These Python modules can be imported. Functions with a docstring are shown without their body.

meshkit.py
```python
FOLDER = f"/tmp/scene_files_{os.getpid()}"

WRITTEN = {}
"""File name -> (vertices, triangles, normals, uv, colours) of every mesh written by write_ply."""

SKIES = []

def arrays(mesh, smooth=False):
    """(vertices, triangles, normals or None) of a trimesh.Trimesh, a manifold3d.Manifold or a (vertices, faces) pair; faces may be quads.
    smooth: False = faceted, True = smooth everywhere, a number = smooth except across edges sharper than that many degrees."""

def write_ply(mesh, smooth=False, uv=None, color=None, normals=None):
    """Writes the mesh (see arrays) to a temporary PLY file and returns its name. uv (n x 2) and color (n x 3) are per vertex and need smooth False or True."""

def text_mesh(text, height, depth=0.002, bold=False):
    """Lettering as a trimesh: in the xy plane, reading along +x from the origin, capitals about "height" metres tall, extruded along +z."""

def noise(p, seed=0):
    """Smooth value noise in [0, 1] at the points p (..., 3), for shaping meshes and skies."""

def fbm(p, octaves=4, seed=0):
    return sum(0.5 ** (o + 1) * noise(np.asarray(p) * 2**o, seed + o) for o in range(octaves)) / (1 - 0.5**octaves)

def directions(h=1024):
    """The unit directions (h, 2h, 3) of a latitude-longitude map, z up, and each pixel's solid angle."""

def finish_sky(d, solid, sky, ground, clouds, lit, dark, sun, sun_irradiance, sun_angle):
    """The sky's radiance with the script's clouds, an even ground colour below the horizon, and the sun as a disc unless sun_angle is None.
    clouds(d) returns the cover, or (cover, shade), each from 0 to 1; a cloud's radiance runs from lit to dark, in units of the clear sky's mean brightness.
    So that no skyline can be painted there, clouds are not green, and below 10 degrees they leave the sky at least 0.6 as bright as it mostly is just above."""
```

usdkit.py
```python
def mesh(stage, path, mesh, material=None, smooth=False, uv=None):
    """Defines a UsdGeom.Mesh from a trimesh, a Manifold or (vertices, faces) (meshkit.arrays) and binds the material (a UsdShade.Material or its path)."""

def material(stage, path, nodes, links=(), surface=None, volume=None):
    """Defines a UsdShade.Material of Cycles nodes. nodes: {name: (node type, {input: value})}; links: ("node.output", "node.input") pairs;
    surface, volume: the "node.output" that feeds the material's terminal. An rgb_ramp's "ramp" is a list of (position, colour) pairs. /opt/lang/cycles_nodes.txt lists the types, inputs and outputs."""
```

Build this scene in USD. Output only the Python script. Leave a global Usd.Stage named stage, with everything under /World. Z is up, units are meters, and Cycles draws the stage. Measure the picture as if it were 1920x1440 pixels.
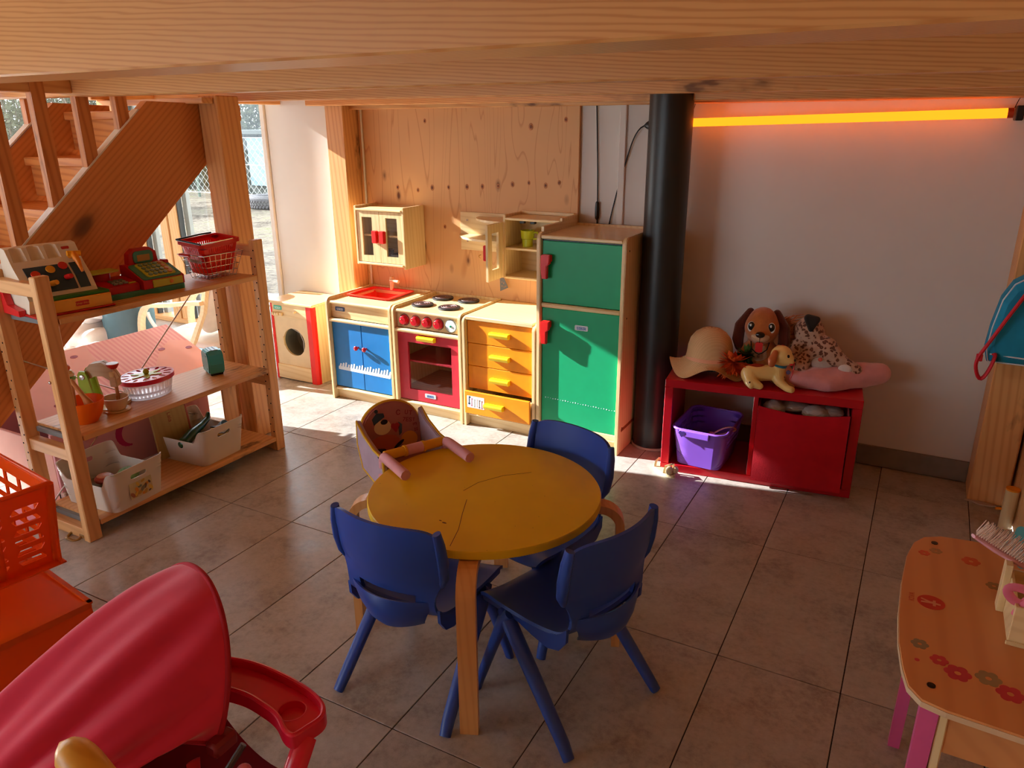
import math, random
import numpy as np
import trimesh
import manifold3d as m3
from shapely.geometry import Polygon, Point, box as sbox
from shapely import affinity
from shapely.ops import unary_union
import usdkit, meshkit
from pxr import Usd, UsdGeom, UsdLux, UsdShade, Gf, Sdf

stage = Usd.Stage.CreateInMemory()
UsdGeom.SetStageUpAxis(stage, 'Z')
UsdGeom.SetStageMetersPerUnit(stage, 1.0)
UsdGeom.Xform.Define(stage, '/World')
UsdGeom.Scope.Define(stage, '/World/Looks')
rng = random.Random(7)
nrng = np.random.default_rng(7)

# ------------------------------------------------------------------ camera
CAM_H, CAM_F = 1.4, 1412.094
PITCH, ROLL, YAW = 0.331726, -0.006117, -0.498943
fwd = np.array([math.sin(YAW)*math.cos(PITCH), math.cos(YAW)*math.cos(PITCH), -math.sin(PITCH)])
rgt = np.array([math.cos(YAW), -math.sin(YAW), 0.0]); upv = np.cross(rgt, fwd)
cr, sr = math.cos(ROLL), math.sin(ROLL)
rgt, upv = cr*rgt + sr*upv, -sr*rgt + cr*upv
cam = UsdGeom.Camera.Define(stage, '/World/camera')
cam.CreateHorizontalApertureAttr(36.0)
cam.CreateVerticalApertureAttr(27.0)
cam.CreateFocalLengthAttr(36.0*CAM_F/1920)
cam.CreateClippingRangeAttr(Gf.Vec2f(0.05, 500))
cam.CreateExposureAttr(0.32)
M = Gf.Matrix4d(1.0)
for i, v in enumerate((rgt, upv, -fwd)):
    M.SetRow(i, Gf.Vec4d(*map(float, v), 0))
M.SetRow(3, Gf.Vec4d(0, 0, CAM_H, 1))
cam.AddTransformOp().Set(M)

# ------------------------------------------------------------------ sky and sun
SUN_DIR = np.array([1.0, 0.195, -0.475]); SUN_DIR /= np.linalg.norm(SUN_DIR)
SUN_POWER, SKY_POWER = 3.7, 1.6
sun = UsdLux.DistantLight.Define(stage, '/World/sun')
sun.CreateIntensityAttr(SUN_POWER); sun.CreateAngleAttr(0.6); sun.CreateNormalizeAttr(True)
sun.CreateColorAttr(Gf.Vec3f(0.985, 0.99, 1.0))
z = -SUN_DIR; x = np.cross([0, 0, 1.0], z); x /= np.linalg.norm(x); y = np.cross(z, x)
S = Gf.Matrix4d(1.0)
for i, v in enumerate((x, y, z)):
    S.SetRow(i, Gf.Vec4d(*map(float, v), 0))
sun.AddTransformOp().Set(S)
sky = UsdLux.DomeLight.Define(stage, '/World/sky')
sky.CreateIntensityAttr(SKY_POWER)
sky.CreateColorAttr(Gf.Vec3f(0.80, 0.90, 1.0))

# ------------------------------------------------------------------ naming
used = {}
def path_for(name, parent='/World'):
    k = (parent, name); n = used.get(k, 0); used[k] = n + 1
    return parent + '/' + (name if n == 0 else '%s_%03d' % (name, n))

def tag(prim, label=None, cat=None, group=None, kind=None):
    for k, v in (('label', label), ('category', cat), ('group', group), ('kind', kind)):
        if v: prim.SetCustomDataByKey(k, v)
    return prim

def ppath(p):
    return '/World' if p is None else str(p.GetPath())

def thing(name, label=None, cat=None, loc=(0, 0, 0), rotz=0.0, group=None, kind=None, rot=None):
    x = UsdGeom.Xform.Define(stage, path_for(name))
    x.AddTranslateOp().Set(Gf.Vec3d(*map(float, loc)))
    if rot is not None: x.AddRotateXYZOp().Set(Gf.Vec3f(*map(float, rot)))
    elif rotz: x.AddRotateZOp().Set(float(rotz))
    return tag(x.GetPrim(), label, cat, group, kind)

def part(parent, name, mesh, m, label=None, kind=None, smooth=35, loc=None, cat=None, group=None):
    if isinstance(mesh, MB): mesh = mesh.mesh()
    p = usdkit.mesh(stage, path_for(name, ppath(parent)), mesh, m, smooth=smooth)
    if loc is not None: p.AddTranslateOp().Set(Gf.Vec3d(*map(float, loc)))
    return tag(p.GetPrim(), label, cat, group, kind)

def copy(src, loc, rotz=0.0, label=None, group=None, name=None):
    was = src.GetCustomData()
    t = thing(name or src.GetName().rsplit('_0', 1)[0], label or was.get('label'), was.get('category'), loc, rotz, group or was.get('group'))
    t.GetReferences().AddInternalReference(src.GetPath())
    t.SetInstanceable(True)
    return t

# ------------------------------------------------------------------ mesh helpers
def _chamfer_template():
    sg = [(sx, sy, sz) for sx in (-1, 1) for sy in (-1, 1) for sz in (-1, 1)]
    V = []
    for s_ in sg:
        for k in range(3):
            p = np.array(s_, float); q = np.array([.8, .8, .8]); q[k] = 1.0
            V.append(p*q)
    h = m3.Manifold.hull_points(np.array(V)).to_mesh()
    vv, ff = np.array(h.vert_properties[:, :3], float), np.array(h.tri_verts, int)
    return vv, ff
_CV, _CF = _chamfer_template()
_BF = np.array([[0,1,3],[0,3,2],[4,6,7],[4,7,5],[0,4,5],[0,5,1],[2,3,7],[2,7,6],[0,2,6],[0,6,4],[1,5,7],[1,7,3]])

def R3(axis, deg):
    return trimesh.transformations.rotation_matrix(math.radians(deg), axis)

class MB:
    def __init__(self): self.v, self.f, self.n = [], [], 0
    def raw(self, v, f):
        v = np.asarray(v, float); f = np.asarray(f, int)
        if f.shape[1] == 4: f = np.vstack([f[:, [0,1,2]], f[:, [0,2,3]]])
        self.v.append(v); self.f.append(f + self.n); self.n += len(v); return self
    def add(self, m, T=None):
        if isinstance(m, MB): m = m.mesh()
        if hasattr(m, 'to_mesh'):
            q = m.to_mesh(); v, f = np.array(q.vert_properties[:, :3], float), np.array(q.tri_verts, int)
        elif isinstance(m, (tuple, list)): v, f = np.asarray(m[0], float), np.asarray(m[1], int)
        else: v, f = np.array(m.vertices), np.array(m.faces)
        if T is not None: v = v @ T[:3, :3].T + T[:3, 3]
        return self.raw(v, f)
    def box(self, lo, hi, bev=0.002, T=None):
        lo, hi = np.minimum(lo, hi).astype(float), np.maximum(lo, hi).astype(float)
        c, h = (lo+hi)/2, (hi-lo)/2
        if bev:
            b = min(bev, h.min()*.9); s = np.sign(_CV); full = np.abs(_CV) > .9
            v = c + s*np.where(full, h, h-b); f = _CF
        else:
            v = np.array([[x, y, z] for x in (lo[0], hi[0]) for y in (lo[1], hi[1]) for z in (lo[2], hi[2])]); f = _BF
        if T is not None: v = v @ T[:3, :3].T + T[:3, 3]
        return self.raw(v, f)
    def tube(self, pts, r, n=10, closed=False, cap=True, flat=None):
        p = np.asarray(pts, float); k = len(p)
        r = np.broadcast_to(np.asarray(r, float), (k,))
        if closed: t = np.roll(p, -1, 0) - np.roll(p, 1, 0)
        else: t = np.gradient(p, axis=0)
        t /= np.linalg.norm(t, axis=1, keepdims=True) + 1e-12
        a = np.zeros_like(p); ref = np.array([0, 0, 1.0]) if abs(t[0, 2]) < .9 else np.array([1.0, 0, 0])
        cur = np.cross(t[0], ref); cur /= np.linalg.norm(cur)
        for i in range(k):
            cur = cur - t[i]*(cur @ t[i]); cur /= np.linalg.norm(cur) + 1e-12; a[i] = cur
        b = np.cross(t, a); th = np.arange(n)*2*np.pi/n
        fl = 1.0 if flat is None else flat
        v = p[:, None] + r[:, None, None]*(np.cos(th)[None, :, None]*a[:, None] + fl*np.sin(th)[None, :, None]*b[:, None])
        F = []; m = k if closed else k-1
        for i in range(m):
            i2 = (i+1) % k
            for j in range(n):
                j2 = (j+1) % n
                F += [[i*n+j, i2*n+j, i2*n+j2], [i*n+j, i2*n+j2, i*n+j2]]
        v = v.reshape(-1, 3)
        if not closed and cap:
            v = np.vstack([v, p[:1], p[-1:]]); c0, c1 = k*n, k*n+1
            for j in range(n):
                j2 = (j+1) % n
                F += [[c0, j, j2], [c1, (k-1)*n+j2, (k-1)*n+j]]
        return self.raw(v, np.array(F)[:, ::-1] if False else np.array(F))
    def cyl(self, p0, p1, r, r2=None, n=20):
        return self.tube([p0, p1], [r, r if r2 is None else r2], n)
    def lathe(self, prof, c=(0, 0, 0), n=32, sx=1.0, sy=1.0, T=None):
        pr = np.asarray(prof, float); k = len(pr); th = np.arange(n)*2*np.pi/n
        v = np.stack([pr[:, 0][:, None]*np.cos(th)*sx, pr[:, 0][:, None]*np.sin(th)*sy, np.broadcast_to(pr[:, 1][:, None], (k, n))], -1).reshape(-1, 3)
        F = []
        for i in range(k-1):
            for j in range(n):
                j2 = (j+1) % n
                F += [[i*n+j, i*n+j2, (i+1)*n+j2], [i*n+j, (i+1)*n+j2, (i+1)*n+j]]
        v = v + np.asarray(c, float)
        if T is not None: v = v @ T[:3, :3].T + T[:3, 3]
        return self.raw(v, np.array(F))
    def prism(self, poly, h0, h1, plane='xy', T=None):
        """extrude a shapely polygon (or point list) between h0 and h1 across the plane"""
        if not hasattr(poly, 'geom_type'): poly = Polygon(poly)
        for g in getattr(poly, 'geoms', [poly]):
            if g.is_empty or g.area < 1e-9: continue
            m = trimesh.creation.extrude_polygon(g, h1-h0, engine='earcut')
            v = np.array(m.vertices); v[:, 2] += h0; f = np.array(m.faces)
            if plane == 'xz': v = v[:, [0, 2, 1]]; f = f[:, ::-1]
            elif plane == 'yz': v = v[:, [2, 0, 1]]
            if T is not None: v = v @ T[:3, :3].T + T[:3, 3]
            self.raw(v, f)
        return self
    def ball(self, c, r, sub=3, T=None):
        m = trimesh.creation.icosphere(sub, 1.0); v = np.array(m.vertices)*np.asarray(r, float)
        if T is not None: v = v @ T[:3, :3].T
        return self.raw(v + np.asarray(c, float), m.faces)
    def mesh(self):
        return trimesh.Trimesh(np.vstack(self.v), np.vstack(self.f), process=False)

def arc(cx, cy, r, a0, a1, n=8):
    return [(cx + r*math.cos(math.radians(a0+(a1-a0)*i/n)), cy + r*math.sin(math.radians(a0+(a1-a0)*i/n))) for i in range(n+1)]

def rrect(x0, y0, x1, y1, r, q=5):
    return sbox(x0+r, y0+r, x1-r, y1-r).buffer(r, quad_segs=q)

def spline(pts, n=40):
    from scipy.interpolate import CubicSpline
    p = np.asarray(pts, float); d = np.r_[0, np.cumsum(np.linalg.norm(np.diff(p, axis=0), axis=1))]
    return CubicSpline(d, p)(np.linspace(0, d[-1], n))

def blob(spheres, links, res=0.012, smooth=12):
    """one smooth body from spheres joined by hulls; spheres: {name: (xyz, r)}"""
    S = {}
    for k, (c, r) in spheres.items():
        S[k] = m3.Manifold.sphere(r, 24).translate(list(map(float, c)))
    out = [m3.Manifold.batch_hull([S[a] for a in l]) for l in links]
    for k in S:
        if not any(k in l for l in links): out.append(S[k])
    m = m3.Manifold.batch_boolean(out, m3.OpType.Add).refine_to_length(res)
    q = m.to_mesh(); t = trimesh.Trimesh(q.vert_properties[:, :3], q.tri_verts, process=True)
    if smooth: trimesh.smoothing.filter_taubin(t, iterations=smooth)
    return t

def tapered_basket(w, d, h, taper=.12, wall=.003, holes=None, r=.02, floor=True):
    """open-topped box, base narrower than rim, centred at the origin, standing on z=0; holes: function(s, z) or None -> built from panels"""
    def ring(s, z, off=0):
        g = rrect(-w/2*s+off, -d/2*s+off, w/2*s-off, d/2*s-off, max(r*s-off, .004), 4)
        c = np.array(g.exterior.coords)[:-1]
        return np.c_[c, np.full(len(c), z)]
    b = MB(); zs = np.linspace(0, h, 6); n = None
    outer = [ring(1-taper*(1-z/h), z) for z in zs]; inner = [ring(1-taper*(1-z/h), z, wall) for z in zs[::-1]]
    inner[-1][:, 2] = wall
    rings = outer + inner; n = len(rings[0])
    F = []
    for i in range(len(rings)-1):
        for j in range(n):
            j2 = (j+1) % n
            F.append([i*n+j, i*n+j2, (i+1)*n+j2, (i+1)*n+j])
    b.raw(np.vstack(rings), F)
    for rg, flip in ((outer[0], True), (inner[-1], False)):
        g = trimesh.creation.triangulate_polygon(Polygon(rg[:, :2]), engine='earcut')
        v = np.c_[g[0], np.full(len(g[0]), rg[0, 2])]
        b.raw(v, g[1][:, ::-1] if flip else g[1])
    return b

# ------------------------------------------------------------------ materials
def srgb(r, g, b):
    def f(c):
        c /= 255.0
        return c/12.92 if c <= .04045 else ((c+.055)/1.055)**2.4
    return (f(r), f(g), f(b))
MATS = {}
def L(name): return '/World/Looks/' + name

def plain(name, col, rough=.45, spec=.5, var=.06, scale=9.0, bump=0.0, metallic=0.0, coat=0.0, sheen=0.0, trans=0.0):
    if name in MATS: return MATS[name]
    c = np.array(col); lo = tuple(np.clip(c*(1-var*1.6), 0, 1)); hi = tuple(np.clip(c*(1+var), 0, 1))
    nodes = {'tc': ('texture_coordinate', {}), 'n': ('noise_texture', {'scale': scale, 'detail': 4.0, 'roughness': .6}),
             'r': ('rgb_ramp', {'ramp': [(.3, lo), (.7, hi)]}),
             'p': ('principled_bsdf', {'roughness': rough, 'specular_ior_level': spec, 'metallic': metallic, 'coat_weight': coat, 'coat_roughness': .15, 'sheen_weight': sheen, 'transmission_weight': trans})}
    links = [('tc.object', 'n.vector'), ('n.fac', 'r.fac'), ('r.color', 'p.base_color')]
    if bump:
        nodes['n2'] = ('noise_texture', {'scale': scale*14, 'detail': 3.0}); nodes['b'] = ('bump', {'strength': bump, 'distance': .002})
        links += [('tc.object', 'n2.vector'), ('n2.fac', 'b.height'), ('b.normal', 'p.normal')]
    MATS[name] = usdkit.material(stage, L(name), nodes, links, surface='p.BSDF'); return MATS[name]

def wood(name, base, dark, axis='x', fine=1.0, knots=True, ksc=1.0, rough=.42, amount=.55, spec=.4, coat=.0, grain_scale=1.0, vein=0.0):
    """boards of soft wood: grain lines along the axis, slow tone drift, a few dark knots; varies from board to board"""
    key = name + '_' + axis
    if key in MATS: return MATS[key]
    al, ac = .07, 1.0
    sc = {'x': (al, ac, ac), 'y': (ac, al, ac), 'z': (ac, ac, al)}[axis]
    kc = {'x': (1.6, 4.2, 4.2), 'y': (4.2, 1.6, 4.2), 'z': (4.2, 4.2, 1.6)}[axis]
    nodes = {'tc': ('texture_coordinate', {}), 'oi': ('object_info', {}),
        'off': ('vector_math', {'math_type': 'scale', 'vector1': (7.3, 3.1, 5.7)}),
        'sum': ('vector_math', {'math_type': 'add'}),
        'm': ('mapping', {'scale': sc}), 'mk': ('mapping', {'scale': tuple(k_*ksc for k_ in kc)}),
        'nw': ('noise_texture', {'scale': 3.0*fine, 'detail': 2.0}),
        'w': ('wave_texture', {'wave_type': 'bands', 'bands_direction': 'diagonal', 'scale': 24.0*grain_scale*fine, 'distortion': 3.4, 'detail': 2.0, 'detail_scale': .9}),
        'nf': ('noise_texture', {'scale': 240.0*fine, 'detail': 2.0}),
        'nl': ('noise_texture', {'scale': 5.0, 'detail': 2.0}),
        'rg': ('rgb_ramp', {'ramp': [(0.0, (0, 0, 0)), (.55, (.15,)*3), (.85, (.75,)*3), (1.0, (1, 1, 1))]}),
        'c1': ('mix_color', {'blend_type': 'mix', 'a': tuple(base), 'b': tuple(dark)}),
        'ga': ('math', {'math_type': 'multiply', 'value2': amount}),
        'hv': ('hsv', {'hue': .5, 'saturation': 1.0}),
        'vv': ('math', {'math_type': 'multiply_add', 'value2': .34, 'value3': .82}),
        'p': ('principled_bsdf', {'roughness': rough, 'specular_ior_level': spec, 'coat_weight': coat, 'coat_roughness': .2})}
    links = [('oi.random', 'off.scale'), ('tc.object', 'sum.vector1'), ('off.vector', 'sum.vector2'), ('sum.vector', 'm.vector'), ('sum.vector', 'mk.vector'),
        ('m.vector', 'w.vector'), ('m.vector', 'nf.vector'), ('m.vector', 'nl.vector'), ('w.fac', 'rg.fac'), ('rg.color', 'ga.value1'), ('ga.value', 'c1.fac'),
        ('nl.fac', 'vv.value1'), ('vv.value', 'hv.value'), ('c1.result', 'hv.color')]
    last = 'hv.color'
    if knots:
        nodes['vk'] = ('voronoi_texture', {'scale': 1.0, 'randomness': 1.0})
        nodes['rk'] = ('rgb_ramp', {'ramp': [(0.0, (1, 1, 1)), (.06, (.85,)*3), (.10, (.35,)*3), (.2, (.0,)*3)]})
        nodes['ck'] = ('mix_color', {'blend_type': 'mix', 'b': tuple(np.array(dark)*.28)})
        nodes['nk'] = ('noise_texture', {'scale': 9.0, 'detail': 2.0}); nodes['ak'] = ('vector_math', {'math_type': 'multiply_add', 'vector2': (.5, .5, .5)})
        links += [('mk.vector', 'nk.vector'), ('nk.color', 'ak.vector1'), ('mk.vector', 'ak.vector3'), ('ak.vector', 'vk.vector'), ('vk.distance', 'rk.fac'), ('rk.color', 'ck.fac'), (last, 'ck.a')]
        last = 'ck.result'
    links += [(last, 'p.base_color')]
    nodes['b'] = ('bump', {'strength': .12, 'distance': .001}); links += [('nf.fac', 'b.height'), ('b.normal', 'p.normal')]
    MATS[key] = usdkit.material(stage, L(key), nodes, links, surface='p.BSDF'); return MATS[key]

PINE, PINE_D = srgb(238, 178, 112), srgb(204, 122, 58)
BIRCH, BIRCH_D = srgb(240, 212, 160), srgb(216, 176, 116)
def pine(a): return wood('pine', PINE, PINE_D, a, amount=.42)
def beamwood(a): return wood('beam_pine', PINE, PINE_D, a, amount=.5, grain_scale=3.0, ksc=.62)
def pinepale(a): return wood('pine_pale', srgb(230, 176, 116), srgb(202, 136, 80), a, amount=.42)
def birch(a): return wood('birch', BIRCH, BIRCH_D, a, knots=False, amount=.35, rough=.35, coat=.15)

def translucent(name, col, fac=.3, rough=.35):
    if name in MATS: return MATS[name]
    MATS[name] = usdkit.material(stage, L(name), {'p': ('principled_bsdf', {'base_color': tuple(col), 'roughness': rough}), 't': ('translucent_bsdf', {'color': tuple(col)}), 'm': ('mix_closure', {'fac': fac})}, [('p.BSDF', 'm.closure1'), ('t.BSDF', 'm.closure2')], surface='m.closure'); return MATS[name]

def glass_pane(name='window_glass'):
    if name in MATS: return MATS[name]
    MATS[name] = usdkit.material(stage, L(name), {'t': ('transparent_bsdf', {'color': (.96, .975, .975)}), 'g': ('glossy_bsdf', {'roughness': .01, 'color': (1, 1, 1)}), 'lw': ('layer_weight', {'blend': .5}), 'pw': ('math', {'math_type': 'power', 'value2': 4.0}), 'f': ('math', {'math_type': 'multiply_add', 'value2': .55, 'value3': .025}), 'm': ('mix_closure', {})},
        [('lw.facing', 'pw.value1'), ('pw.value', 'f.value1'), ('f.value', 'm.fac'), ('t.BSDF', 'm.closure1'), ('g.BSDF', 'm.closure2')], surface='m.closure'); return MATS[name]

WHITE_WALL = plain('white_wall_paint', srgb(226, 220, 212), rough=.8, spec=.2, var=.02, scale=3, bump=.15)
BLACK = plain('black_plastic', (.008, .008, .009), rough=.4)
STEEL = plain('bright_steel', (.62, .61, .6), rough=.22, metallic=1.0, var=.03)
RED = plain('red_plastic', srgb(222, 26, 22), rough=.32)
YELLOW = plain('yellow_plastic', srgb(250, 218, 20), rough=.35)
WHITEP = plain('white_plastic', srgb(232, 228, 220), rough=.4, var=.02)
# ================================================================== THE ROOM
XL, XR, YB, YF, ZR = -7.0, 0.44, 3.34, -1.7, 3.35
# ---- floor: separate tiles over a grout bed
TILE = usdkit.material(stage, L('floor_tile'), {
    'tc': ('texture_coordinate', {}), 'oi': ('object_info', {}), 'off': ('vector_math', {'math_type': 'scale', 'vector1': (11.0, 7.0, 3.0)}), 'sum': ('vector_math', {'math_type': 'add'}),
    'n1': ('noise_texture', {'scale': 6.0, 'detail': 6.0, 'roughness': .65}), 'n2': ('noise_texture', {'scale': 55.0, 'detail': 5.0, 'roughness': .7}),
    'mm': ('mix_float', {'fac': .45}),
    'r': ('rgb_ramp', {'ramp': [(.32, srgb(142, 132, 122)), (.5, srgb(178, 169, 159)), (.68, srgb(196, 188, 180))]}),
    'rr': ('map_range', {'from_min': .3, 'from_max': .7, 'to_min': .25, 'to_max': .42}),
    'b': ('bump', {'strength': .08, 'distance': .002}), 'p': ('principled_bsdf', {'specular_ior_level': .55})},
    [('tc.object', 'sum.vector1'), ('oi.random', 'off.scale'), ('off.vector', 'sum.vector2'), ('sum.vector', 'n1.vector'), ('sum.vector', 'n2.vector'),
     ('n1.fac', 'mm.a'), ('n2.fac', 'mm.b'), ('mm.result', 'r.fac'), ('r.color', 'p.base_color'), ('n1.fac', 'rr.value'), ('rr.result', 'p.roughness'), ('n2.fac', 'b.height'), ('b.normal', 'p.normal')], surface='p.BSDF')
GROUT = plain('grout', srgb(70, 60, 54), rough=.9, spec=.1)
floor = thing('floor', 'grey stone-look floor tiles laid in straight rows', 'floor', kind='structure')
part(floor, 'grout_bed', MB().box((XL, YF, -.03), (XR, 3.72, -.0025), 0), GROUT, smooth=False)
TW, TL = .3179, .6460
for i in range(-20, 4):
    for j in range(-2, 7):
        x0, x1 = -.6498 + TW*i, -.6498 + TW*(i+1)
        y1, y0 = 2.4429 - TL*j, 2.4429 - TL*(j+1)
        x0, x1, y0, y1 = max(x0, XL), min(x1, XR), max(y0, YF), min(y1, 3.72)
        if x1-x0 < .03 or y1-y0 < .03: continue
        part(floor, 'tile', MB().box((x0+.0014, y0+.0014, -.012), (x1-.0014, y1-.0014, 0), .001), TILE, smooth=False)

# ---- back wall with its white panels, cover strips and plywood sheet
wall_back = thing('wall_back', 'white back wall of panels and plywood behind the toy kitchen', 'wall', kind='structure')
part(wall_back, 'wall_panel', MB().box((-1.46, YB, 0), (XR+.1, YB+.12, 1.9), 0), WHITE_WALL, smooth=False)
part(wall_back, 'wall_panel', MB().box((-3.39, YB-.02, 0), (-2.86, YB+.12, 1.9), .002), WHITE_WALL, smooth=False)
part(wall_back, 'wall_panel', MB().box((-2.86, YB, 0), (-1.46, YB+.12, 1.9), 0), WHITE_WALL, smooth=False)
part(wall_back, 'cover_strip', MB().box((-1.262, YB-.014, 0), (-1.232, YB, 1.6), .002), WHITE_WALL, smooth=False)
part(wall_back, 'corner_trim', MB().box((-3.425, YB-.035, 0), (-3.392, YB+.12, 1.9), .003), WHITE_WALL, smooth=False)
part(wall_back, 'cover_strip', MB().box((-2.862, YB-.03, 0), (-2.853, YB, 1.6), .001), WHITE_WALL, smooth=False)
PLY = usdkit.material(stage, L('plywood_sheet'), {
    'tc': ('texture_coordinate', {}), 'm': ('mapping', {'scale': (1.0, 1.0, .13)}), 'mk': ('mapping', {'scale': (7.0, 1.0, 3.6)}),
    'nw': ('noise_texture', {'scale': 4.5, 'detail': 2.0, 'distortion': .6}), 'w': ('math', {'math_type': 'multiply', 'value2': 15.0}), 'fr': ('math', {'math_type': 'fraction'}),
    'rl': ('rgb_ramp', {'ramp': [(0, (0, 0, 0)), (.84, (0, 0, 0)), (.95, (1, 1, 1)), (1.0, (0, 0, 0))]}),
    'lf': ('math', {'math_type': 'multiply', 'value2': .5}),
    'c': ('mix_color', {'a': srgb(226, 172, 116), 'b': srgb(186, 118, 64)}),
    'nl': ('noise_texture', {'scale': 2.2, 'detail': 3.0}), 'vv': ('math', {'math_type': 'multiply_add', 'value2': .3, 'value3': .84}), 'hv': ('hsv', {}),
    'vk': ('voronoi_texture', {'scale': 1.0, 'dimensions': '3D'}), 'rk': ('rgb_ramp', {'ramp': [(0, (1, 1, 1)), (.05, (.9,)*3), (.085, (.3,)*3), (.14, (0,)*3)]}), 'ck': ('mix_color', {'b': srgb(92, 40, 14)}),
    'p': ('principled_bsdf', {'roughness': .5, 'specular_ior_level': .3})},
    [('tc.object', 'm.vector'), ('m.vector', 'nw.vector'), ('nw.fac', 'w.value1'), ('w.value', 'fr.value1'), ('fr.value', 'rl.fac'), ('rl.color', 'lf.value1'), ('lf.value', 'c.fac'),
     ('tc.object', 'nl.vector'), ('nl.fac', 'vv.value1'), ('vv.value', 'hv.value'), ('c.result', 'hv.color'), ('tc.object', 'mk.vector'), ('mk.vector', 'vk.vector'), ('vk.distance', 'rk.fac'), ('rk.color', 'ck.fac'), ('hv.color', 'ck.a'), ('ck.result', 'p.base_color')], surface='p.BSDF')
part(wall_back, 'plywood_sheet', MB().box((-2.728, YB-.02, .02), (-1.452, YB-.002, 1.60), .001), PLY, label='plywood sheet with wavy grain and a row of knots', smooth=False)
KNOT = plain('plywood_knot', srgb(124, 66, 32), rough=.6, var=.3, scale=60)
KNOTR = plain('plywood_knot_rim', srgb(196, 126, 72), rough=.6, var=.15, scale=50)
for k, (kx, kz) in enumerate([(-2.49, 1.09), (-2.36, 1.08), (-2.27, 1.095), (-2.17, 1.10), (-2.06, 1.105), (-1.97, 1.11), (-1.88, 1.115), (-1.80, 1.125), (-1.71, 1.135), (-1.62, 1.125), (-1.55, 1.14), (-2.20, .90), (-1.98, .94), (-1.70, 1.39), (-2.3, 1.42), (-1.52, 1.42)]):
    r_ = .0055 + .0035*rng.random()
    kk = part(wall_back, 'plywood_knot', MB().lathe([(.0001, .0012), (r_*1.7, .0010), (r_*2.0, 0)], n=14, sx=.75, T=trimesh.transformations.translation_matrix((kx, YB-.0200, kz)) @ R3([1, 0, 0], 90)), KNOTR)
    part(kk, 'knot_heart', MB().lathe([(.0001, .0020), (r_*.9, .0018), (r_*1.1, 0)], n=12, sx=.8, T=trimesh.transformations.translation_matrix((kx, YB-.0200, kz)) @ R3([1, 0, 0], 90)), KNOT)
DPIPE = plain('cable_white', srgb(228, 220, 205), rough=.5)
part(wall_back, 'cable', MB().tube([(-2.70, YB-.028, 1.49), (-2.70, YB-.028, .5)], .006, 8), DPIPE, label='thin white cable down the edge of the plywood')

wall_left = thing('wall_left', 'white left wall beside the tall window', 'wall', kind='structure')
for lo, hi in (((XL-.15, YF, 0), (XL, -1.0, ZR)), ((XL-.15, 1.42, 0), (XL, 1.48, ZR)), ((XL-.15, -1.0, 2.0), (XL, 1.42, ZR)), ((XL-.15, 2.56, 0), (XL, 3.8, ZR)), ((XL-.15, -1.0, 0), (XL, .35, .8))):
    part(wall_left, 'wall_panel', MB().box(lo, hi, 0), WHITE_WALL, smooth=False)
wall_right = thing('wall_right', 'wood-panelled wall on the right', 'wall', kind='structure')
yy = YF
while yy < 3.34:
    y2 = min(yy+.14, 3.34)
    part(wall_right, 'panel_board', MB().box((XR, yy+.001, 0), (XR+.03, y2-.001, 1.7), .002), pinepale('z'), smooth=False); yy = y2
part(wall_right, 'wall_core', MB().box((XR+.03, YF, 0), (XR+.12, YB+.12, ZR), 0), WHITE_WALL, smooth=False)
wall_front = thing('wall_front', 'white wall behind the camera', 'wall', kind='structure')
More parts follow.
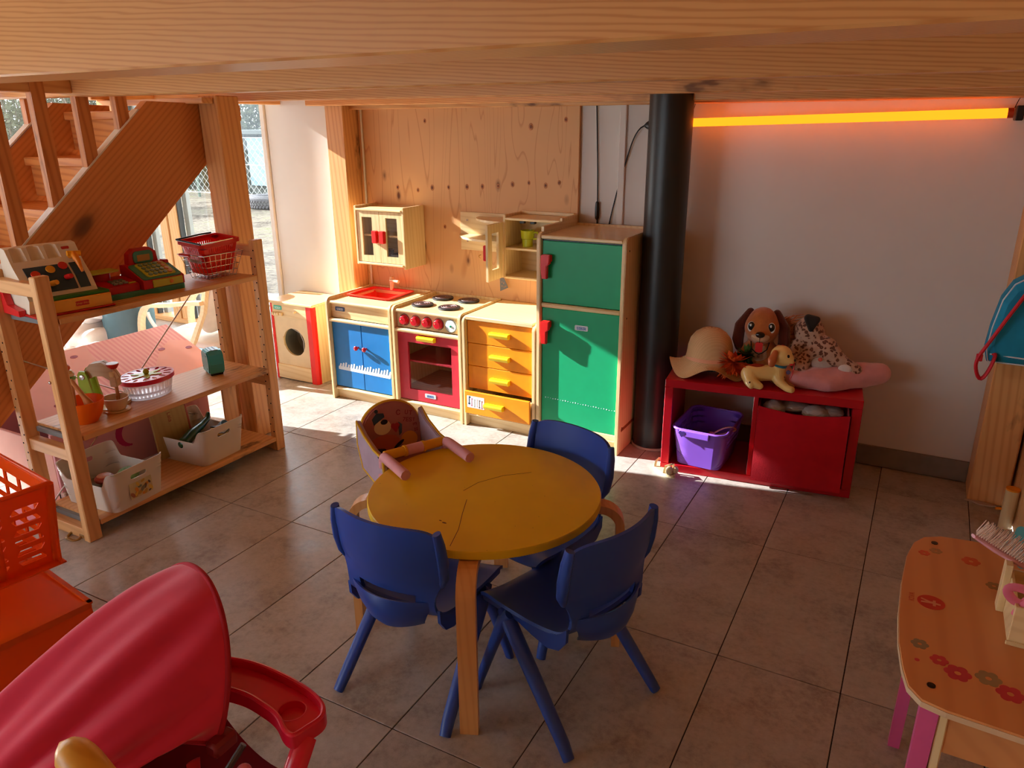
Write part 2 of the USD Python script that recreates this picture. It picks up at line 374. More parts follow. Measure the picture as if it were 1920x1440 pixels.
for lo, hi in (((XL-.15, YF-.12, 0), (-5.6, YF, ZR)), ((-5.6, YF-.12, 0), (-2.2, YF, .25)), ((-5.6, YF-.12, 1.68), (-2.2, YF, ZR)), ((-2.2, YF-.12, 0), (XR+.12, YF, ZR))):
    part(wall_front, 'wall_panel', MB().box(lo, hi, 0), WHITE_WALL, smooth=False)
wall_upper = thing('wall_upper', 'white wall above the mezzanine', 'wall', kind='structure')
part(wall_upper, 'wall_panel', MB().box((-3.42, YB, 1.9), (XR+.1, YB+.12, ZR), 0), WHITE_WALL, smooth=False)
part(wall_upper, 'roof_panel', MB().box((XL-.15, YF-.12, ZR), (XR+.15, 3.85, ZR+.12), 0), pine('x'), smooth=False)

baseboard = thing('baseboard_back', 'grey tile skirting along the white wall', 'baseboard', kind='structure')
SKIRT = plain('skirting_tile', srgb(138, 128, 120), rough=.45, var=.12, scale=12)
for a_, b_ in ((-1.05, -.75), (-.748, -.12), (-.118, .325)):
    part(baseboard, 'skirting_tile', MB().box((a_, YB-.011, .004), (b_, YB, .092), .001), SKIRT, smooth=False)

# ---- ceiling: mezzanine deck on deep beams
ceiling = thing('ceiling', 'wooden mezzanine deck on deep pine beams', 'ceiling', kind='structure')
EDGE = -3.33
def beam(y0, y1, zl, zr, h, xl=EDGE, xr=XR):
    v = [(x, y, zb + (h if t else 0)) for x, zb in ((xl, zl), (xr, zr)) for y in (y0, y1) for t in (0, 1)]
    g = .004
    q = m3.Manifold.hull_points(np.array([(x, y + sy*g*(c == 0), z + sz*g*(c == 1)) for (x, y, z), (sy, sz) in zip(v, [(1, 1), (1, -1), (-1, 1), (-1, -1)]*2) for c in (0, 1)]))
    return MB().add(q)
part(ceiling, 'beam', beam(.965, 1.115, 1.501, 1.496, .26), beamwood('x'), label='deep pine beam nearest the camera', smooth=20)
part(ceiling, 'beam', beam(1.79, 1.865, 1.5065, 1.4905, .24), beamwood('x'), smooth=20)
part(ceiling, 'beam', beam(2.515, 2.585, 1.507, 1.486, .24), beamwood('x'), smooth=20)
part(ceiling, 'beam', beam(3.12, 3.19, 1.497, 1.478, .24, xl=-2.9), beamwood('x'), smooth=20)
part(ceiling, 'wall_plate', MB().box((-2.9, 3.26, 1.478), (XR, YB, 1.72), .003), pine('x'), smooth=False)
part(ceiling, 'edge_beam', MB().box((EDGE, 2.2, 1.512), (EDGE+.06, YB+.1, 1.74), .003), pine('y'), smooth=False)
part(ceiling, 'trimmer_beam', MB().box((-2.83, -.6, 1.515), (-2.76, 1.79, 1.74), .003), pine('y'), smooth=False)
part(ceiling, 'landing_strip', MB().box((EDGE, 2.26, 1.488), (-2.65, 2.315, 1.512), .002), pine('x'), smooth=False)
x_ = -3.33
n_ = 0
while x_ < XR:
    w_ = .16
    y0_ = YF if x_ > -2.84 else 2.2
    part(ceiling, 'deck_board', MB().box((x_+.001, y0_, 1.742), (min(x_+w_, XR)-.001, YB, 1.775), .002), pine('y'), smooth=False); x_ += w_

# ---- posts
def post(label, lo, hi):
    t = thing('timber_post', label, 'post', kind='structure')
    part(t, 'shaft', MB().box(lo, hi, .004), pine('z'), smooth=False); return t
post('square pine post at the head of the stairs', (-2.745, 2.318, 0), (-2.636, 2.438, 1.52))
post('pine post between the white panel and the plywood', (-2.851, 3.205, 0), (-2.731, 3.34, 1.6))
pr_ = post('pine post in the right-hand corner below the blue backpack', (.298, 3.165, 0), (.43, 3.34, 1.6))
FOAM = plain('torn_paper', srgb(206, 180, 160), rough=.9)
f_ = thing('paper_scrap', 'torn pale paper scrap at the foot of the right-hand post', 'paper', (.34, 3.14, .001))
pp = [(-.05, .02), (-.02, .012), (0, -.004), (.03, -.002), (.058, .006), (.056, .018), (.02, .024), (-.03, .028)]
part(f_, 'sheet', MB().prism(pp, 0, .006), FOAM, smooth=False)

# ---- glazing of the back-left corner
w1 = thing('window_1', 'tall glazing of the back corner in pine frames', 'window', kind='structure')
FRAME_G = plain('window_gasket', srgb(70, 70, 66), rough=.5)
FRAME_O = plain('window_frame_outer', srgb(150, 148, 138), rough=.5)
G = glass_pane()
for x0, x1 in ((-4.90, -4.735), (-5.28, -5.125), (-3.52, -3.425), (-7.0, -6.93)):
    part(w1, 'mullion', MB().box((x0, 3.66, .02), (x0+(x1-x0)*.47, 3.74, ZR), .003), pinepale('z'), smooth=False)
    part(w1, 'mullion', MB().box((x0+(x1-x0)*.5, 3.67, .02), (x1, 3.74, ZR), .003), pinepale('z'), smooth=False)
    part(w1, 'gasket', MB().box((x1, 3.69, .03), (x1+.012, 3.73, ZR-.1), 0), FRAME_G, smooth=False)
    part(w1, 'outer_frame', MB().box((x1+.004, 3.742, .02), (x1+.05, 3.775, ZR-.1), .002), FRAME_O, smooth=False)
part(w1, 'sill', MB().box((-7.0, 3.655, 0), (-3.43, 3.78, .035), .003), pinepale('x'), smooth=False)
part(w1, 'head', MB().box((-7.0, 3.66, 3.2), (-3.43, 3.78, ZR), .003), pinepale('x'), smooth=False)
for x0, x1 in ((-4.735, -3.52), (-5.125, -4.90), (-6.93, -5.28)):
    part(w1, 'pane', MB().box((x0, 3.712, .035), (x1, 3.716, 3.2), 0), G, smooth=False)
part(wall_back, 'return_panel', MB().box((-3.43, YB, 0), (-3.392, 3.79, ZR), .002), WHITE_WALL, smooth=False)
w2 = thing('window_2', 'large window in the left wall', 'window', kind='structure')
for y0, y1 in ((1.48, 1.50), (2.53, 2.56)):
    part(w2, 'mullion', MB().box((XL-.1, y0, 0), (XL-.02, y1, 3.3), .003), pinepale('z'), smooth=False)
for y0, y1, z0, z1 in ((1.50, 2.53, .02, 3.3), (-1.0, .35, .8, 2.0), (.35, 1.42, .02, 2.0)):
    part(w2, 'pane', MB().box((XL-.06, y0, z0), (XL-.056, y1, z1), 0), G, smooth=False)
w3 = thing('window_3', 'wide window behind the camera', 'window', kind='structure')
for k in range(3): part(w3, 'mullion', MB().box((-5.6 + 1.68*k, YF-.10, .25), (-5.56 + 1.68*k, YF-.02, 1.68), .003), pinepale('z'), smooth=False)
for k in range(2): part(w3, 'pane', MB().box((-5.56 + 1.68*k, YF-.062, .25), (-5.6 + 1.68*(k+1), YF-.058, 1.68), 0), G, smooth=False)
part(w2, 'mullion', MB().box((XL-.1, .32, 0), (XL-.02, .38, 2.0), .003), pinepale('z'), smooth=False)

# ---- staircase
def spart(parent, name, mesh, m, **k):
    mesh = mesh.mesh(); mesh.vertices = (np.array(mesh.vertices) - [0, 0, 1.4])*.972 + [0, 0, 1.4]
    return part(parent, name, mesh, m, **k)
st = thing('staircase', 'open pine staircase rising behind the toy shelf', 'staircase')
def sline(y): return 1.017 + .847*(y-1.571)
def stringer(x0, x1, dz=0.0, ye=2.62):
    lowf = lambda y: .371 + .818*(y-1.329)
    pts = [(.40, .02), (.895, .02), (ye, lowf(ye)), (ye, 1.50-.01), (2.14-dz*1.1, 1.498), (.40, sline(.40)+dz)]
    return MB().prism(pts, x0, x1, 'yz')
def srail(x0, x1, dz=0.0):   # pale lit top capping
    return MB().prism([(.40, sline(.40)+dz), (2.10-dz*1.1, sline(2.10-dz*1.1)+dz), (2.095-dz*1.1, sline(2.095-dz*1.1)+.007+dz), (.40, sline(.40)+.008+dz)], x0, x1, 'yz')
WOODSTAIR = {'y': wood('stair_pine', srgb(222, 146, 80), srgb(184, 100, 46), 'y', amount=.6), 'x': wood('stair_pine', srgb(222, 146, 80), srgb(184, 100, 46), 'x', amount=.6), 'z': wood('stair_pine', srgb(222, 146, 80), srgb(184, 100, 46), 'z', amount=.6)}
# grain that runs with the slope of the stringer
def slope_wood(name, base, dark):
    nodes = {'tc': ('texture_coordinate', {}), 'rt': ('vector_rotate', {'rotate_type': 'x_axis', 'angle': math.radians(-40)}), 'm': ('mapping', {'scale': (1, .10, 1)}),
        'w': ('wave_texture', {'wave_type': 'bands', 'bands_direction': 'z', 'scale': 17.0, 'distortion': 9.0, 'detail': 3.0, 'detail_scale': .5}),
        'rg': ('rgb_ramp', {'ramp': [(0, (0, 0, 0)), (.6, (.12,)*3), (.9, (.32,)*3), (1, (.45,)*3)]}), 'c': ('mix_color', {'a': base, 'b': dark}),
        'mk': ('mapping', {'scale': (3, 2.2, 4.4)}), 'vk': ('voronoi_texture', {'scale': 1.0}), 'rk': ('rgb_ramp', {'ramp': [(0, (1, 1, 1)), (.10, (.8,)*3), (.16, (.2,)*3), (.26, (0,)*3)]}), 'ck': ('mix_color', {'b': tuple(np.array(dark)*.25)}),
        'nl': ('noise_texture', {'scale': 3.0}), 'vv': ('math', {'math_type': 'multiply_add', 'value2': .4, 'value3': .8}), 'hv': ('hsv', {}), 'p': ('principled_bsdf', {'roughness': .45, 'specular_ior_level': .35})}
    return usdkit.material(stage, L(name), nodes, [('tc.object', 'rt.vector'), ('rt.vector', 'm.vector'), ('m.vector', 'w.vector'), ('w.fac', 'rg.fac'), ('rg.color', 'c.fac'), ('rt.vector', 'mk.vector'), ('mk.vector', 'vk.vector'), ('vk.distance', 'rk.fac'),
        ('c.result', 'hv.color'), ('m.vector', 'nl.vector'), ('nl.fac', 'vv.value1'), ('vv.value', 'hv.value'), ('hv.color', 'ck.a'), ('rk.color', 'ck.fac'), ('ck.result', 'p.base_color')], surface='p.BSDF')
SLOPE = slope_wood('stair_stringer_pine', srgb(222, 146, 80), srgb(184, 100, 46))
spart(st, 'stringer', stringer(-2.868, -2.83), SLOPE, label='broad right-hand stringer board', smooth=False)
spart(st, 'stringer', stringer(-3.34, -3.30, .085, 2.30), SLOPE, smooth=False)
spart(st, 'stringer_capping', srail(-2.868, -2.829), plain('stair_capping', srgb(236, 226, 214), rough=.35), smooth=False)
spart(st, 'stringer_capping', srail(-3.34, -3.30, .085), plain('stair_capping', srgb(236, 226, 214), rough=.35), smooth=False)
for k in range(8):
    ny, nz = 2.08 - .2035*k, 1.462 - .1765*k
    spart(st, 'tread', MB().box((-3.30, ny, nz-.034), (-2.868, min(ny+.235, 2.38), nz), .004), WOODSTAIR['x'], smooth=False)
    spart(st, 'riser', MB().box((-3.30, ny+.025, nz-.155), (-2.868, ny+.043, nz-.034), 0), WOODSTAIR['x'], smooth=False)
for yb in (2.005, 1.845, 1.685, 1.525, 1.365):
    spart(st, 'baluster', MB().prism([(yb, sline(yb)+.004), (yb+.05, sline(yb+.05)+.004), (yb+.05, 1.62), (yb, 1.62)], -2.867, -2.835, 'yz'), WOODSTAIR['z'], smooth=False)
for yb in (1.93, 1.60, 1.77):
    spart(st, 'baluster', MB().prism([(yb, sline(yb)+.09), (yb+.05, sline(yb+.05)+.09), (yb+.05, 1.62), (yb, 1.62)], -3.337, -3.305, 'yz'), WOODSTAIR['z'], smooth=False)
# ================================================================== THE YARD
SOIL = usdkit.material(stage, L('yard_soil'), {'tc': ('texture_coordinate', {}), 'n': ('noise_texture', {'scale': 1.1, 'detail': 6.0, 'roughness': .7}), 'n2': ('noise_texture', {'scale': 14.0, 'detail': 6.0, 'roughness': .75}), 'm': ('mix_float', {'fac': .5}),
    'r': ('rgb_ramp', {'ramp': [(.34, srgb(44, 36, 28)), (.44, srgb(112, 100, 88)), (.52, srgb(150, 138, 122)), (.62, srgb(124, 126, 84)), (.74, srgb(152, 148, 112))]}), 'b': ('bump', {'strength': 1.0, 'distance': .15}), 'p': ('principled_bsdf', {'roughness': .95, 'specular_ior_level': .1})},
    [('tc.object', 'n.vector'), ('tc.object', 'n2.vector'), ('n.fac', 'm.a'), ('n2.fac', 'm.b'), ('m.result', 'r.fac'), ('n2.fac', 'b.height'), ('b.normal', 'p.normal'), ('r.color', 'p.base_color')], surface='p.BSDF')
gx, gy = np.linspace(-60, 22, 140), np.linspace(3.8, 60, 110)
GX, GY = np.meshgrid(gx, gy, indexing='ij')
def yard_z(x, y):
    p = np.stack([np.asarray(x)*.8, np.asarray(y)*.8, np.zeros_like(np.asarray(x, float))], -1)
    return -.10 + .10*(meshkit.fbm(p, 3, 5)-.5)*np.clip((np.asarray(y)-4.2)/3, 0, 1)
GZ = yard_z(GX, GY)
idx = np.arange(GX.size).reshape(GX.shape)
F = np.stack([idx[:-1, :-1], idx[1:, :-1], idx[1:, 1:], idx[:-1, 1:]], -1).reshape(-1, 4)
yard = thing('yard_ground', 'bare trampled soil of the yard outside the windows', 'ground', kind='structure')
part(yard, 'soil', MB().raw(np.c_[GX.ravel(), GY.ravel(), GZ.ravel()], F), SOIL, smooth=True)
part(yard, 'side_soil', MB().box((-60, -30, -.2), (XL-.16, 3.8, -.1), 0), SOIL, smooth=False)
PAVE = plain('patio_paving', srgb(100, 98, 94), rough=.8, var=.12)
part(yard, 'patio', MB().box((XL, 3.79, -.12), (-3.3, 4.5, -.02), .01), PAVE, smooth=False)

RUB = plain('tyre_rubber', srgb(76, 72, 74), rough=.85, var=.15, scale=30)
ty = thing('tyre', 'old car tyre lying flat on the soil by the wire fence', 'tyre', (-11.25, 10.95, -.10))
prof = [(.24, .02), (.30, 0), (.40, .0), (.445, .04), (.455, .12), (.445, .20), (.40, .24), (.30, .24), (.25, .21), (.235, .12), (.24, .02)]
part(ty, 'casing', MB().lathe(prof, n=40), RUB)
mb = MB()
for i in range(44):
    a = 2*np.pi*i/44
    for k, dz in enumerate((.05, .10, .15)):
        T = R3([0, 0, 1], math.degrees(a) + (4 if k % 2 else 0)) @ trimesh.transformations.translation_matrix((.455, 0, dz)) @ R3([1, 0, 0], 35 if k % 2 else -35)
        mb.box((-.012, -.018, -.026), (.010, .018, .026), 0, T)
part(ty, 'tread_blocks', mb, RUB, kind='stuff', smooth=False)

fc = thing('wire_fence', 'chain-link wire fence across the yard', 'fence')
WIRE = plain('fence_wire', srgb(205, 210, 205), rough=.5, metallic=.3)
mb = MB(); FY, FX0, FX1, FH = 12.0, -18.0, -9.0, 1.17
sp = .16
for s in (1, -1):
    c = FX0 - FH
    while c < FX1 + FH:
        a, b = (c, 0.0), (c + FH, FH)
        if s < 0: a, b = (c + FH, 0.0), (c, FH)
        mb.tube([(a[0], FY + .01*s, a[1]), (b[0], FY + .01*s, b[1])], 0.0032, 4, cap=False); c += sp
part(fc, 'wire_mesh', mb, WIRE, kind='stuff')
for zz in (.0, .62, 1.17): part(fc, 'line_wire', MB().tube([(FX0, FY, zz), (FX1, FY, zz)], .006, 5), WIRE)
for xx in (-17.5, -14.6, -10.3): part(fc, 'fence_post', MB().cyl((xx, FY+.04, -.3), (xx, FY+.04, 1.25), .03, n=10), plain('fence_post_green', srgb(90, 104, 92), rough=.6))

sh = thing('garden_shed', 'dark timber shed with a pale blue door beyond the fence', 'shed', (0, 0, 0))
SHW = plain('shed_boards', srgb(62, 66, 62), rough=.8, var=.2, scale=4)
for k in range(11):
    part(sh, 'wall_board', MB().box((-15.4 + .4*k, 13.2, -.2), (-15.4 + .4*k + .385, 13.26, 1.25), .01), SHW, smooth=False)
part(sh, 'wall_body', MB().box((-15.4, 13.25, -.2), (-11.0, 15.2, 1.25), 0), SHW, smooth=False)
part(sh, 'door', MB().box((-14.12, 13.15, .08), (-13.62, 13.21, 1.15), .01), plain('shed_door_blue', srgb(120, 146, 160), rough=.5), smooth=False)
part(sh, 'door_jamb', MB().box((-13.62, 13.13, -.1), (-13.5, 13.22, 1.2), .01), plain('shed_jamb', srgb(140, 146, 138), rough=.6), smooth=False)
part(sh, 'roof', MB().box((-15.6, 13.0, 1.22), (-10.8, 15.4, 1.32), .01), SHW, smooth=False)

LEAF = usdkit.material(stage, L('hedge_leaf'), {'oi': ('geometry', {}), 'r': ('rgb_ramp', {'ramp': [(0, srgb(96, 98, 78)), (.5, srgb(150, 146, 128)), (1, srgb(205, 200, 186))]}), 'd': ('diffuse_bsdf', {}), 't': ('translucent_bsdf', {}), 'm': ('mix_closure', {'fac': .35})},
    [('oi.random_per_island', 'r.fac'), ('r.color', 'd.color'), ('r.color', 't.color'), ('d.BSDF', 'm.closure1'), ('t.BSDF', 'm.closure2')], surface='m.closure')
TWIG = plain('twig_bark', srgb(104, 88, 72), rough=.9, var=.2)
def leaf_cloud(n, lo, hi, size, seed, keep=None):
    r = np.random.default_rng(seed); c = r.uniform(lo, hi, (n, 3))
    if keep is not None: c = c[keep(c)]
    n = len(c); d = r.normal(size=(n, 3)); d /= np.linalg.norm(d, axis=1, keepdims=True); e = np.cross(d, r.normal(size=(n, 3))); e /= np.linalg.norm(e, axis=1, keepdims=True)
    s = size*r.uniform(.6, 1.4, (n, 1))
    v = np.stack([c - d*s, c + e*s*.45, c + d*s, c - e*s*.45], 1).reshape(-1, 3)
    i = np.arange(n)*4
    return MB().raw(v, np.stack([i, i+1, i+2, i+3], 1))
def hedge(name, label, lo, hi, n, size, seed):
    t = thing(name, label, 'hedge')
    ph = np.array([seed, seed*2, 0.])
    keep = lambda c: meshkit.fbm(c*1.3 + ph, 3, seed) > .40 + .28*np.clip((c[:, 2]-lo[2])/(hi[2]-lo[2]) - .5, 0, 1)
    part(t, 'foliage', leaf_cloud(n, lo, hi, size, seed, keep), LEAF, kind='stuff', smooth=False)
    mb = MB(); r = np.random.default_rng(seed+50)
    for k in range(70):
        x0, y0 = r.uniform(lo[0], hi[0]), r.uniform(lo[1], hi[1]); x1, y1 = x0 + r.normal()*.5, y0 + r.normal()*.3
        mb.tube([(x0, y0, -.2), ((x0+x1)/2 + r.normal()*.1, (y0+y1)/2, hi[2]*.45), (x1, y1, hi[2]*r.uniform(.7, 1.0))], [.035, .022, .008], 5, cap=False)
    part(t, 'branches', mb, TWIG, kind='stuff'); return t
hedge('hedge', 'tall scrubby winter hedge behind the garden shed', (-24, 16.5, 0), (-11, 19, 4.2), 46000, .075, 3)
hedge('hedge', 'loose pale winter hedge seen past the stair balusters', (-26, 12.6, -.1), (-16.2, 15.4, 3.6), 40000, .07, 8)
# young bush whose bare twigs show below the stair
bush = thing('bush', 'dark bare-twigged bush below the stair stringer', 'bush', (-13.9, 9.4, -.1))
mb = MB(); r = np.random.default_rng(4)
for k in range(60):
    a = r.uniform(0, 6.28); rr_ = r.uniform(.2, .75); z1 = r.uniform(.5, 1.35)
    mb.tube([(r.normal()*.05, r.normal()*.05, 0), (rr_*.4*math.cos(a), rr_*.4*math.sin(a), z1*.55), (rr_*math.cos(a), rr_*math.sin(a), z1)], [.03, .014, .005], 5, cap=False)
part(bush, 'twigs', mb, TWIG, kind='stuff')
part(bush, 'leaves', leaf_cloud(2600, (-.75, -.6, .25), (.75, .6, 1.35), .045, 9), LEAF, kind='stuff', smooth=False)
# ================================================================== THE TOY KITCHEN
BX, BY, BZ = birch('x'), birch('y'), birch('z')
FRONT, BACK = 2.94, 3.315
TR = trimesh.transformations.translation_matrix
PLATE = plain('name_plate_silver', srgb(206, 214, 218), rough=.35, metallic=.2)
PLATE_INK = plain('name_plate_blue', srgb(20, 96, 170), rough=.5)
PLATE_GREEN = plain('name_plate_green', srgb(70, 190, 160), rough=.5)
PLATE_DARK = plain('name_plate_dark', srgb(40, 70, 110), rough=.4)
def text_on_front(s, h, x, y, z, depth=.0006, flip=False, bold=True):
    m = meshkit.text_mesh(s, h, depth, bold); b = m.bounds
    m.apply_translation([-(b[0, 0]+b[1, 0])/2, -(b[0, 1]+b[1, 1])/2, 0])
    T = TR((x, y, z)) @ R3([1, 0, 0], 90) @ (R3([0, 0, 1], 180) if flip else np.eye(4))
    m.apply_transform(T); return m
def plate(t, x, z, w, h, y, s='SIBIR', bg=None, ink=None, flip=False):
    p = part(t, 'name_plate', MB().prism(rrect(x-w/2, z-h/2, x+w/2, z+h/2, h*.2), y-.002, y, 'xz'), bg or PLATE, smooth=False)
    part(p, 'lettering', text_on_front(s, h*.5, x, y-.002, z - h*.05, flip=flip), ink or PLATE_INK, smooth=False)
    return p
def side_panel(x0, x1, zt, y0=FRONT-.022, y1=BACK, r=.03):
    pts = [(y1, 0), (y0, 0), (y0, zt-r)] + arc(y0+r, zt-r, r, 180, 90, 6) + [(y1, zt)]
    g = Polygon(pts)
    b = MB().prism(g, x0+.003, x1-.003, 'yz').prism(g.buffer(-.003), x0, x1, 'yz')
    return b
def bar(x0, x1, z, y, r=.010):
    return MB().tube([(x0, y, z), (x1, y, z)], r, 12)
def carcass(t, x0, x1, zt, top=True, back_z=None):
    part(t, 'side_panel', side_panel(x0, x0+.018, zt), BZ, smooth=40)
    part(t, 'side_panel', side_panel(x1-.018, x1, zt), BZ, smooth=40)
    part(t, 'back_panel', MB().box((x0+.018, BACK-.012, 0), (x1-.018, BACK, zt), .001), BZ, smooth=False)
    part(t, 'plinth', MB().box((x0+.018, FRONT+.012, 0), (x1-.018, FRONT+.026, .052), .001), BX, smooth=False)
    part(t, 'bottom_rail', MB().box((x0+.018, FRONT-.012, .050), (x1-.018, BACK-.012, .066), .006), BX, smooth=40)

# ---- sink unit
BLUE = plain('blue_painted_door', srgb(12, 122, 196), rough=.42, var=.05, scale=14)
REDKNOB = plain('red_knob', srgb(206, 30, 44), rough=.25)
t = thing('sink_unit', 'wooden toy sink unit with blue doors and a red basin', 'toy sink')
x0, x1 = -2.702, -2.278
carcass(t, x0, x1, .556)
wt = Polygon([(x0+.018, FRONT-.006), (x1-.018, FRONT-.006), (x1-.018, BACK-.012), (x0+.018, BACK-.012)])
basin_hole = Polygon([(-2.645, 3.07), (-2.41, 3.07), (-2.41, 3.265), (-2.645, 3.265)])
part(t, 'worktop', MB().prism(wt.difference(basin_hole), .524, .540), BX, smooth=False)
part(t, 'worktop_lip', bar(x0+.018, x1-.018, .532, FRONT-.006, .0085), BX)
bs = part(t, 'basin', tapered_basket(.262, .222, .085, taper=.28, wall=.004, r=.02), plain('red_basin', srgb(240, 48, 36), rough=.28), loc=(-2.527, 3.167, .463), smooth=35)
part(bs, 'rim', MB().prism(rrect(-.142, -.121, .142, .121, .02).difference(rrect(-.126, -.107, .126, .107, .015)), .083, .089), plain('red_basin', srgb(240, 48, 36)), smooth=False)
part(t, 'upper_panel', MB().box((x0+.018, FRONT+.004, .448), (x1-.018, FRONT+.016, .525), .001), BX, smooth=False)
part(t, 'middle_rail', bar(x0+.018, x1-.018, .438, FRONT-.008, .011), BX)
for i, (a, b) in enumerate(((x0+.019, -2.4905), (-2.4885, x1-.019))):
    d = part(t, 'door', MB().box((a, FRONT, .070), (b, FRONT+.014, .427), .002), BLUE, smooth=False)
    kx = -2.517 if i == 0 else -2.463
    T = TR((kx, FRONT, .302)) @ R3([1, 0, 0], 90)
    part(d, 'knob', MB().lathe([(.0055, 0), (.005, .009), (.010, .013), (.0125, .018), (.012, .023), (.008, .0265), (.0001, .0275)], n=20, T=T), REDKNOB)
DRIP = plain('white_paint_drips', srgb(220, 232, 240), rough=.5)
combs = []
for k in range(19):
    cx = -2.652 + .0182*k; top = .181 + .009*((k*7) % 3)/2 + .004
    combs.append(Polygon([(cx-.004, .172), (cx+.007, .172), (cx+.014, top+.012), (cx+.007, top+.013)]).buffer(.0015))
cg = unary_union(combs + [Polygon([(-2.657, .168), (-2.32, .162), (-2.316, .173), (-2.656, .180)]).buffer(.003)])
part(t, 'comb_sticker', MB().prism(cg, FRONT-.0008, FRONT-.0002, 'xz'), DRIP, label='white comb-shaped border of wavy teeth', smooth=False)
plate(t, -2.622, .497, .062, .022, FRONT+.004, bg=PLATE_DARK, ink=PLATE)
tap = part(t, 'tap', MB().box((-2.546, 3.272, .54), (-2.526, 3.290, .618), .003), BZ, smooth=False)
part(tap, 'spout', MB().tube([(-2.530, 3.262, .600), (-2.505, 3.258, .600), (-2.468, 3.252, .598)], .0085, 10), BX)

# ---- stove
MAROON = plain('raspberry_paint', srgb(196, 38, 56), rough=.45, scale=14)
HOB = plain('hob_black', srgb(42, 38, 38), rough=.45)
HOBRING = plain('hob_ring_brown', srgb(120, 84, 80), rough=.5)
DIAL = plain('dial_white', srgb(226, 236, 240), rough=.35)
t = thing('stove', 'wooden toy stove with four black hob plates and a raspberry oven door', 'toy stove')
x0, x1 = -2.274, -1.866
carcass(t, x0, x1, .556)
part(t, 'worktop', MB().box((x0+.018, FRONT-.006, .526), (x1-.018, BACK-.012, .542), .001), BX, smooth=False)
part(t, 'worktop_lip', bar(x0+.018, x1-.018, .534, FRONT-.006, .0085), BX)
for hx, hy in ((-2.172, 3.05), (-2.014, 3.052), (-2.163, 3.222), (-2.008, 3.226)):
    p = part(t, 'hob_plate', MB().lathe([(.0001, 0), (.054, 0), (.056, .004), (.055, .0085), (.050, .0105), (.0001, .0105)], (hx, hy, .542), 40), HOB)
    for rr in (.016, .027, .038):
        part(p, 'hob_ring', MB().lathe([(rr-.003, .0104), (rr-.002, .0118), (rr+.002, .0118), (rr+.003, .0104)], (hx, hy, .542), 36), HOBRING)
part(t, 'control_panel', MB().box((x0+.018, FRONT+.004, .448), (x1-.018, FRONT+.016, .528), .001), BX, smooth=False)
for i, kx in enumerate((-2.208, -2.141, -2.073, -2.006, -1.930)):
    T = TR((kx, FRONT+.004, .488)) @ R3([1, 0, 0], 90)
    if i < 4:
        k = part(t, 'dial', MB().lathe([(.026, 0), (.026, .004), (.022, .006), (.021, .020), (.018, .023), (.0001, .024)], n=28, T=T), REDKNOB)
        part(k, 'dial_mark', MB().lathe([(.0001, .0252), (.004, .025), (.004, .023)], (-.008, .006, 0), n=12, T=T), plain('dial_spot', srgb(240, 150, 110), rough=.4))
        part(t, 'scale_ring', MB().lathe([(.0265, .0002), (.0295, .0008), (.030, .0002)], n=28, T=T), plain('scale_grey', srgb(120, 100, 90), rough=.5), smooth=False)
    else:
        k = part(t, 'oven_clock', MB().lathe([(.031, 0), (.031, .010), (.027, .013), (.0001, .013)], n=32, T=T), DIAL, label='white oven clock dial with a green centre')
        part(k, 'clock_centre', MB().lathe([(.005, .013), (.005, .016), (.0001, .017)], n=12, T=T), plain('clock_green', srgb(20, 160, 120), rough=.4))
        part(k, 'clock_ring', MB().lathe([(.0312, .008), (.0325, .010), (.0312, .0115)], n=32, T=T), PLATE_DARK)
part(t, 'middle_rail', bar(x0+.018, x1-.018, .437, FRONT-.008, .011), BX)
dg = sbox(x0+.019, .070, x1-.019, .427).difference(sbox(-2.196, .128, -1.938, .376))
d = part(t, 'oven_door', MB().prism(dg, FRONT, FRONT+.014, 'xz'), MAROON, smooth=False)
def yellow_handle(z, xc, w=.10, y=FRONT):
    prof = [(y, z-.012), (y, z+.012), (y-.018, z+.013)] + arc(y-.018, z+.004, .009, 90, 200, 6) + [(y-.022, z-.010)]
    return MB().prism(prof, xc-w/2, xc+w/2, 'yz')
part(d, 'handle', yellow_handle(.405, -2.075), YELLOW, smooth=30)
plate(d, -2.07, .106, .066, .022, FRONT, flip=True)
part(d, 'oven_pane', MB().box((-2.196, FRONT+.005, .128), (-1.938, FRONT+.007, .376), 0), glass_pane(), smooth=False)
part(t, 'oven_shelf', MB().box((x0+.018, FRONT+.02, .268), (x1-.018, BACK-.02, .278), .001), MAROON, smooth=False)
part(t, 'oven_floor', MB().box((x0+.018, FRONT+.015, .10), (x1-.018, BACK-.013, .118), .001), wood('oven_board', srgb(214, 130, 80), srgb(186, 104, 60), 'x', knots=False), smooth=False)

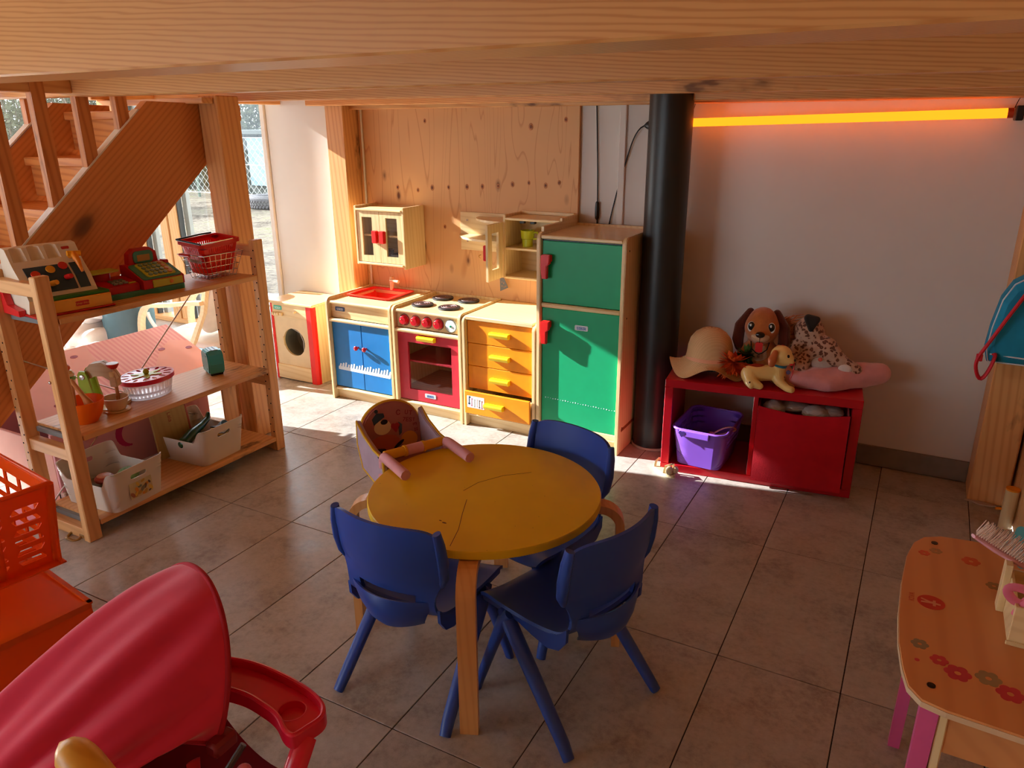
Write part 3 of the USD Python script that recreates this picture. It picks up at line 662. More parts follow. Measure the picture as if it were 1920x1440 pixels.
# ---- drawer unit
ORANGE = plain('orange_drawer', srgb(250, 150, 12), rough=.4, scale=14)
t = thing('drawer_unit', 'wooden toy drawer unit with four orange drawers', 'toy drawers')
x0, x1 = -1.862, -1.470
carcass(t, x0, x1, .548)
part(t, 'worktop', MB().box((x0+.012, FRONT-.012, .532), (x1-.018, BACK-.012, .552), .004), BX, smooth=40)
for i, (za, zb, dy) in enumerate(((.420, .528, 0), (.308, .418, 0), (.192, .306, 0), (.074, .188, -.040))):
    d = part(t, 'drawer_front', MB().box((x0+.02, FRONT+dy, za), (x1-.02, FRONT+dy+.014, zb), .002), ORANGE, smooth=False)
    part(d, 'handle', yellow_handle((za+zb)/2, -1.662 - (.012 if i == 3 else 0), y=FRONT+dy), YELLOW, smooth=30)
    part(d, 'drawer_box', MB().box((x0+.03, FRONT+dy+.014, za+.01), (x0+.036, BACK-.04+dy, zb-.02), 0).box((x1-.036, FRONT+dy+.014, za+.01), (x1-.03, BACK-.04+dy, zb-.02), 0).box((x0+.03, FRONT+dy+.014, za+.008), (x1-.03, BACK-.04+dy, za+.012), 0), BX, smooth=False)
    if i == 3:
        s = part(d, 'picture_label', MB().prism(rrect(-1.828, .106, -1.732, .166, .002), FRONT+dy-.0008, FRONT+dy-.0002, 'xz'), plain('label_paper', srgb(232, 230, 232), rough=.5), label='white paper label with small printed kitchen utensils', smooth=False)
        inks = [((-1.816, .148, .004), (40, 60, 90)), ((-1.802, .140, .003), (190, 120, 150)), ((-1.786, .136, .002), (150, 150, 140)), ((-1.772, .138, .0025), (210, 190, 180)), ((-1.759, .136, .003), (110, 90, 90)), ((-1.745, .134, .0025), (150, 40, 50))]
        for (ix, iz, iw), c in inks:
            yy = FRONT+dy-.0009
            g = unary_union([sbox(ix-iw*.45, iz-.024, ix+iw*.45, iz+.016), Point(ix, iz-.022).buffer(iw*1.3), Point(ix+iw, iz+.012).buffer(iw)])
            part(s, 'utensil_print', MB().prism(g.intersection(sbox(-1.826, .109, -1.734, .163)), yy-.0004, yy, 'xz'), plain('print_%d_%d_%d' % c, srgb(*c), rough=.6), smooth=False)

# ---- fridge
GREEN = plain('green_painted_door', srgb(0, 166, 108), rough=.45, scale=14, var=.04)
t = thing('toy_fridge', 'tall wooden toy fridge with two green doors and red handles', 'toy fridge')
x0, x1 = -1.466, -1.058
carcass(t, x0, x1, .962)
part(t, 'top_board', MB().box((x0+.018, FRONT-.016, .936), (x1-.018, BACK-.012, .952), .004), BX, smooth=40)
part(t, 'divider_rail', MB().box((x0+.018, FRONT-.016, .636), (x1-.018, BACK-.012, .656), .006), BX, smooth=40)
part(t, 'edge_lip', MB().box((x0+.001, FRONT+.02, .955), (x0+.017, BACK, .985), .003), BY, smooth=False)
for i, (za, zb, hz) in enumerate(((.658, .928, .82), (.088, .634, .528))):
    d = part(t, 'door', MB().box((x0+.021, FRONT-.004, za), (x1-.021, FRONT+.010, zb), .002), GREEN, smooth=False)
    g = Polygon([(x0+.030, hz+.048), (x0+.038, hz+.053), (x0+.070, hz+.052), (x0+.069, hz+.014), (x0+.058, hz+.004), (x0+.056, hz-.052), (x0+.034, hz-.052), (x0+.028, hz)])
    hb = MB().prism(g.buffer(-.003), FRONT-.042, FRONT-.018, 'xz').prism(g, FRONT-.039, FRONT-.021, 'xz').box((x0+.046, FRONT-.022, hz+.020), (x0+.068, FRONT-.004, hz+.048), .002)
    part(d, 'handle', hb, RED, smooth=35)
    if i == 1:
        plate(d, -1.254, .56, .062, .023, FRONT-.004)
        mb = MB()
        for k in range(28):
            px_ = -1.424 + .0125*k; pr_ = (.0030, .0022, .0016, .0026)[k % 4]
            mb.prism(Point(px_, .213 - .010*k/27 + .001*math.sin(k*1.7)).buffer(pr_, quad_segs=3), FRONT-.0048, FRONT-.0041, 'xz')
        part(d, 'dotted_border', mb, DRIP, label='row of small white dots across the door', smooth=False)
part(t, 'bottom_panel', MB().box((x0+.018, FRONT-.010, .052), (x1-.018, FRONT+.012, .088), .003), BX, smooth=False)
part(t, 'door_gap', MB().box((x0+.019, FRONT+.002, .92), (x1-.019, FRONT+.01, .936), 0), BLACK, smooth=False)
for zz in (.905, .62, .12): part(t, 'screw', MB().cyl((x1-.0005, FRONT+.02, zz), (x1+.001, FRONT+.02, zz), .004, n=10), BLACK)
part(t, 'cross_rail', MB().box((x1-.001, FRONT+.01, .105), (x1+.002, BACK-.05, .117), 0), wood('rail_dark', srgb(150, 84, 40), srgb(110, 60, 30), 'y', knots=False), smooth=False)

# ---- washing machine
WASHF = plain('washer_front_veneer', srgb(232, 206, 160), rough=.45, var=.05)
DRUM = plain('washer_drum', srgb(120, 118, 104), rough=.45)
t = thing('toy_washing_machine', 'pale wooden toy washing machine with red corner strips and a round door', 'toy washing machine')
F0 = 3.05
g = sbox(-3.212, .09, -2.956, .375).difference(affinity.scale(Point(-3.073, .232).buffer(.080, quad_segs=14), 1.0, 1.0))
fr = part(t, 'front_panel', MB().prism(g, F0-.004, F0+.008, 'xz'), WASHF, smooth=False)
part(t, 'drawer_panel', MB().box((-3.212, F0-.012, .006), (-2.956, F0+.008, .090), .002), BX, smooth=False)
part(t, 'control_panel', MB().box((-3.212, F0-.012, .374), (-2.956, F0+.008, .452), .002), BX, smooth=False)
REDSTRIP = plain('red_strip', srgb(232, 30, 20), rough=.4)
part(t, 'corner_strip', MB().prism(Polygon([(-2.956, F0-.012), (-2.922, F0-.012), (-2.910, F0), (-2.910, F0+.018), (-2.956, F0+.018)]), 0, .452), REDSTRIP, smooth=False)
part(t, 'corner_strip', MB().prism(Polygon([(-3.212, F0-.010), (-3.226, F0-.010), (-3.236, F0), (-3.236, F0+.018), (-3.212, F0+.018)]), 0, .452), REDSTRIP, smooth=False)
part(t, 'side_panel', MB().box((-2.926, F0+.018, 0), (-2.912, YB-.03, .452), .001), BZ, smooth=False)
part(t, 'side_panel', MB().box((-3.234, F0+.018, 0), (-3.22, YB-.03, .452), .001), BZ, smooth=False)
part(t, 'back_panel', MB().box((-3.22, YB-.04, 0), (-2.926, YB-.03, .452), 0), BZ, smooth=False)
part(t, 'lid', MB().box((-3.248, F0-.022, .452), (-2.90, YB-.028, .466), .003), BX, smooth=False)
T = TR((-3.073, F0+.008, .232)) @ R3([1, 0, 0], -90)
dr = part(t, 'drum', MB().lathe([(.082, 0), (.084, .10), (.06, .13), (.0001, .13)], n=36, T=T), DRUM)
part(dr, 'drum_fin', MB().tube([(-3.10, F0+.02, .305), (-3.085, F0+.06, .27), (-3.075, F0+.07, .22), (-3.05, F0+.045, .165)], .003, 8), WHITEP)
part(t, 'door_hinge', MB().box((-3.157, F0-.008, .205), (-3.148, F0+.002, .255), .001), BZ, smooth=False)
plate(t, -3.166, .428, .060, .024, F0-.012, bg=PLATE_GREEN, ink=plain('plate_white', srgb(210, 240, 230)))
for kx in (-3.196, -3.178, -3.160): part(t, 'push_button', MB().box((kx-.008, F0-.030, .384), (kx+.008, F0-.012, .402), .002), BX, smooth=False)
part(t, 'button_block', MB().box((-3.150, F0-.028, .384), (-3.128, F0-.012, .402), .003), BX, smooth=False)
part(t, 'peg', MB().cyl((-3.03, F0-.012, .414), (-3.03, F0-.034, .414), .005, n=10), BX)

# ---- little wall cupboard
t = thing('wall_cupboard', 'small closed wooden wall cupboard with two glazed doors and red handles', 'toy cupboard')
x0, x1, z0, z1, y0 = -2.646, -2.327, .700, 1.006, 3.14
part(t, 'side_panel', MB().box((x0, y0-.004, z0), (x0+.013, 3.318, z1), .002), BZ, smooth=False)
part(t, 'side_panel', MB().box((x1-.013, y0-.004, z0-.006), (x1, 3.318, z1), .002), BZ, smooth=False)
part(t, 'top_board', MB().box((x0+.013, y0-.008, z1-.024), (x1-.013, 3.318, z1-.012), .003), BX, smooth=False)
part(t, 'bottom_board', MB().box((x0+.013, y0-.010, z0+.004), (x1-.013, 3.318, z0+.016), .003), BX, smooth=False)
part(t, 'shelf', MB().box((x0+.013, y0+.03, .848), (x1-.013, 3.316, .858), .001), BX, smooth=False)
part(t, 'back_panel', MB().box((x0+.01, 3.312, z0), (x1-.01, 3.319, z1-.01), 0), BX, smooth=False)
for i, (a, b) in enumerate(((x0+.014, -2.4875), (-2.4855, x1-.014))):
    w0 = (-2.600, .752, -2.535, .950) if i == 0 else (-2.446, .752, -2.374, .950)
    d = part(t, 'door', MB().prism(sbox(a, z0+.018, b, z1-.026).difference(sbox(*w0)), y0, y0+.012, 'xz'), BZ, smooth=False)
    part(d, 'pane', MB().box((w0[0], y0+.005, w0[1]), (w0[2], y0+.007, w0[3]), 0), glass_pane(), smooth=False)
    kx = -2.511 if i == 0 else -2.464
    part(d, 'handle', MB().box((kx-.0155, y0-.022, .820), (kx+.0155, y0, .884), .003), RED, smooth=False)
    hx = a-.004 if i == 0 else b+.002
    for zz in (.74, .93): part(d, 'hinge', MB().box((hx, y0-.003, zz), (hx+.004, y0+.006, zz+.03), .001), BZ, smooth=False)
bw = thing('bowl', 'dark wooden bowl behind the glass of the small wall cupboard', 'bowl', (-2.53, 3.22, z0+.017))
part(bw, 'body', MB().lathe([(.0001, 0), (.03, 0), (.05, .03), (.056, .055), (.052, .055), (.045, .03), (.0001, .006)], n=24), plain('dark_bowl_wood', srgb(96, 52, 30), rough=.5))
bw = thing('bowl', 'second dark bowl on the right behind the glass of the small wall cupboard', 'bowl', (-2.42, 3.22, z0+.017))
part(bw, 'body', MB().lathe([(.0001, 0), (.03, 0), (.048, .02), (.05, .04), (.046, .04), (.04, .02), (.0001, .006)], n=24), plain('dark_bowl_wood', srgb(96, 52, 30), rough=.5))

# ---- open wall unit beside the fridge
t = thing('open_wall_cupboard', 'open wooden wall unit with a swung-out glazed door above the orange drawers', 'toy cupboard')
x0, x1, z0, z1, y0 = -1.758, -1.450, .702, 1.000, 3.15
part(t, 'side_panel', MB().box((x0, y0-.004, z0), (x0+.013, 3.318, z1), .002), BZ, smooth=False)
part(t, 'side_panel', MB().box((x1-.013, y0-.004, z0), (x1, 3.318, z1), .002), BZ, smooth=False)
part(t, 'top_board', MB().box((x0+.013, y0-.008, z1-.024), (x1-.013, 3.318, z1-.012), .003), BX, smooth=False)
part(t, 'back_lip', MB().box((x0+.013, 3.306, z1-.012), (x1-.013, 3.318, z1+.004), .002), BX, smooth=False)
part(t, 'bottom_board', MB().box((x0+.013, y0-.012, z0), (x1-.013, 3.318, z0+.012), .003), BX, smooth=False)
part(t, 'shelf', MB().box((x0+.013, y0-.004, .838), (x1-.013, 3.316, .849), .002), BX, smooth=False)
part(t, 'back_panel', MB().box((x0+.01, 3.312, z0), (x1-.01, 3.319, z1-.01), 0), BX, smooth=False)
for hx in (-1.665, -1.61): part(t, 'door_catch', MB().box((hx-.012, y0+.01, z1-.038), (hx+.012, y0+.03, z1-.024), .002), BLACK, smooth=False)
d = part(t, 'door', MB().prism(sbox(3.002, z0+.002, 3.146, z1-.034).difference(sbox(3.040, .755, 3.104, .925)), x0-.012, x0, 'yz'), BZ, smooth=False)
part(d, 'pane', MB().box((x0-.007, 3.040, .755), (x0-.005, 3.104, .925), 0), glass_pane(), smooth=False)
part(d, 'handle', MB().box((x0-.030, 3.006, .800), (x0-.012, 3.026, .872), .003), RED, smooth=False)
# corner shelves with rounded fronts
part(t, 'end_backboard', MB().box((-2.098, 3.310, .792), (x0, 3.319, .983), .001), BX, smooth=False)
for zz, rx, ry in ((.966, .225, .165), (.873, .335, .165), (.812, .12, .10)):
    q = [(x0-.001, 3.31), (x0-.001, 3.31-ry)] + [(x0 - rx*math.sin(a), 3.31 - ry*math.cos(a)) for a in np.linspace(.25, math.pi/2, 10)]
    if zz < .82: q = [(x+0.0, y) for x, y in q]
    part(t, 'rounded_shelf', MB().prism(Polygon(q), zz-.011, zz), BX, smooth=False)
for sx_, sz_ in ((-2.056, .942), (-2.056, .838)): part(t, 'screw', MB().cyl((sx_, 3.311, sz_), (sx_, 3.306, sz_), .005, n=10), STEEL)
mug = thing('mug', 'lime yellow plastic mug on the shelf of the open wall unit', 'mug', (-1.662, 3.215, .8495))
LIME = plain('lime_plastic', srgb(206, 216, 40), rough=.35)
part(mug, 'cup', MB().lathe([(.0001, 0), (.025, 0), (.026, .036), (.031, .038), (.034, .076), (.0325, .076), (.029, .04), (.024, .036), (.023, .004), (.0001, .004)], n=28), LIME)
part(mug, 'handle', MB().tube([(.031, 0, .066), (.05, 0, .068), (.059, 0, .054), (.052, 0, .038), (.031, 0, .036)], .0045, 8), LIME)
sp = thing('toy_spatula', 'small grey slotted spatula hanging below the open door of the wall unit', 'spatula', (-1.85, 3.295, 0))
SPAT = plain('spatula_grey', srgb(120, 118, 116), rough=.35, metallic=.6)
bl = Polygon([(-.011, .668), (.012, .668), (.036, .62), (-.010, .598)])
for q in ((0, .645), (.010, .640), (0, .625), (.012, .622), (.022, .625)): bl = bl.difference(affinity.scale(Point(*q).buffer(.0032, quad_segs=3), .7, 1.5))
part(sp, 'blade', MB().prism(bl, -.0008, .0008, 'xz'), SPAT, smooth=False)
part(sp, 'handle', MB().tube([(0, 0, .668), (-.006, .004, .72), (-.010, .006, .77)], [.004, .006, .008], 10, flat=.45), SPAT)
part(sp, 'hook', MB().tube([(-.012, .016, .782), (-.012, 0, .782), (-.012, -.004, .775)], .002, 6), STEEL)
hk = thing('cup_hook', 'tiny brass cup hook in the plywood left of the hanging spatula', 'hook', (-1.985, 3.318, .77))
part(hk, 'hook', MB().tube([(0, 0, 0), (0, -.018, 0), (.004, -.024, -.008), (.008, -.018, -.014)], .002, 6), plain('brass', srgb(210, 180, 110), metallic=1.0, rough=.3))
# ================================================================== STOVE PIPE, CABLES, LAMP
PIPE = plain('matt_black_pipe', (.012, .014, .014), rough=.38, var=.1)
t = thing('stove_pipe', 'thick matt black vertical stove pipe beside the green fridge', 'stove pipe', (-.968, 3.125, 0))
part(t, 'pipe', MB().lathe([(.0001, .004), (.088, .004), (.088, 1.72)], n=48), PIPE)
part(t, 'base_ring', MB().lathe([(.089, 0), (.094, .003), (.092, .012), (.088, .012)], n=48), plain('sealant', srgb(170, 150, 136), rough=.8))
t = thing('lamp_cable', 'thin black cable with a hand switch hanging on the white wall', 'cable')
part(t, 'cord', MB().tube([(-1.376, 3.332, 1.50), (-1.362, 3.332, 1.2), (-1.358, 3.332, 1.05), (-1.357, 3.332, .90)], .0032, 8), BLACK)
part(t, 'switch', MB().tube([(-1.3575, 3.328, 1.062), (-1.3575, 3.328, 1.055), (-1.3575, 3.328, 1.03), (-1.3575, 3.328, 1.0), (-1.3575, 3.328, .985), (-1.3575, 3.328, .978)], [.004, .009, .0105, .0105, .009, .004], 12), BLACK, label='black inline hand switch')
t = thing('power_cable', 'black cable curving from a plug beside the stove pipe', 'cable')
part(t, 'cord', MB().tube(spline([(-1.13, 3.318, 1.392), (-1.155, 3.322, 1.388), (-1.185, 3.326, 1.355), (-1.215, 3.33, 1.28), (-1.245, 3.332, 1.18), (-1.285, 3.332, 1.02), (-1.30, 3.33, .94)], 30), .0030, 8), BLACK)
part(t, 'plug', MB().tube([(-1.108, 3.31, 1.394), (-1.116, 3.31, 1.394), (-1.130, 3.312, 1.393), (-1.142, 3.318, 1.392)], [.022, .022, .014, .006], 16), BLACK)
part(t, 'socket', MB().box((-1.112, 3.326, 1.37), (-1.07, 3.34, 1.42), .003), BLACK, smooth=False)

ORG = usdkit.material(stage, L('orange_tube_glow'), {'e': ('emission', {'color': (1.0, .165, .006), 'strength': 2.9})}, surface='e.emission')
t = thing('tube_lamp', 'glowing orange fluorescent tube on the wall under the beams', 'lamp')
part(t, 'tube', MB().tube([(-.915, 3.262, 1.4035), (.188, 3.262, 1.428)], .0165, 20), ORG)
END = plain('tube_end_red', srgb(190, 60, 20), rough=.4)
part(t, 'tube_end', MB().tube([(.188, 3.262, 1.428), (.206, 3.262, 1.4285)], .0168, 16), END)
part(t, 'tube_end', MB().tube([(-.93, 3.262, 1.4035), (-.915, 3.262, 1.4036)], .0168, 16), ORG)
part(t, 'holder', MB().box((.212, 3.24, 1.403), (.236, 3.34, 1.452), .003), BLACK, smooth=False)
part(t, 'hanger_wire', MB().tube([(.206, 3.262, 1.445), (.214, 3.27, 1.47), (.219, 3.3, 1.478)], .0015, 6), BLACK)
part(t, 'hanger_wire', MB().tube([(-.913, 3.2445, 1.385), (-.914, 3.2445, 1.42), (-.917, 3.262, 1.445), (-.914, 3.25, 1.452), (-.92, 3.3, 1.482)], .0012, 6), BLACK)

# ================================================================== RED CUBE SHELF AND WHAT IT HOLDS
SHROT = math.degrees(math.atan2(.089, .741)); SH0 = np.array([-.848, 2.875, 0])
def sh(x, y, z=0.0):
    a = math.radians(SHROT); return (SH0[0] + x*math.cos(a) - y*math.sin(a), SH0[1] + x*math.sin(a) + y*math.cos(a), z)
REDL = plain('red_lacquer', srgb(196, 14, 34), rough=.3, var=.03)
t = thing('cube_shelf', 'low red lacquered two-compartment shelf against the white wall', 'shelf', SH0, SHROT)
W, D, Hh = .746, .355, .408
part(t, 'top_board', MB().box((0, 0, Hh-.034), (W, D, Hh), .002), REDL, smooth=False)
part(t, 'bottom_board', MB().box((0, 0, 0), (W, D, .034), .002), REDL, smooth=False)
part(t, 'side_board', MB().box((0, 0, .034), (.034, D, Hh-.034), .002), REDL, smooth=False)
part(t, 'side_board', MB().box((W-.034, 0, .034), (W, D, Hh-.034), .002), REDL, smooth=False)
part(t, 'divider', MB().box((.352, .002, .034), (.370, D, Hh-.034), .001), REDL, smooth=False)

REDF = plain('red_fabric', srgb(206, 18, 40), rough=.85, spec=.15, bump=.3, var=.06, sheen=.3, scale=20)
t = thing('fabric_bin', 'red fabric storage bin pulled slightly out of the right compartment', 'storage bin', sh(.372, -.024, .034), SHROT)
bw_, bh_, bd_ = .334, .315, .31
gx_ = np.linspace(0, 1, 24); gz_ = np.linspace(0, 1, 20); A, B = np.meshgrid(gx_, gz_, indexing='ij')
yy_ = -.012*np.sin(np.pi*A)*np.sin(np.pi*B*.9) - .016*(1-B) + .004*(meshkit.fbm(np.stack([A*4, B*4, A*0], -1), 3, 2)-.5)
sag = -.018*np.sin(np.pi*A)*(B**6)
pts = np.stack([A*bw_, yy_, B*bh_ + sag], -1).reshape(-1, 3); id_ = np.arange(pts.shape[0]).reshape(A.shape)
Fq = np.stack([id_[:-1, :-1], id_[1:, :-1], id_[1:, 1:], id_[:-1, 1:]], -1).reshape(-1, 4)
mb = MB().raw(pts, Fq).raw(pts + [0, .005, 0], Fq)
part(t, 'front_panel', mb, REDF, smooth=True)
part(t, 'side_panel', MB().box((0, -.004, .004), (.005, bd_, bh_-.012), .001), REDF, smooth=False)
part(t, 'side_panel', MB().box((bw_-.005, -.004, .004), (bw_, bd_, bh_-.012), .001), REDF, smooth=False)
part(t, 'back_panel', MB().box((0, bd_-.005, .004), (bw_, bd_, bh_-.012), .001), REDF, smooth=False)
part(t, 'base_panel', MB().box((0, 0, .001), (bw_, bd_, .006), .001), REDF, smooth=False)
part(t, 'hem', MB().tube([(x*bw_, -.004-.012*math.sin(math.pi*x)*.3, bh_ - .060 - .010*math.sin(math.pi*x)) for x in np.linspace(.02, .98, 16)], .0012, 6), REDF)
WH = plain('white_cloth', srgb(222, 206, 198), rough=.9, spec=.1, bump=.5)
t = thing('cloth_heap', 'crumpled white cloths filling the red fabric bin', 'cloth', sh(.54, .10, .33), SHROT)
for i, (cx, cy, rx, ry, rz) in enumerate(((-.11, -.03, .045, .05, .028), (-.04, .02, .06, .06, .020), (.045, -.035, .05, .045, .026), (.10, .0, .05, .05, .02))):
    m = trimesh.creation.icosphere(4); v = np.array(m.vertices); v *= (1 + .35*(meshkit.fbm(v*2.3+i*7, 4, i)-.5))[:, None]*np.array([rx, ry, rz])
    part(t, 'cloth_fold', MB().raw(v + [cx, cy, -.012], m.faces), WH, smooth=True)

PURP = plain('purple_plastic', srgb(150, 96, 222), rough=.35, var=.02)
t = thing('purple_basket', 'purple plastic basket with heart cut-out in the left compartment', 'basket', sh(.172, .128, .037), SHROT - 9)
def perforated_basket(w, d, h, taper, hole_fn, th=.0028, r=.03, front_hole=None):
    """tapered basket unrolled as a strip, holes cut in the strip, wrapped round a rounded rectangle"""
    base = rrect(-w/2, -d/2, w/2, d/2, r, 6); ex = base.exterior; Lp = ex.length
    strip = sbox(0, 0, Lp, h)
    holes = hole_fn(ex, Lp, h)
    if holes: strip = strip.difference(unary_union(holes))
    v, f = trimesh.creation.triangulate_polygon(strip, engine='earcut') if False else (None, None)
    m = trimesh.creation.extrude_polygon(strip, th, engine='earcut')
    m = m.subdivide_to_size(.035, max_iter=8) if True else m
    v = np.array(m.vertices); out = np.zeros_like(v)
    for i, (s, z, o) in enumerate(v):
        p = ex.interpolate(min(max(s, 0), Lp-1e-6)); q = ex.interpolate((s + 1e-3) % Lp); tx, ty = q.x-p.x, q.y-p.y; n = math.hypot(tx, ty) + 1e-12
        k = 1 - taper*(1 - z/h); out[i] = (p.x*k - ty/n*-o*0 + 0, p.y*k, z)
        nx, ny = ty/n, -tx/n
        c = p.x*nx + p.y*ny
        sg = -1 if c > 0 else 1
        out[i, 0] += sg*nx*o; out[i, 1] += sg*ny*o
    return MB().raw(out, m.faces)
def pb_holes(ex, Lp, h):
    H = []
    n = int(Lp/.017)
    for i in range(n):
        s = (i+.5)*Lp/n; p = ex.interpolate(s)
        if p.y < -.10 or abs(p.x) < .0 or p.y > .125: continue
        for k, zc in enumerate((.085, .11, .135)):
            H.append(affinity.scale(Point(s + (.004 if k % 2 else 0), zc).buffer(.0055, quad_segs=4), 1, 1.6))
    return H
part(t, 'body', perforated_basket(.225, .31, .165, .17, pb_holes, r=.04), PURP, smooth=30)
part(t, 'base', MB().prism(rrect(-.225*.41, -.31*.41, .225*.41, .31*.41, .03), 0, .004), PURP, smooth=False)
rim = [(x, y, .165) for x, y in np.array(rrect(-.1125, -.155, .1125, .155, .042, 8).exterior.coords)[:-1]]
part(t, 'rim', MB().tube(rim, .0055, 8, closed=True), PURP)
part(t, 'grip_tab', MB().box((-.075, -.164, .137), (.050, -.152, .167), .004), PURP, smooth=40)
heart = unary_union([Point(-.0065, .004).buffer(.0075), Point(.0065, .004).buffer(.0075), Polygon([(-.0135, .002), (.0135, .002), (0, -.016)])])
part(t, 'heart_hole', MB().prism(affinity.translate(heart, -.062, .150), -.1652, -.1638, 'xz', T=TR((0, 0, 0))), plain('heart_shadow', srgb(60, 24, 110), rough=.6), label='dark heart-shaped cut-out in the grip', smooth=False)
PINKS = plain('faded_pink_toy', srgb(206, 120, 130), rough=.6)
for nm, lab, ct, mesh, mm, lo, rz in (
    ('toy_boot', 'small pink toy boot lying in the purple basket', 'toy boot', MB().add(blob({'a': ((-.03, 0, .02), .018), 'b': ((.03, 0, .02), .016), 'c': ((.045, .0, .05), .015)}, [('a', 'b'), ('b', 'c')], .006, 6)), PINKS, sh(.15, .05, .115), 20),
    ('pink_cloth', 'dusky pink crumpled doll cloth in the purple basket', 'cloth', MB().add(blob({'a': ((-.05, 0, .0), .03), 'b': ((.04, .02, .005), .035), 'c': ((.01, -.04, .0), .025)}, [('a', 'b', 'c')], .012, 3)), plain('dusky_cloth', srgb(188, 96, 110), rough=.9), sh(.19, .12, .105), 0),
    ('hair_band', 'pale looped hair band sticking up in the purple basket', 'hair band', MB().tube(spline([(-.07, 0, 0), (-.02, .0, .03), (.04, .0, .055), (.055, .01, .045), (.04, .02, .03), (-.02, .02, .005), (-.06, .02, -.01)], 30), .004, 8), plain('hairband_pale', srgb(206, 150, 120), rough=.5), sh(.235, .07, .150), 10),
    ('white_lace', 'small white lace scrap in the purple basket', 'cloth', MB().add(blob({'a': ((-.02, 0, .0), .02), 'b': ((.02, .005, .005), .018)}, [('a', 'b')], .008, 2)), WH, sh(.195, .04, .135), 0)):
    q = thing(nm, lab, ct, lo, rz); part(q, 'body', mesh, mm, smooth=True)

# ---- sandal lying in the sun patch
CREAM = plain('cream_leather', srgb(226, 204, 160), rough=.5)
t = thing('doll_sandal', 'small cream strappy doll sandal on the sunlit floor', 'sandal', (-.825, 2.862, 0), -38)
so = affinity.scale(Point(0, 0).buffer(.07, quad_segs=10), 1, .38)
part(t, 'sole', MB().prism(so, 0, .012), CREAM, smooth=30)
part(t, 'heel', MB().box((.035, -.016, 0), (.058, .016, .03), .004), CREAM, smooth=30)
part(t, 'strap', MB().tube([(-.04, -.02, .01), (-.042, -.014, .035), (-.042, .0, .045), (-.042, .014, .035), (-.04, .02, .01)], .006, 8, flat=.4), CREAM)
part(t, 'strap', MB().tube([(.03, -.022, .012), (.035, -.02, .045), (.05, 0, .055), (.035, .02, .045), (.03, .022, .012)], .006, 8, flat=.4), CREAM)
part(t, 'bow', MB().ball((.052, -.012, .03), (.014, .016, .02)).ball((.058, .014, .03), (.012, .014, .016)), CREAM, smooth=True)

# ---- straw hat
STRAW = usdkit.material(stage, L('straw'), {'tc': ('texture_coordinate', {}), 'w': ('wave_texture', {'wave_type': 'bands', 'bands_direction': 'z', 'scale': 130.0, 'distortion': 1.0}), 'r': ('rgb_ramp', {'ramp': [(0, srgb(218, 174, 122)), (1, srgb(236, 194, 142))]}), 'b': ('bump', {'strength': .5, 'distance': .002}), 'p': ('principled_bsdf', {'roughness': .7, 'specular_ior_level': .3})},
    [('tc.object', 'w.vector'), ('w.fac', 'r.fac'), ('r.color', 'p.base_color'), ('w.fac', 'b.height'), ('b.normal', 'p.normal')], surface='p.BSDF')
t = thing('straw_hat', 'wavy-brimmed straw hat with orange flower on the red shelf', 'hat', sh(.150, .155, Hh), SHROT)
th = np.linspace(0, 2*np.pi, 96, endpoint=False); rows = []
for k, (r_, z_) in enumerate(((.004, .195), (.035, .190), (.062, .173), (.080, .148), (.089, .118), (.092, .085), (.097, .062), (.115, .047), (.138, .038), (.160, .034))):
    w_ = max(0, k-6)/3.0
    rows.append(np.c_[r_*np.cos(th)*1.02, r_*np.sin(th)*.92, z_ + w_*.027*np.sin(4.0*th + .9) - w_*.004])
rows.append(rows[-1] + [0, 0, -.003]); rows += [rw + [0, 0, -.003] for rw in rows[-3:6:-1]]
V = np.vstack(rows); n = len(th); Fq = []
for i in range(len(rows)-1):
    for j in range(n): Fq.append([i*n+j, i*n+(j+1) % n, (i+1)*n+(j+1) % n, (i+1)*n+j])
part(t, 'straw_body', MB().raw(V, Fq), STRAW, smooth=True)
part(t, 'hat_lining', MB().lathe([(.0001, .05), (.085, .05), (.10, .034)], n=40), plain('hat_dark_lining', (.01, .01, .012), rough=.9))
part(t, 'ribbon', MB().lathe([(.0935, .078), (.096, .072), (.0985, .064)], n=48, sy=.93), plain('hat_ribbon', srgb(240, 170, 130), rough=.6))
def petals(mat_key, col, c, n, ln, seed, lean=.5):
    r = np.random.default_rng(seed); mb = MB()
    for i in range(n):
        a = r.uniform(0, 6.28); e = r.uniform(.15, 1.25); l_ = ln*r.uniform(.7, 1.15)
        d = np.array([math.cos(a)*math.cos(e), -abs(math.sin(e))*.7 - .2*math.sin(a), math.sin(a)*math.cos(e)]); d /= np.linalg.norm(d)
        s = np.cross(d, [0, 0, 1.0]); s /= np.linalg.norm(s) + 1e-9; w_ = l_*.2
        p = np.asarray(c); q = [p, p + d*l_*.5 + s*w_, p + d*l_, p + d*l_*.5 - s*w_, p + d*l_*.5 + np.cross(d, s)*.004]
        mb.raw(q, np.array([[0, 1, 4], [1, 2, 4], [2, 3, 4], [3, 0, 4]]))
    return mb
part(t, 'flower', petals('f', None, (.105, -.055, .072), 90, .082, 3), plain('orange_petals', srgb(250, 96, 24), rough=.7, var=.25, scale=40), label='orange silk flower with pointed petals', smooth=False)
part(t, 'leaf_spray', petals('l', None, (.148, .0, .095), 40, .060, 5), plain('green_leaves', srgb(66, 104, 40), rough=.7, var=.25, scale=40), label='green silk leaves behind the orange flower', smooth=False)

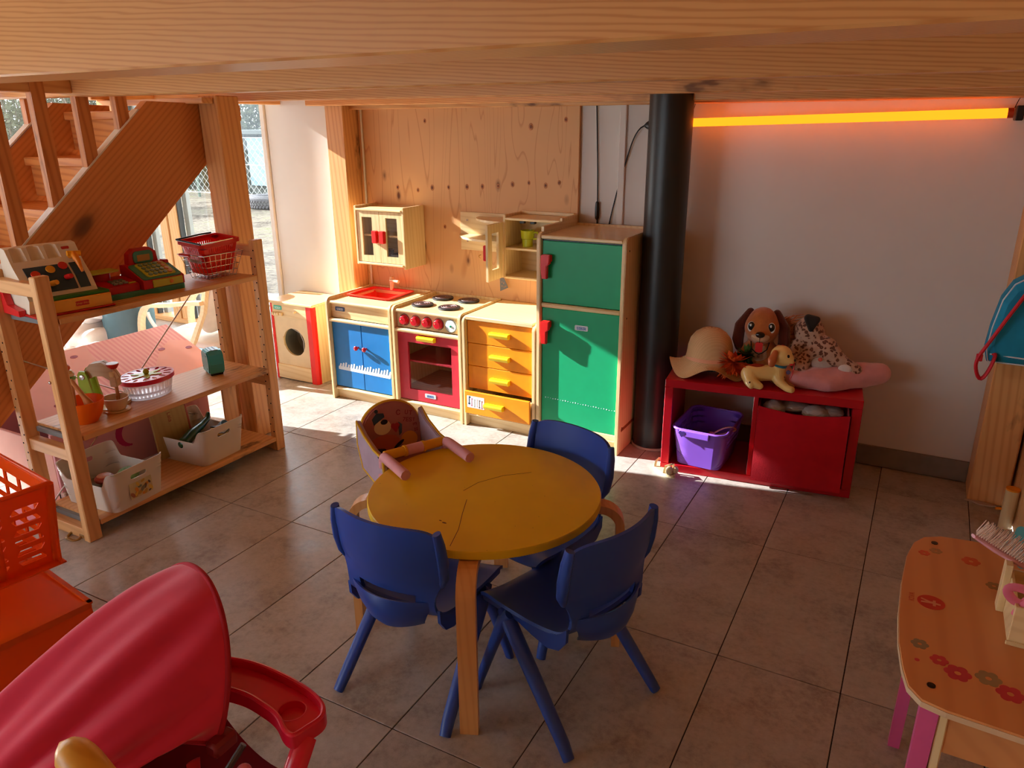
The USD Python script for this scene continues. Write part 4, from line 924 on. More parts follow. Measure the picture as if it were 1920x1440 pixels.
# ---- plush dog
FURB = plain('brown_plush', srgb(190, 110, 54), rough=.95, spec=.05, bump=.6, sheen=.6, var=.12, scale=25)
FURD = plain('dark_brown_plush', srgb(88, 34, 18), rough=.95, spec=.05, bump=.6, sheen=.5, var=.12, scale=25)
FURL = plain('beige_plush', srgb(206, 168, 130), rough=.95, spec=.05, bump=.6, sheen=.5, scale=25)
EYEW, EYEB = plain('eye_white', srgb(226, 224, 214), rough=.2), plain('eye_black', (.006, .006, .006), rough=.1)
t = thing('plush_dog', 'large brown plush dog with long dark ears and red tongue sitting on the red shelf', 'plush toy', sh(.345, .205, Hh), SHROT)
body = blob({'hip': ((0, .02, .055), .065), 'chest': ((0, 0, .115), .055), 'neck': ((0, -.005, .145), .042), 'head': ((0, -.01, .205), .070), 'brow': ((0, -.016, .232), .056), 'muzz': ((0, -.064, .180), .034), 'la': ((-.062, -.02, .10), .024), 'lh': ((-.072, -.045, .035), .022), 'ra': ((.062, -.02, .10), .024), 'rh': ((.072, -.045, .035), .022),
             'll': ((-.065, -.05, .025), .030), 'lf': ((-.075, -.095, .022), .026), 'rl': ((.065, -.05, .025), .030), 'rf': ((.075, -.095, .022), .026)},
            [('hip', 'chest'), ('chest', 'neck'), ('neck', 'head'), ('head', 'brow'), ('head', 'muzz'), ('chest', 'la'), ('la', 'lh'), ('chest', 'ra'), ('ra', 'rh'), ('hip', 'll'), ('ll', 'lf'), ('hip', 'rl'), ('rl', 'rf')], .010, 10)
part(t, 'body', body, FURB, smooth=True)
for s in (-1, 1):
    ear = blob({'a': ((s*.052, 0, .262), .016), 'b': ((s*.086, -.012, .205), .022), 'c': ((s*.090, -.020, .150), .023), 'd': ((s*.083, -.024, .118), .017)}, [('a', 'b'), ('b', 'c'), ('c', 'd')], .008, 8)
    part(t, 'ear', ear, FURD, smooth=True)
    e = part(t, 'eye', MB().ball((s*.039, -.066, .216), (.0150, .007, .022)), EYEW, smooth=True)
    part(e, 'pupil', MB().ball((s*.0385, -.0695, .219), (.0125, .006, .0175)), EYEB, smooth=True)
    part(e, 'glint', MB().ball((s*.0385-.002, -.0752, .225), (.0035, .002, .006), 2), EYEW, smooth=True)
part(t, 'muzzle', MB().ball((0, -.072, .178), (.036, .030, .022)), FURL, smooth=True)
part(t, 'nose', MB().ball((0, -.098, .193), (.018, .010, .0125)), EYEB, smooth=True)
part(t, 'mouth_seam', MB().tube([(0, -.103, .182), (0, -.104, .170), (0, -.100, .160)], .0012, 6), EYEB)
part(t, 'tongue', MB().prism(rrect(-.014, .122, .014, .162, .006), -.101, -.097, 'xz'), plain('felt_tongue', srgb(210, 34, 30), rough=.8), smooth=False)
part(t, 'bib', MB().ball((0, -.040, .105), (.036, .018, .040)), FURL, smooth=True)
part(t, 'necklace', MB().tube([(-.036, -.045, .150), (-.030, -.062, .125), (-.012, -.070, .110), (0, -.070, .104), (.012, -.070, .110), (.030, -.062, .125), (.036, -.045, .150)], .0022, 6), BLACK)
part(t, 'medal', MB().box((-.006, -.074, .089), (.006, -.069, .101), .001), STEEL, smooth=False)
TUFT = plain('golden_tail_fur', srgb(206, 132, 74), rough=.9, sheen=.5)
mb = MB(); r = np.random.default_rng(11)
for i in range(120):
    a = r.uniform(-.1, 1.3); l_ = r.uniform(.05, .10); p = np.array([.07 + r.uniform(0, .03), .035 + r.uniform(-.02, .02), .13 + r.uniform(0, .09)])
    mb.tube([p, p + [l_*.45*math.cos(a), 0, l_*.45*math.sin(a)], p + [l_*math.cos(a)*.95, .01, l_*math.sin(a)*.55]], [.004, .0025, .0006], 4, cap=False)
part(t, 'tail_tuft', mb, TUFT, kind='stuff', smooth=True)

# ---- yellow plastic pull-along puppy
PUPY = plain('puppy_cream_plastic', srgb(244, 208, 128), rough=.25, spec=.6, var=.03)
PUPB = plain('puppy_brown', srgb(196, 104, 56), rough=.28)
t = thing('toy_puppy', 'glossy cream plastic toy puppy with blue collar lying on the red shelf', 'toy dog', sh(.385, .062, Hh), SHROT + 14)
pb = blob({'rump': ((-.062, 0, .045), .036), 'mid': ((-.01, 0, .052), .032), 'chest': ((.040, 0, .056), .034), 'neck': ((.046, 0, .092), .024), 'head': ((.050, -.002, .126), .042), 'snout': ((.080, -.022, .112), .018), 'fl': ((.045, -.034, .028), .018), 'flp': ((.070, -.070, .014), .0145), 'flq': ((.082, -.084, .014), .014),
           'fr': ((.068, .02, .026), .016), 'frp': ((.105, -.008, .013), .014), 'hl': ((-.064, -.034, .026), .024), 'hlp': ((-.030, -.052, .013), .0135), 'hlq': ((-.062, -.050, .014), .014), 'hr': ((-.06, .03, .022), .022)},
          [('rump', 'mid'), ('mid', 'chest'), ('chest', 'neck'), ('neck', 'head'), ('head', 'snout'), ('chest', 'fl'), ('fl', 'flp'), ('flp', 'flq'), ('chest', 'fr'), ('fr', 'frp'), ('rump', 'hl'), ('hl', 'hlp'), ('hl', 'hlq'), ('rump', 'hr')], .006, 8)
part(t, 'body', pb, PUPY, smooth=True)
for ex, ey in ((.018, -.036), (.045, .040)): part(t, 'ear', MB().add(blob({'a': ((ex, ey, .148), .010), 'b': ((ex-.010, ey-.006, .118), .017), 'c': ((ex-.010, ey-.006, .104), .014)}, [('a', 'b'), ('b', 'c')], .005, 6)), PUPB, smooth=True)
part(t, 'collar', MB().lathe([(.027, -.006), (.030, -.004), (.030, .004), (.027, .006)], n=28, T=TR((.046, 0, .088)) @ R3([0, 1, 0], 12)), plain('collar_blue', srgb(24, 140, 180), rough=.35))
part(t, 'nose', MB().ball((.0955, -.030, .117), (.006, .006, .005)), EYEB, smooth=True)
for ex, ey in ((.068, -.0385), (.0885, -.012)): part(t, 'eye', MB().ball((ex, ey, .134), (.0055, .0035, .007)), EYEB, smooth=True)
part(t, 'mouth', MB().ball((.083, -.0365, .101), (.008, .004, .0045)), plain('mouth_red', srgb(206, 40, 36), rough=.4), smooth=True)
part(t, 'back_patch', MB().ball((-.035, .004, .076), (.036, .018, .012)), plain('patch_red_brown', srgb(150, 40, 20), rough=.5), smooth=True)
for q in ((.05, -.0325, .055), (.062, -.029, .046), (-.07, -.056, .028)): part(t, 'spot', MB().ball(q, (.0045, .003, .0045), 2), plain('spot_brown', srgb(110, 60, 40), rough=.4), smooth=True)
part(t, 'tag', MB().ball((.078, -.026, .066), (.009, .003, .009)), plain('tag_violet', srgb(90, 84, 120), rough=.4), smooth=True)
part(t, 'pull_cord', MB().tube(spline([(.048, .0, .168), (.080, .0, .150), (.098, -.01, .110), (.098, -.015, .07), (.088, -.02, .035)], 24), .002, 6), RED)

# ---- leopard plush
LEO = usdkit.material(stage, L('leopard_plush'), {'tc': ('texture_coordinate', {}), 'n': ('noise_texture', {'scale': 30.0, 'detail': 2.0}), 'ad': ('vector_math', {'math_type': 'multiply_add', 'vector2': (.03, .03, .03)}), 'v': ('voronoi_texture', {'scale': 64.0}), 'r': ('rgb_ramp', {'ramp': [(0.0, srgb(140, 90, 66)), (.25, srgb(98, 58, 44)), (.38, srgb(104, 64, 48)), (.48, srgb(192, 156, 132)), (1, srgb(200, 168, 146))]}),
    'n2': ('noise_texture', {'scale': 260.0, 'detail': 2.0}), 'b': ('bump', {'strength': .7, 'distance': .003}), 'p': ('principled_bsdf', {'roughness': .95, 'specular_ior_level': .05, 'sheen_weight': .5})},
    [('tc.object', 'n.vector'), ('n.color', 'ad.vector1'), ('tc.object', 'ad.vector3'), ('ad.vector', 'v.vector'), ('v.distance', 'r.fac'), ('r.color', 'p.base_color'), ('tc.object', 'n2.vector'), ('n2.fac', 'b.height'), ('b.normal', 'p.normal')], surface='p.BSDF')
GREYF = plain('grey_white_plush', srgb(200, 186, 176), rough=.95, spec=.05, sheen=.5, bump=.6, scale=30)
t = thing('leopard_plush', 'spotted leopard plush slumped head-up on the pink cushion', 'plush toy', sh(.560, .215, Hh+.05), SHROT)
lb = blob({'head': ((-.035, .015, .145), .058), 'neck': ((-.005, .0, .105), .042), 'back': ((.03, -.02, .085), .052), 'rump': ((.055, -.035, .060), .048), 'lla': ((-.035, -.035, .06), .030), 'llb': ((-.055, -.085, .015), .034), 'rla': ((.095, -.045, .045), .030), 'rlb': ((.145, -.060, .018), .032), 'arm': ((-.075, -.01, .09), .025), 'armb': ((-.085, -.045, .04), .024)},
          [('head', 'neck'), ('neck', 'back'), ('back', 'rump'), ('back', 'lla'), ('lla', 'llb'), ('rump', 'rla'), ('rla', 'rlb'), ('neck', 'arm'), ('arm', 'armb')], .009, 10)
part(t, 'body', lb, LEO, smooth=True)
part(t, 'ear', MB().add(blob({'a': ((-.045, -.015, .205), .016), 'b': ((-.012, -.012, .200), .014), 'c': ((-.030, -.038, .165), .010)}, [('a', 'b', 'c')], .006, 5)), plain('black_plush', (.01, .009, .008), rough=.95, sheen=.3), label='black ear', smooth=True)
part(t, 'belly', MB().ball((.028, -.062, .035), (.042, .022, .030)), GREYF, smooth=True)
part(t, 'paw_pad', MB().ball((.112, -.085, .030), (.026, .012, .018)), plain('white_plush', srgb(232, 224, 218), rough=.95, sheen=.4, bump=.5, scale=30), smooth=True)
part(t, 'pompom', MB().ball((.018, -.083, .058), (.008, .007, .008)), plain('pompom_pink', srgb(226, 110, 90), rough=.9), smooth=True)

# ---- pink cushion
PINKC = plain('pink_velour', srgb(222, 156, 158), rough=.9, spec=.1, sheen=.6, bump=.25, scale=20)
t = thing('pink_cushion', 'soft pink cushion sprawled over the right end of the red shelf', 'cushion', sh(.565, .155, Hh-.003), SHROT)
cb = blob({'a': ((-.155, -.005, .040), .036), 'b': ((-.06, -.07, .034), .032), 'c': ((.05, -.085, .030), .028), 'd': ((.16, .03, .052), .048), 'e': ((.235, .06, .052), .044), 'f': ((0, .08, .04), .036)}, [('a', 'b', 'f'), ('b', 'c', 'f', 'd'), ('d', 'e', 'c')], .010, 14)
v = np.array(cb.vertices); v += np.array(cb.vertex_normals)*(.012*(meshkit.fbm(v*16, 3, 4)-.5))[:, None]; v[:, 2] = np.maximum(v[:, 2], .004)
part(t, 'pad', (v, cb.faces), PINKC, smooth=True)

# ---- backpack on the right post
BPB, BPR = plain('backpack_blue', srgb(0, 146, 186), rough=.7, bump=.25, scale=20), plain('backpack_red_strap', srgb(214, 22, 44), rough=.6, bump=.3, scale=30)
t = thing('backpack', 'small bright blue child backpack with red straps hanging on the right-hand post', 'backpack', (.36, 3.09, .60))
g = [(-.095, .0), (-.105, .04), (-.100, .12), (-.085, .22), (-.060, .275), (-.02, .305), (.05, .305), (.05, .0)]
sec = np.array(Polygon(g).buffer(.012).buffer(-.004).exterior.coords)[:-1]
rows = []; ys = [(.065, .80), (.05, .93), (.02, 1.0), (-.03, 1.0), (-.055, .93), (-.068, .80)]
cx, cz = 0.0, .15
for y_, k_ in ys: rows.append(np.c_[cx + (sec[:, 0]-cx)*k_, np.full(len(sec), y_), cz + (sec[:, 1]-cz)*k_])
V = np.vstack(rows); n = len(sec); Fq = [[i*n+j, i*n+(j+1) % n, (i+1)*n+(j+1) % n, (i+1)*n+j] for i in range(len(rows)-1) for j in range(n)]
mb = MB().raw(V, Fq)
tv, tf = trimesh.creation.triangulate_polygon(Polygon(sec), engine='earcut')
for y_, k_ in (ys[0], ys[-1]): mb.raw(np.c_[cx + (tv[:, 0]-cx)*k_, np.full(len(tv), y_), cz + (tv[:, 1]-cz)*k_], tf)
part(t, 'bag', mb, BPB, smooth=50)
PIPING = plain('white_piping', srgb(226, 232, 236), rough=.6)
part(t, 'piping', MB().tube(np.c_[sec[:, 0]*.965, np.full(len(sec), -.048), cz + (sec[:, 1]-cz)*.965], .0028, 6, closed=True), PIPING)
part(t, 'piping', MB().tube([(-.098, -.062, .028), (0, -.070, .026), (.05, -.070, .027)], .0028, 6), PIPING)
part(t, 'strap', MB().tube(spline([(-.01, -.075, .315), (-.03, -.085, .26), (-.07, -.095, .17), (-.115, -.09, .06), (-.130, -.085, .02), (-.130, -.08, -.03), (-.112, -.08, -.06), (-.095, -.08, -.035), (-.085, -.075, .03)], 50), .0135, 8, flat=.45), BPR)
part(t, 'strap_buckle', MB().box((-.138, -.092, .005), (-.118, -.08, .03), .002), BPR, smooth=False)
part(t, 'hanging_loop', MB().tube(spline([(-.02, -.06, .30), (-.035, -.06, .335), (-.01, -.06, .35), (.015, -.06, .33), (.01, -.06, .30)], 20), .006, 8, flat=.4), BPR)
part(t, 'hook', MB().tube([(.02, .075, .36), (.0, -.01, .345), (-.005, -.06, .335), (-.005, -.075, .35)], .004, 8), STEEL)

# ---- toy dressing table
VAN = wood('dressing_table_ply', srgb(222, 150, 92), srgb(198, 120, 66), 'y', knots=False, amount=.3, rough=.35, grain_scale=.5)
VEDGE = plain('ply_edge', srgb(226, 190, 150), rough=.6)
PINKL = plain('pink_lacquer', srgb(226, 92, 150), rough=.4)
t = thing('dressing_table', 'toy dressing table with printed flowers and pink legs at the right edge', 'toy table')
ZT = .54
out = [(.097, 1.705), (.078, 1.67), (.067, 1.606), (.062, 1.50), (.062, 1.38), (.066, 1.29), (.075, 1.219), (.085, 1.175), (.105, 1.149), (.14, 1.140), (.24, 1.134), (.42, 1.130), (.42, 1.735), (.19, 1.735), (.13, 1.726)]
og = Polygon(out).buffer(.01).buffer(-.01)
part(t, 'table_top', MB().prism(og.buffer(-.0015), ZT-.004, ZT), VAN, smooth=False)
part(t, 'top_edge', MB().prism(og, ZT-.014, ZT-.004), VEDGE, smooth=False)
for lx, ly in ((.122, 1.19), (.122, 1.675), (.40, 1.19), (.40, 1.675)):
    part(t, 'leg', MB().add(m3.Manifold.hull_points(np.array([(lx+a*.014, ly+b*.014, ZT-.014) for a in (-1, 1) for b in (-1, 1)] + [(lx-.006*(1 if lx < .2 else -1)+a*.012, ly+b*.012, 0) for a in (-1, 1) for b in (-1, 1)]))), PINKL, smooth=False)
part(t, 'front_rail', MB().box((.138, 1.182, .425), (.388, 1.194, .505), .002), VAN, smooth=False)
part(t, 'side_rail', MB().box((.116, 1.20, .44), (.126, 1.665, .52), .002), VAN, smooth=False)
part(t, 'rail_post', MB().box((.136, 1.178, .37), (.150, 1.196, .525), .002), birch('z'), smooth=False)
def flower(x, y, r, col, rings=True):
    pet = unary_union([Point(x + r*.62*math.cos(a), y + r*.62*math.sin(a)).buffer(r*.42, quad_segs=5) for a in np.linspace(0, 2*np.pi, 6, endpoint=False)] + [Point(x, y).buffer(r*.5)])
    part(t, 'printed_flower', MB().prism(pet.difference(Point(x, y).buffer(r*.25)), ZT, ZT+.0004), plain('print_%d_%d_%d' % col, srgb(*col), rough=.4), smooth=False)
for x, y, r_, c in ((.0995, 1.632, .011, (220, 84, 44)), (.121, 1.652, .012, (178, 130, 76)), (.185, 1.640, .017, (216, 84, 40)), (.222, 1.560, .014, (160, 116, 60)), (.099, 1.298, .014, (150, 128, 96)), (.129, 1.266, .014, (206, 54, 62)), (.156, 1.244, .020, (206, 54, 70)), (.200, 1.253, .019, (160, 130, 84)), (.229, 1.228, .020, (204, 44, 60))):
    flower(x, y, r_, c)
part(t, 'printed_dot', MB().prism(Point(.096, 1.25).buffer(.004), ZT, ZT+.0004), plain('print_206_54_62', srgb(206, 54, 62)), smooth=False)
for sx_, sy_ in ((.118, 1.686), (.118, 1.191)):
    sc_ = part(t, 'screw', MB().cyl((sx_, sy_, ZT), (sx_, sy_, ZT+.0015), .0065, n=16), plain('screw_dark', srgb(70, 60, 50), metallic=.8, rough=.4))
    part(sc_, 'screw_socket', MB().cyl((sx_, sy_, ZT+.0012), (sx_, sy_, ZT+.0019), .003, n=6), BLACK)
ov = affinity.rotate(affinity.scale(Point(.1145, 1.4425).buffer(.0235), 1.0, 1.0), 0)
lg = part(t, 'printed_emblem', MB().prism(ov, ZT, ZT+.0006), plain('print_logo_red', srgb(206, 40, 20), rough=.4), label='red oval emblem with a pale little figure', smooth=False)
fig = unary_union([Polygon([(.098, 1.4475), (.118, 1.4415), (.118, 1.4390), (.0975, 1.4455)]), Polygon([(.098, 1.4375), (.118, 1.4400), (.118, 1.4435), (.098, 1.4400)]), Polygon([(.118, 1.4470), (.122, 1.4470), (.122, 1.4350), (.118, 1.4350)]), Polygon([(.118, 1.4425), (.130, 1.4415), (.130, 1.4390), (.118, 1.4395)])]).buffer(.0004)
fig = affinity.scale(fig, 1.0, 1.5)
part(lg, 'emblem_figure', MB().prism(fig, ZT+.0006, ZT+.0010), plain('print_pale', srgb(226, 150, 110), rough=.5), smooth=False)
tm = meshkit.text_mesh('KIVA', .009, .0004, True); b_ = tm.bounds; tm.apply_translation([-(b_[0, 0]+b_[1, 0])/2, -(b_[0, 1]+b_[1, 1])/2, 0]); tm.apply_transform(TR((.0815, 1.447, ZT)) @ R3([0, 0, 1], 90))
part(lg, 'lettering', tm, plain('print_logo_faint', srgb(200, 86, 44), rough=.5), smooth=False)

bx_ = thing('trinket_box', 'open pale wooden trinket box standing on the toy dressing table', 'box', (.232, 1.37, ZT))
for lo, hi in (((0, 0, 0), (.17, .006, .075)), ((0, .13, 0), (.17, .136, .075)), ((0, .006, 0), (.006, .13, .075)), ((.164, .006, 0), (.17, .13, .075))): part(bx_, 'box_wall', MB().box(lo, hi, .001), birch('x'), smooth=False)
part(bx_, 'box_floor', MB().box((.006, .006, .004), (.164, .13, .008), 0), VAN, smooth=False)
part(bx_, 'back_post', MB().box((-.012, .10, 0), (.0, .128, .098), .001), birch('z'), smooth=False)
part(bx_, 'base_lip', MB().box((-.003, -.004, 0), (.173, .0, .008), .001), birch('x'), smooth=False)
BRP = plain('brush_pink', srgb(240, 178, 196), rough=.3)
br = thing('hairbrush', 'pink hairbrush with pale bristles lying across the trinket box', 'hairbrush', (.213, 1.50, .645))
u = np.array([.088, .01, -.042]); u = u/np.linalg.norm(u)*.05
part(br, 'back', MB().tube([(-.052*.95, -.004, .024), (-.04, 0, .019), (-.01, .0, .004), (.03, .004, -.016), (.06, .006, -.028)], [.007, .011, .014, .012, .007], 14, flat=.45), BRP)
part(br, 'handle', MB().tube([(.06, .006, -.028), (.10, .01, -.040), (.17, .012, -.044)], [.006, .006, .007], 10), BRP)
mb = MB(); r = np.random.default_rng(2)
for i in range(26):
    for j in range(5):
        s_ = (i/25-.45)*.10; o = (j-2)*.0045; base = np.array([s_, o, .004 - s_*.47]) + [0, 0, .004]
        tip = base + np.array([.014 + r.normal()*.002 + s_*.05, r.normal()*.003 + o*.6, .033 - .010*abs(s_)/.05])
        mb.tube([base, tip], [.0009, .0006], 4, cap=False)
part(br, 'bristles', mb, plain('bristle_pale', srgb(240, 206, 186), rough=.4), kind='stuff')
TEAL = plain('teal_plastic', srgb(88, 170, 176), rough=.4)
mi = thing('hand_mirror', 'teal scalloped toy hand mirror behind the hairbrush', 'mirror', (.285, 1.585, .625), rot=(62, 0, -8))
sc2 = unary_union([Point(.047*math.cos(a), .040*math.sin(a)).buffer(.0095) for a in np.linspace(0, 2*np.pi, 18, endpoint=False)] + [affinity.scale(Point(0, 0).buffer(.047), 1, .86)])
part(mi, 'frame', MB().prism(sc2, -.004, .004), TEAL, smooth=30)
part(mi, 'inner_rim', MB().tube([(.032*math.cos(a), .027*math.sin(a), .004) for a in np.linspace(0, 2*np.pi, 40, endpoint=False)], .003, 8, closed=True), plain('teal_rim', srgb(120, 196, 200), rough=.35))
part(mi, 'mirror_glass', MB().prism(affinity.scale(Point(0, 0).buffer(.030), 1, .84), .004, .0052), STEEL, smooth=False)
part(mi, 'grip', MB().tube([(0, -.044, 0), (.004, -.09, 0), (.006, -.13, 0)], [.010, .008, .010], 10, flat=.5), TEAL)
bo = thing('hair_bow', 'pink ribbon hair bow draped over the trinket box edge', 'hair bow', (.252, 1.395, .628))
RIB = plain('pink_ribbon', srgb(232, 120, 150), rough=.35)
part(bo, 'loop', MB().tube(spline([(0, 0, 0), (-.02, -.01, .016), (-.034, -.012, .012), (-.03, -.012, -.002), (0, 0, 0)], 20), .008, 8, flat=.3), RIB)
part(bo, 'loop', MB().tube(spline([(0, 0, 0), (.02, -.01, .014), (.036, -.012, .006), (.028, -.012, -.008), (0, 0, 0)], 20), .008, 8, flat=.3), RIB)
part(bo, 'tail', MB().tube(spline([(0, -.004, 0), (-.012, -.014, -.016), (-.018, -.016, -.036)], 12), .007, 8, flat=.3), RIB)
part(bo, 'tail', MB().tube(spline([(0, -.004, 0), (.012, -.014, -.018), (.022, -.016, -.04)], 12), .007, 8, flat=.3), RIB)
wb = thing('peg_block', 'pale wooden block with an orange peg by the foot of the right-hand wall', 'toy block', (.415, 2.99, 0))
part(wb, 'block', MB().cyl((0, 0, 0), (0, 0, .15), .022, n=24), birch('z'), smooth=40)
part(wb, 'block_cap', MB().cyl((0, 0, .15), (0, 0, .156), .0225, n=24), ORANGE)
part(wb, 'peg', MB().cyl((-.022, 0, .07), (-.040, -.006, .07), .005, n=12), ORANGE)
# ================================================================== ROUND TABLE, CHAIRS, HOOK-ON SEAT
TC = np.array([-.941, 1.569]); TZ = .468
TABY = usdkit.material(stage, L('table_yellow'), {'tc': ('texture_coordinate', {}), 'n': ('noise_texture', {'scale': 7.0, 'detail': 4.0}), 'r': ('rgb_ramp', {'ramp': [(.3, srgb(236, 186, 6)), (.7, srgb(246, 198, 12))]}),
    'v': ('voronoi_texture', {'scale': 42.0, 'randomness': 1.0}), 'rv': ('rgb_ramp', {'ramp': [(0, (1, 1, 1)), (.045, (1, 1, 1)), (.06, (0, 0, 0))]}), 'n2': ('noise_texture', {'scale': 5.0}), 'rn': ('rgb_ramp', {'ramp': [(.52, (0, 0, 0)), (.6, (.8, .8, .8))]}), 'mm': ('mix_color', {'blend_type': 'multiply', 'fac': 1.0}), 'c': ('mix_color', {'b': srgb(120, 74, 10)}),
    'p': ('principled_bsdf', {'roughness': .42, 'specular_ior_level': .4})},
    [('tc.object', 'n.vector'), ('n.fac', 'r.fac'), ('tc.object', 'v.vector'), ('v.distance', 'rv.fac'), ('tc.object', 'n2.vector'), ('n2.fac', 'rn.fac'), ('rv.color', 'mm.a'), ('rn.color', 'mm.b'), ('mm.result', 'c.fac'), ('r.color', 'c.a'), ('c.result', 'p.base_color')], surface='p.BSDF')
t = thing('round_table', 'round yellow children table with four bent wooden legs', 'table', (TC[0], TC[1], 0))
part(t, 'table_top', MB().lathe([(.0001, TZ-.024), (.307, TZ-.024), (.313, TZ-.020), (.313, TZ-.004), (.3105, TZ), (.0001, TZ)], n=96), TABY, smooth=40)
LEGW = wood('bent_leg_birch', srgb(226, 160, 94), srgb(204, 132, 66), 'z', knots=False, amount=.3, rough=.35)
from shapely.geometry import LineString
for ang in (-66.5, 23.5, 205.6, 113.0):
    path = [(.20, TZ-.036), (.310, TZ-.036)] + arc(.310, TZ-.092, .056, 90, 0, 8) + [(.366, 0)]
    g = LineString(path).buffer(.0115, cap_style=2, join_style=1)
    part(t, 'leg', MB().prism(g, -.0225, .0225, 'xz', T=R3([0, 0, 1], ang)), LEGW, smooth=30)
SCR = plain('scratch_brown', srgb(120, 66, 10), rough=.7)
def inv(px, py): return (px-TC[0], py-TC[1])
for nm, pl in (('long scratch', [(-.955, 1.50), (-.925, 1.43), (-.892, 1.36), (-.868, 1.285)]), ('curved scratch', [(-.99, 1.54), (-.98, 1.60), (-.94, 1.67), (-.88, 1.725)])):
    g = LineString([inv(*q) for q in pl]).buffer(.0008)
    part(t, 'scratch', MB().prism(g, TZ, TZ+.0003), SCR, smooth=False)
chips = [Point(inv(-.94, 1.37)).buffer(.004), Point(inv(-.955, 1.375)).buffer(.0025)]
part(t, 'paint_chip', MB().prism(unary_union([affinity.scale(c, 1.6, .7) for c in chips]), TZ, TZ+.0003), SCR, smooth=False)

NAVY = plain('navy_plastic', srgb(40, 74, 164), rough=.38, var=.05, scale=6, bump=.05)
def shell(P, mask, th):
    n, m = P.shape[:2]
    du = np.gradient(P, axis=0); dv = np.gradient(P, axis=1); N = np.cross(du, dv); N /= np.linalg.norm(N, axis=2, keepdims=True) + 1e-12
    top, bot = P + N*th/2, P - N*th/2; idx = np.arange(n*m).reshape(n, m); off = n*m; F = []; edges = {}
    for i in range(n-1):
        for j in range(m-1):
            if not mask[i, j]: continue
            q = [idx[i, j], idx[i+1, j], idx[i+1, j+1], idx[i, j+1]]
            F.append(q); F.append([x + off for x in q[::-1]])
            for a, b in zip(q, q[1:] + q[:1]): edges[(a, b)] = edges.get((a, b), 0) + 1
    for (a, b) in list(edges):
        if (b, a) not in edges: F.append([b, a, a+off, b+off])
    return MB().raw(np.vstack([top.reshape(-1, 3), bot.reshape(-1, 3)]), F)
def chair_shell():
    ctrl = np.array([(-.183, .545, .148), (-.178, .50, .152), (-.171, .45, .154), (-.163, .405, .150), (-.156, .372, .136), (-.148, .34, .128), (-.136, .315, .128), (-.112, .290, .133), (-.07, .279, .138), (-.02, .275, .142), (.04, .276, .146), (.10, .280, .150), (.135, .281, .150), (.158, .270, .146)])
    c = spline(ctrl, 64); u = np.linspace(-1, 1, 33)
    P = np.zeros((64, 33, 3)); mask = np.ones((63, 32), bool)
    s = np.linspace(0, 1, 64)
    for i in range(64):
        y, z, w = c[i]; back = np.clip((.30 - y - .33)/.08 if False else (z-.30)/.10, 0, 1)
        seat = 1-back
        P[i, :, 0] = u*w
        P[i, :, 1] = y + back*(.040*u**2) + seat*0
        P[i, :, 2] = z + seat*(.010*np.abs(u)**3 - .006*(1-u**2)) - back*0 - (.020*np.abs(u)**8*back if z > .50 else 0)
    for i in range(63):
        z = (c[i][1] + c[i+1][1])/2
        if .326 < z < .362 and c[i][0] < -.12:
            for j in range(32):
                if abs((u[j]+u[j+1])/2) < .60: mask[i, j] = False
    return shell(P, mask, .0085)
def make_chair(label, loc, rz):
    t = thing('child_chair', label, 'chair', loc, rz, 'navy chairs round the yellow table')
    part(t, 'seat_shell', chair_shell(), NAVY, smooth=40)
    # rolled side edges of the back and the curved apron behind the seat
    for s in (-1, 1):
        part(t, 'back_edge', MB().tube([(s*.147, -.143, .536), (s*.152, -.138, .50), (s*.154, -.131, .45), (s*.150, -.124, .408), (s*.140, -.120, .385)], [.012, .015, .016, .014, .008], 12, flat=.75), NAVY)
        part(t, 'side_skirt', MB().prism(Polygon([(-.128, .318), (-.126, .285), (-.105, .255), (-.07, .243), (-.02, .250), (.03, .262), (.155, .262), (.158, .275), (.09, .280), (-.06, .281), (-.098, .290), (-.118, .306)]).buffer(.002), s*.134-.004, s*.134+.004, 'yz'), NAVY, smooth=30)
    a = np.linspace(-1, 1, 20)
    pts = np.array([[(x*.127*(1-.10*k_), -.128 - .048*(1-x*x)+dy, z) for x in a] for k_, (z, dy) in enumerate(((.342, .002), (.325, -.004), (.300, -.004), (.275, .004), (.255, .020)))])
    part(t, 'apron', shell(pts, np.ones((4, 19), bool), .006), NAVY, smooth=40)
    for s in (-1, 1):
        top = (s*.146, .070, .252)
        part(t, 'leg', MB().tube([(s*.140, .055, .272), top, (s*.152, .105, .16), (s*.163, .150, .028), (s*.165, .158, 0)], [.017, .021, .017, .0145, .0135], 14, flat=.82), NAVY)
        part(t, 'leg', MB().tube([(s*.140, .085, .270), (s*.146, .050, .248), (s*.154, -.045, .145), (s*.163, -.150, .028), (s*.167, -.172, 0)], [.014, .020, .019, .0165, .0145], 14, flat=.82), NAVY)
    return t
ch = make_chair('navy plastic child chair seen from behind at the left of the yellow table', (-1.006, 1.362, 0), 0)
copy(ch, (-.655, 1.478, 0), 71.5, 'navy plastic child chair at the right of the yellow table nearest the camera', name='child_chair')
copy(ch, (-.872, 1.752, 0), 163.1, 'navy plastic child chair beyond the yellow table in front of the green fridge', name='child_chair')

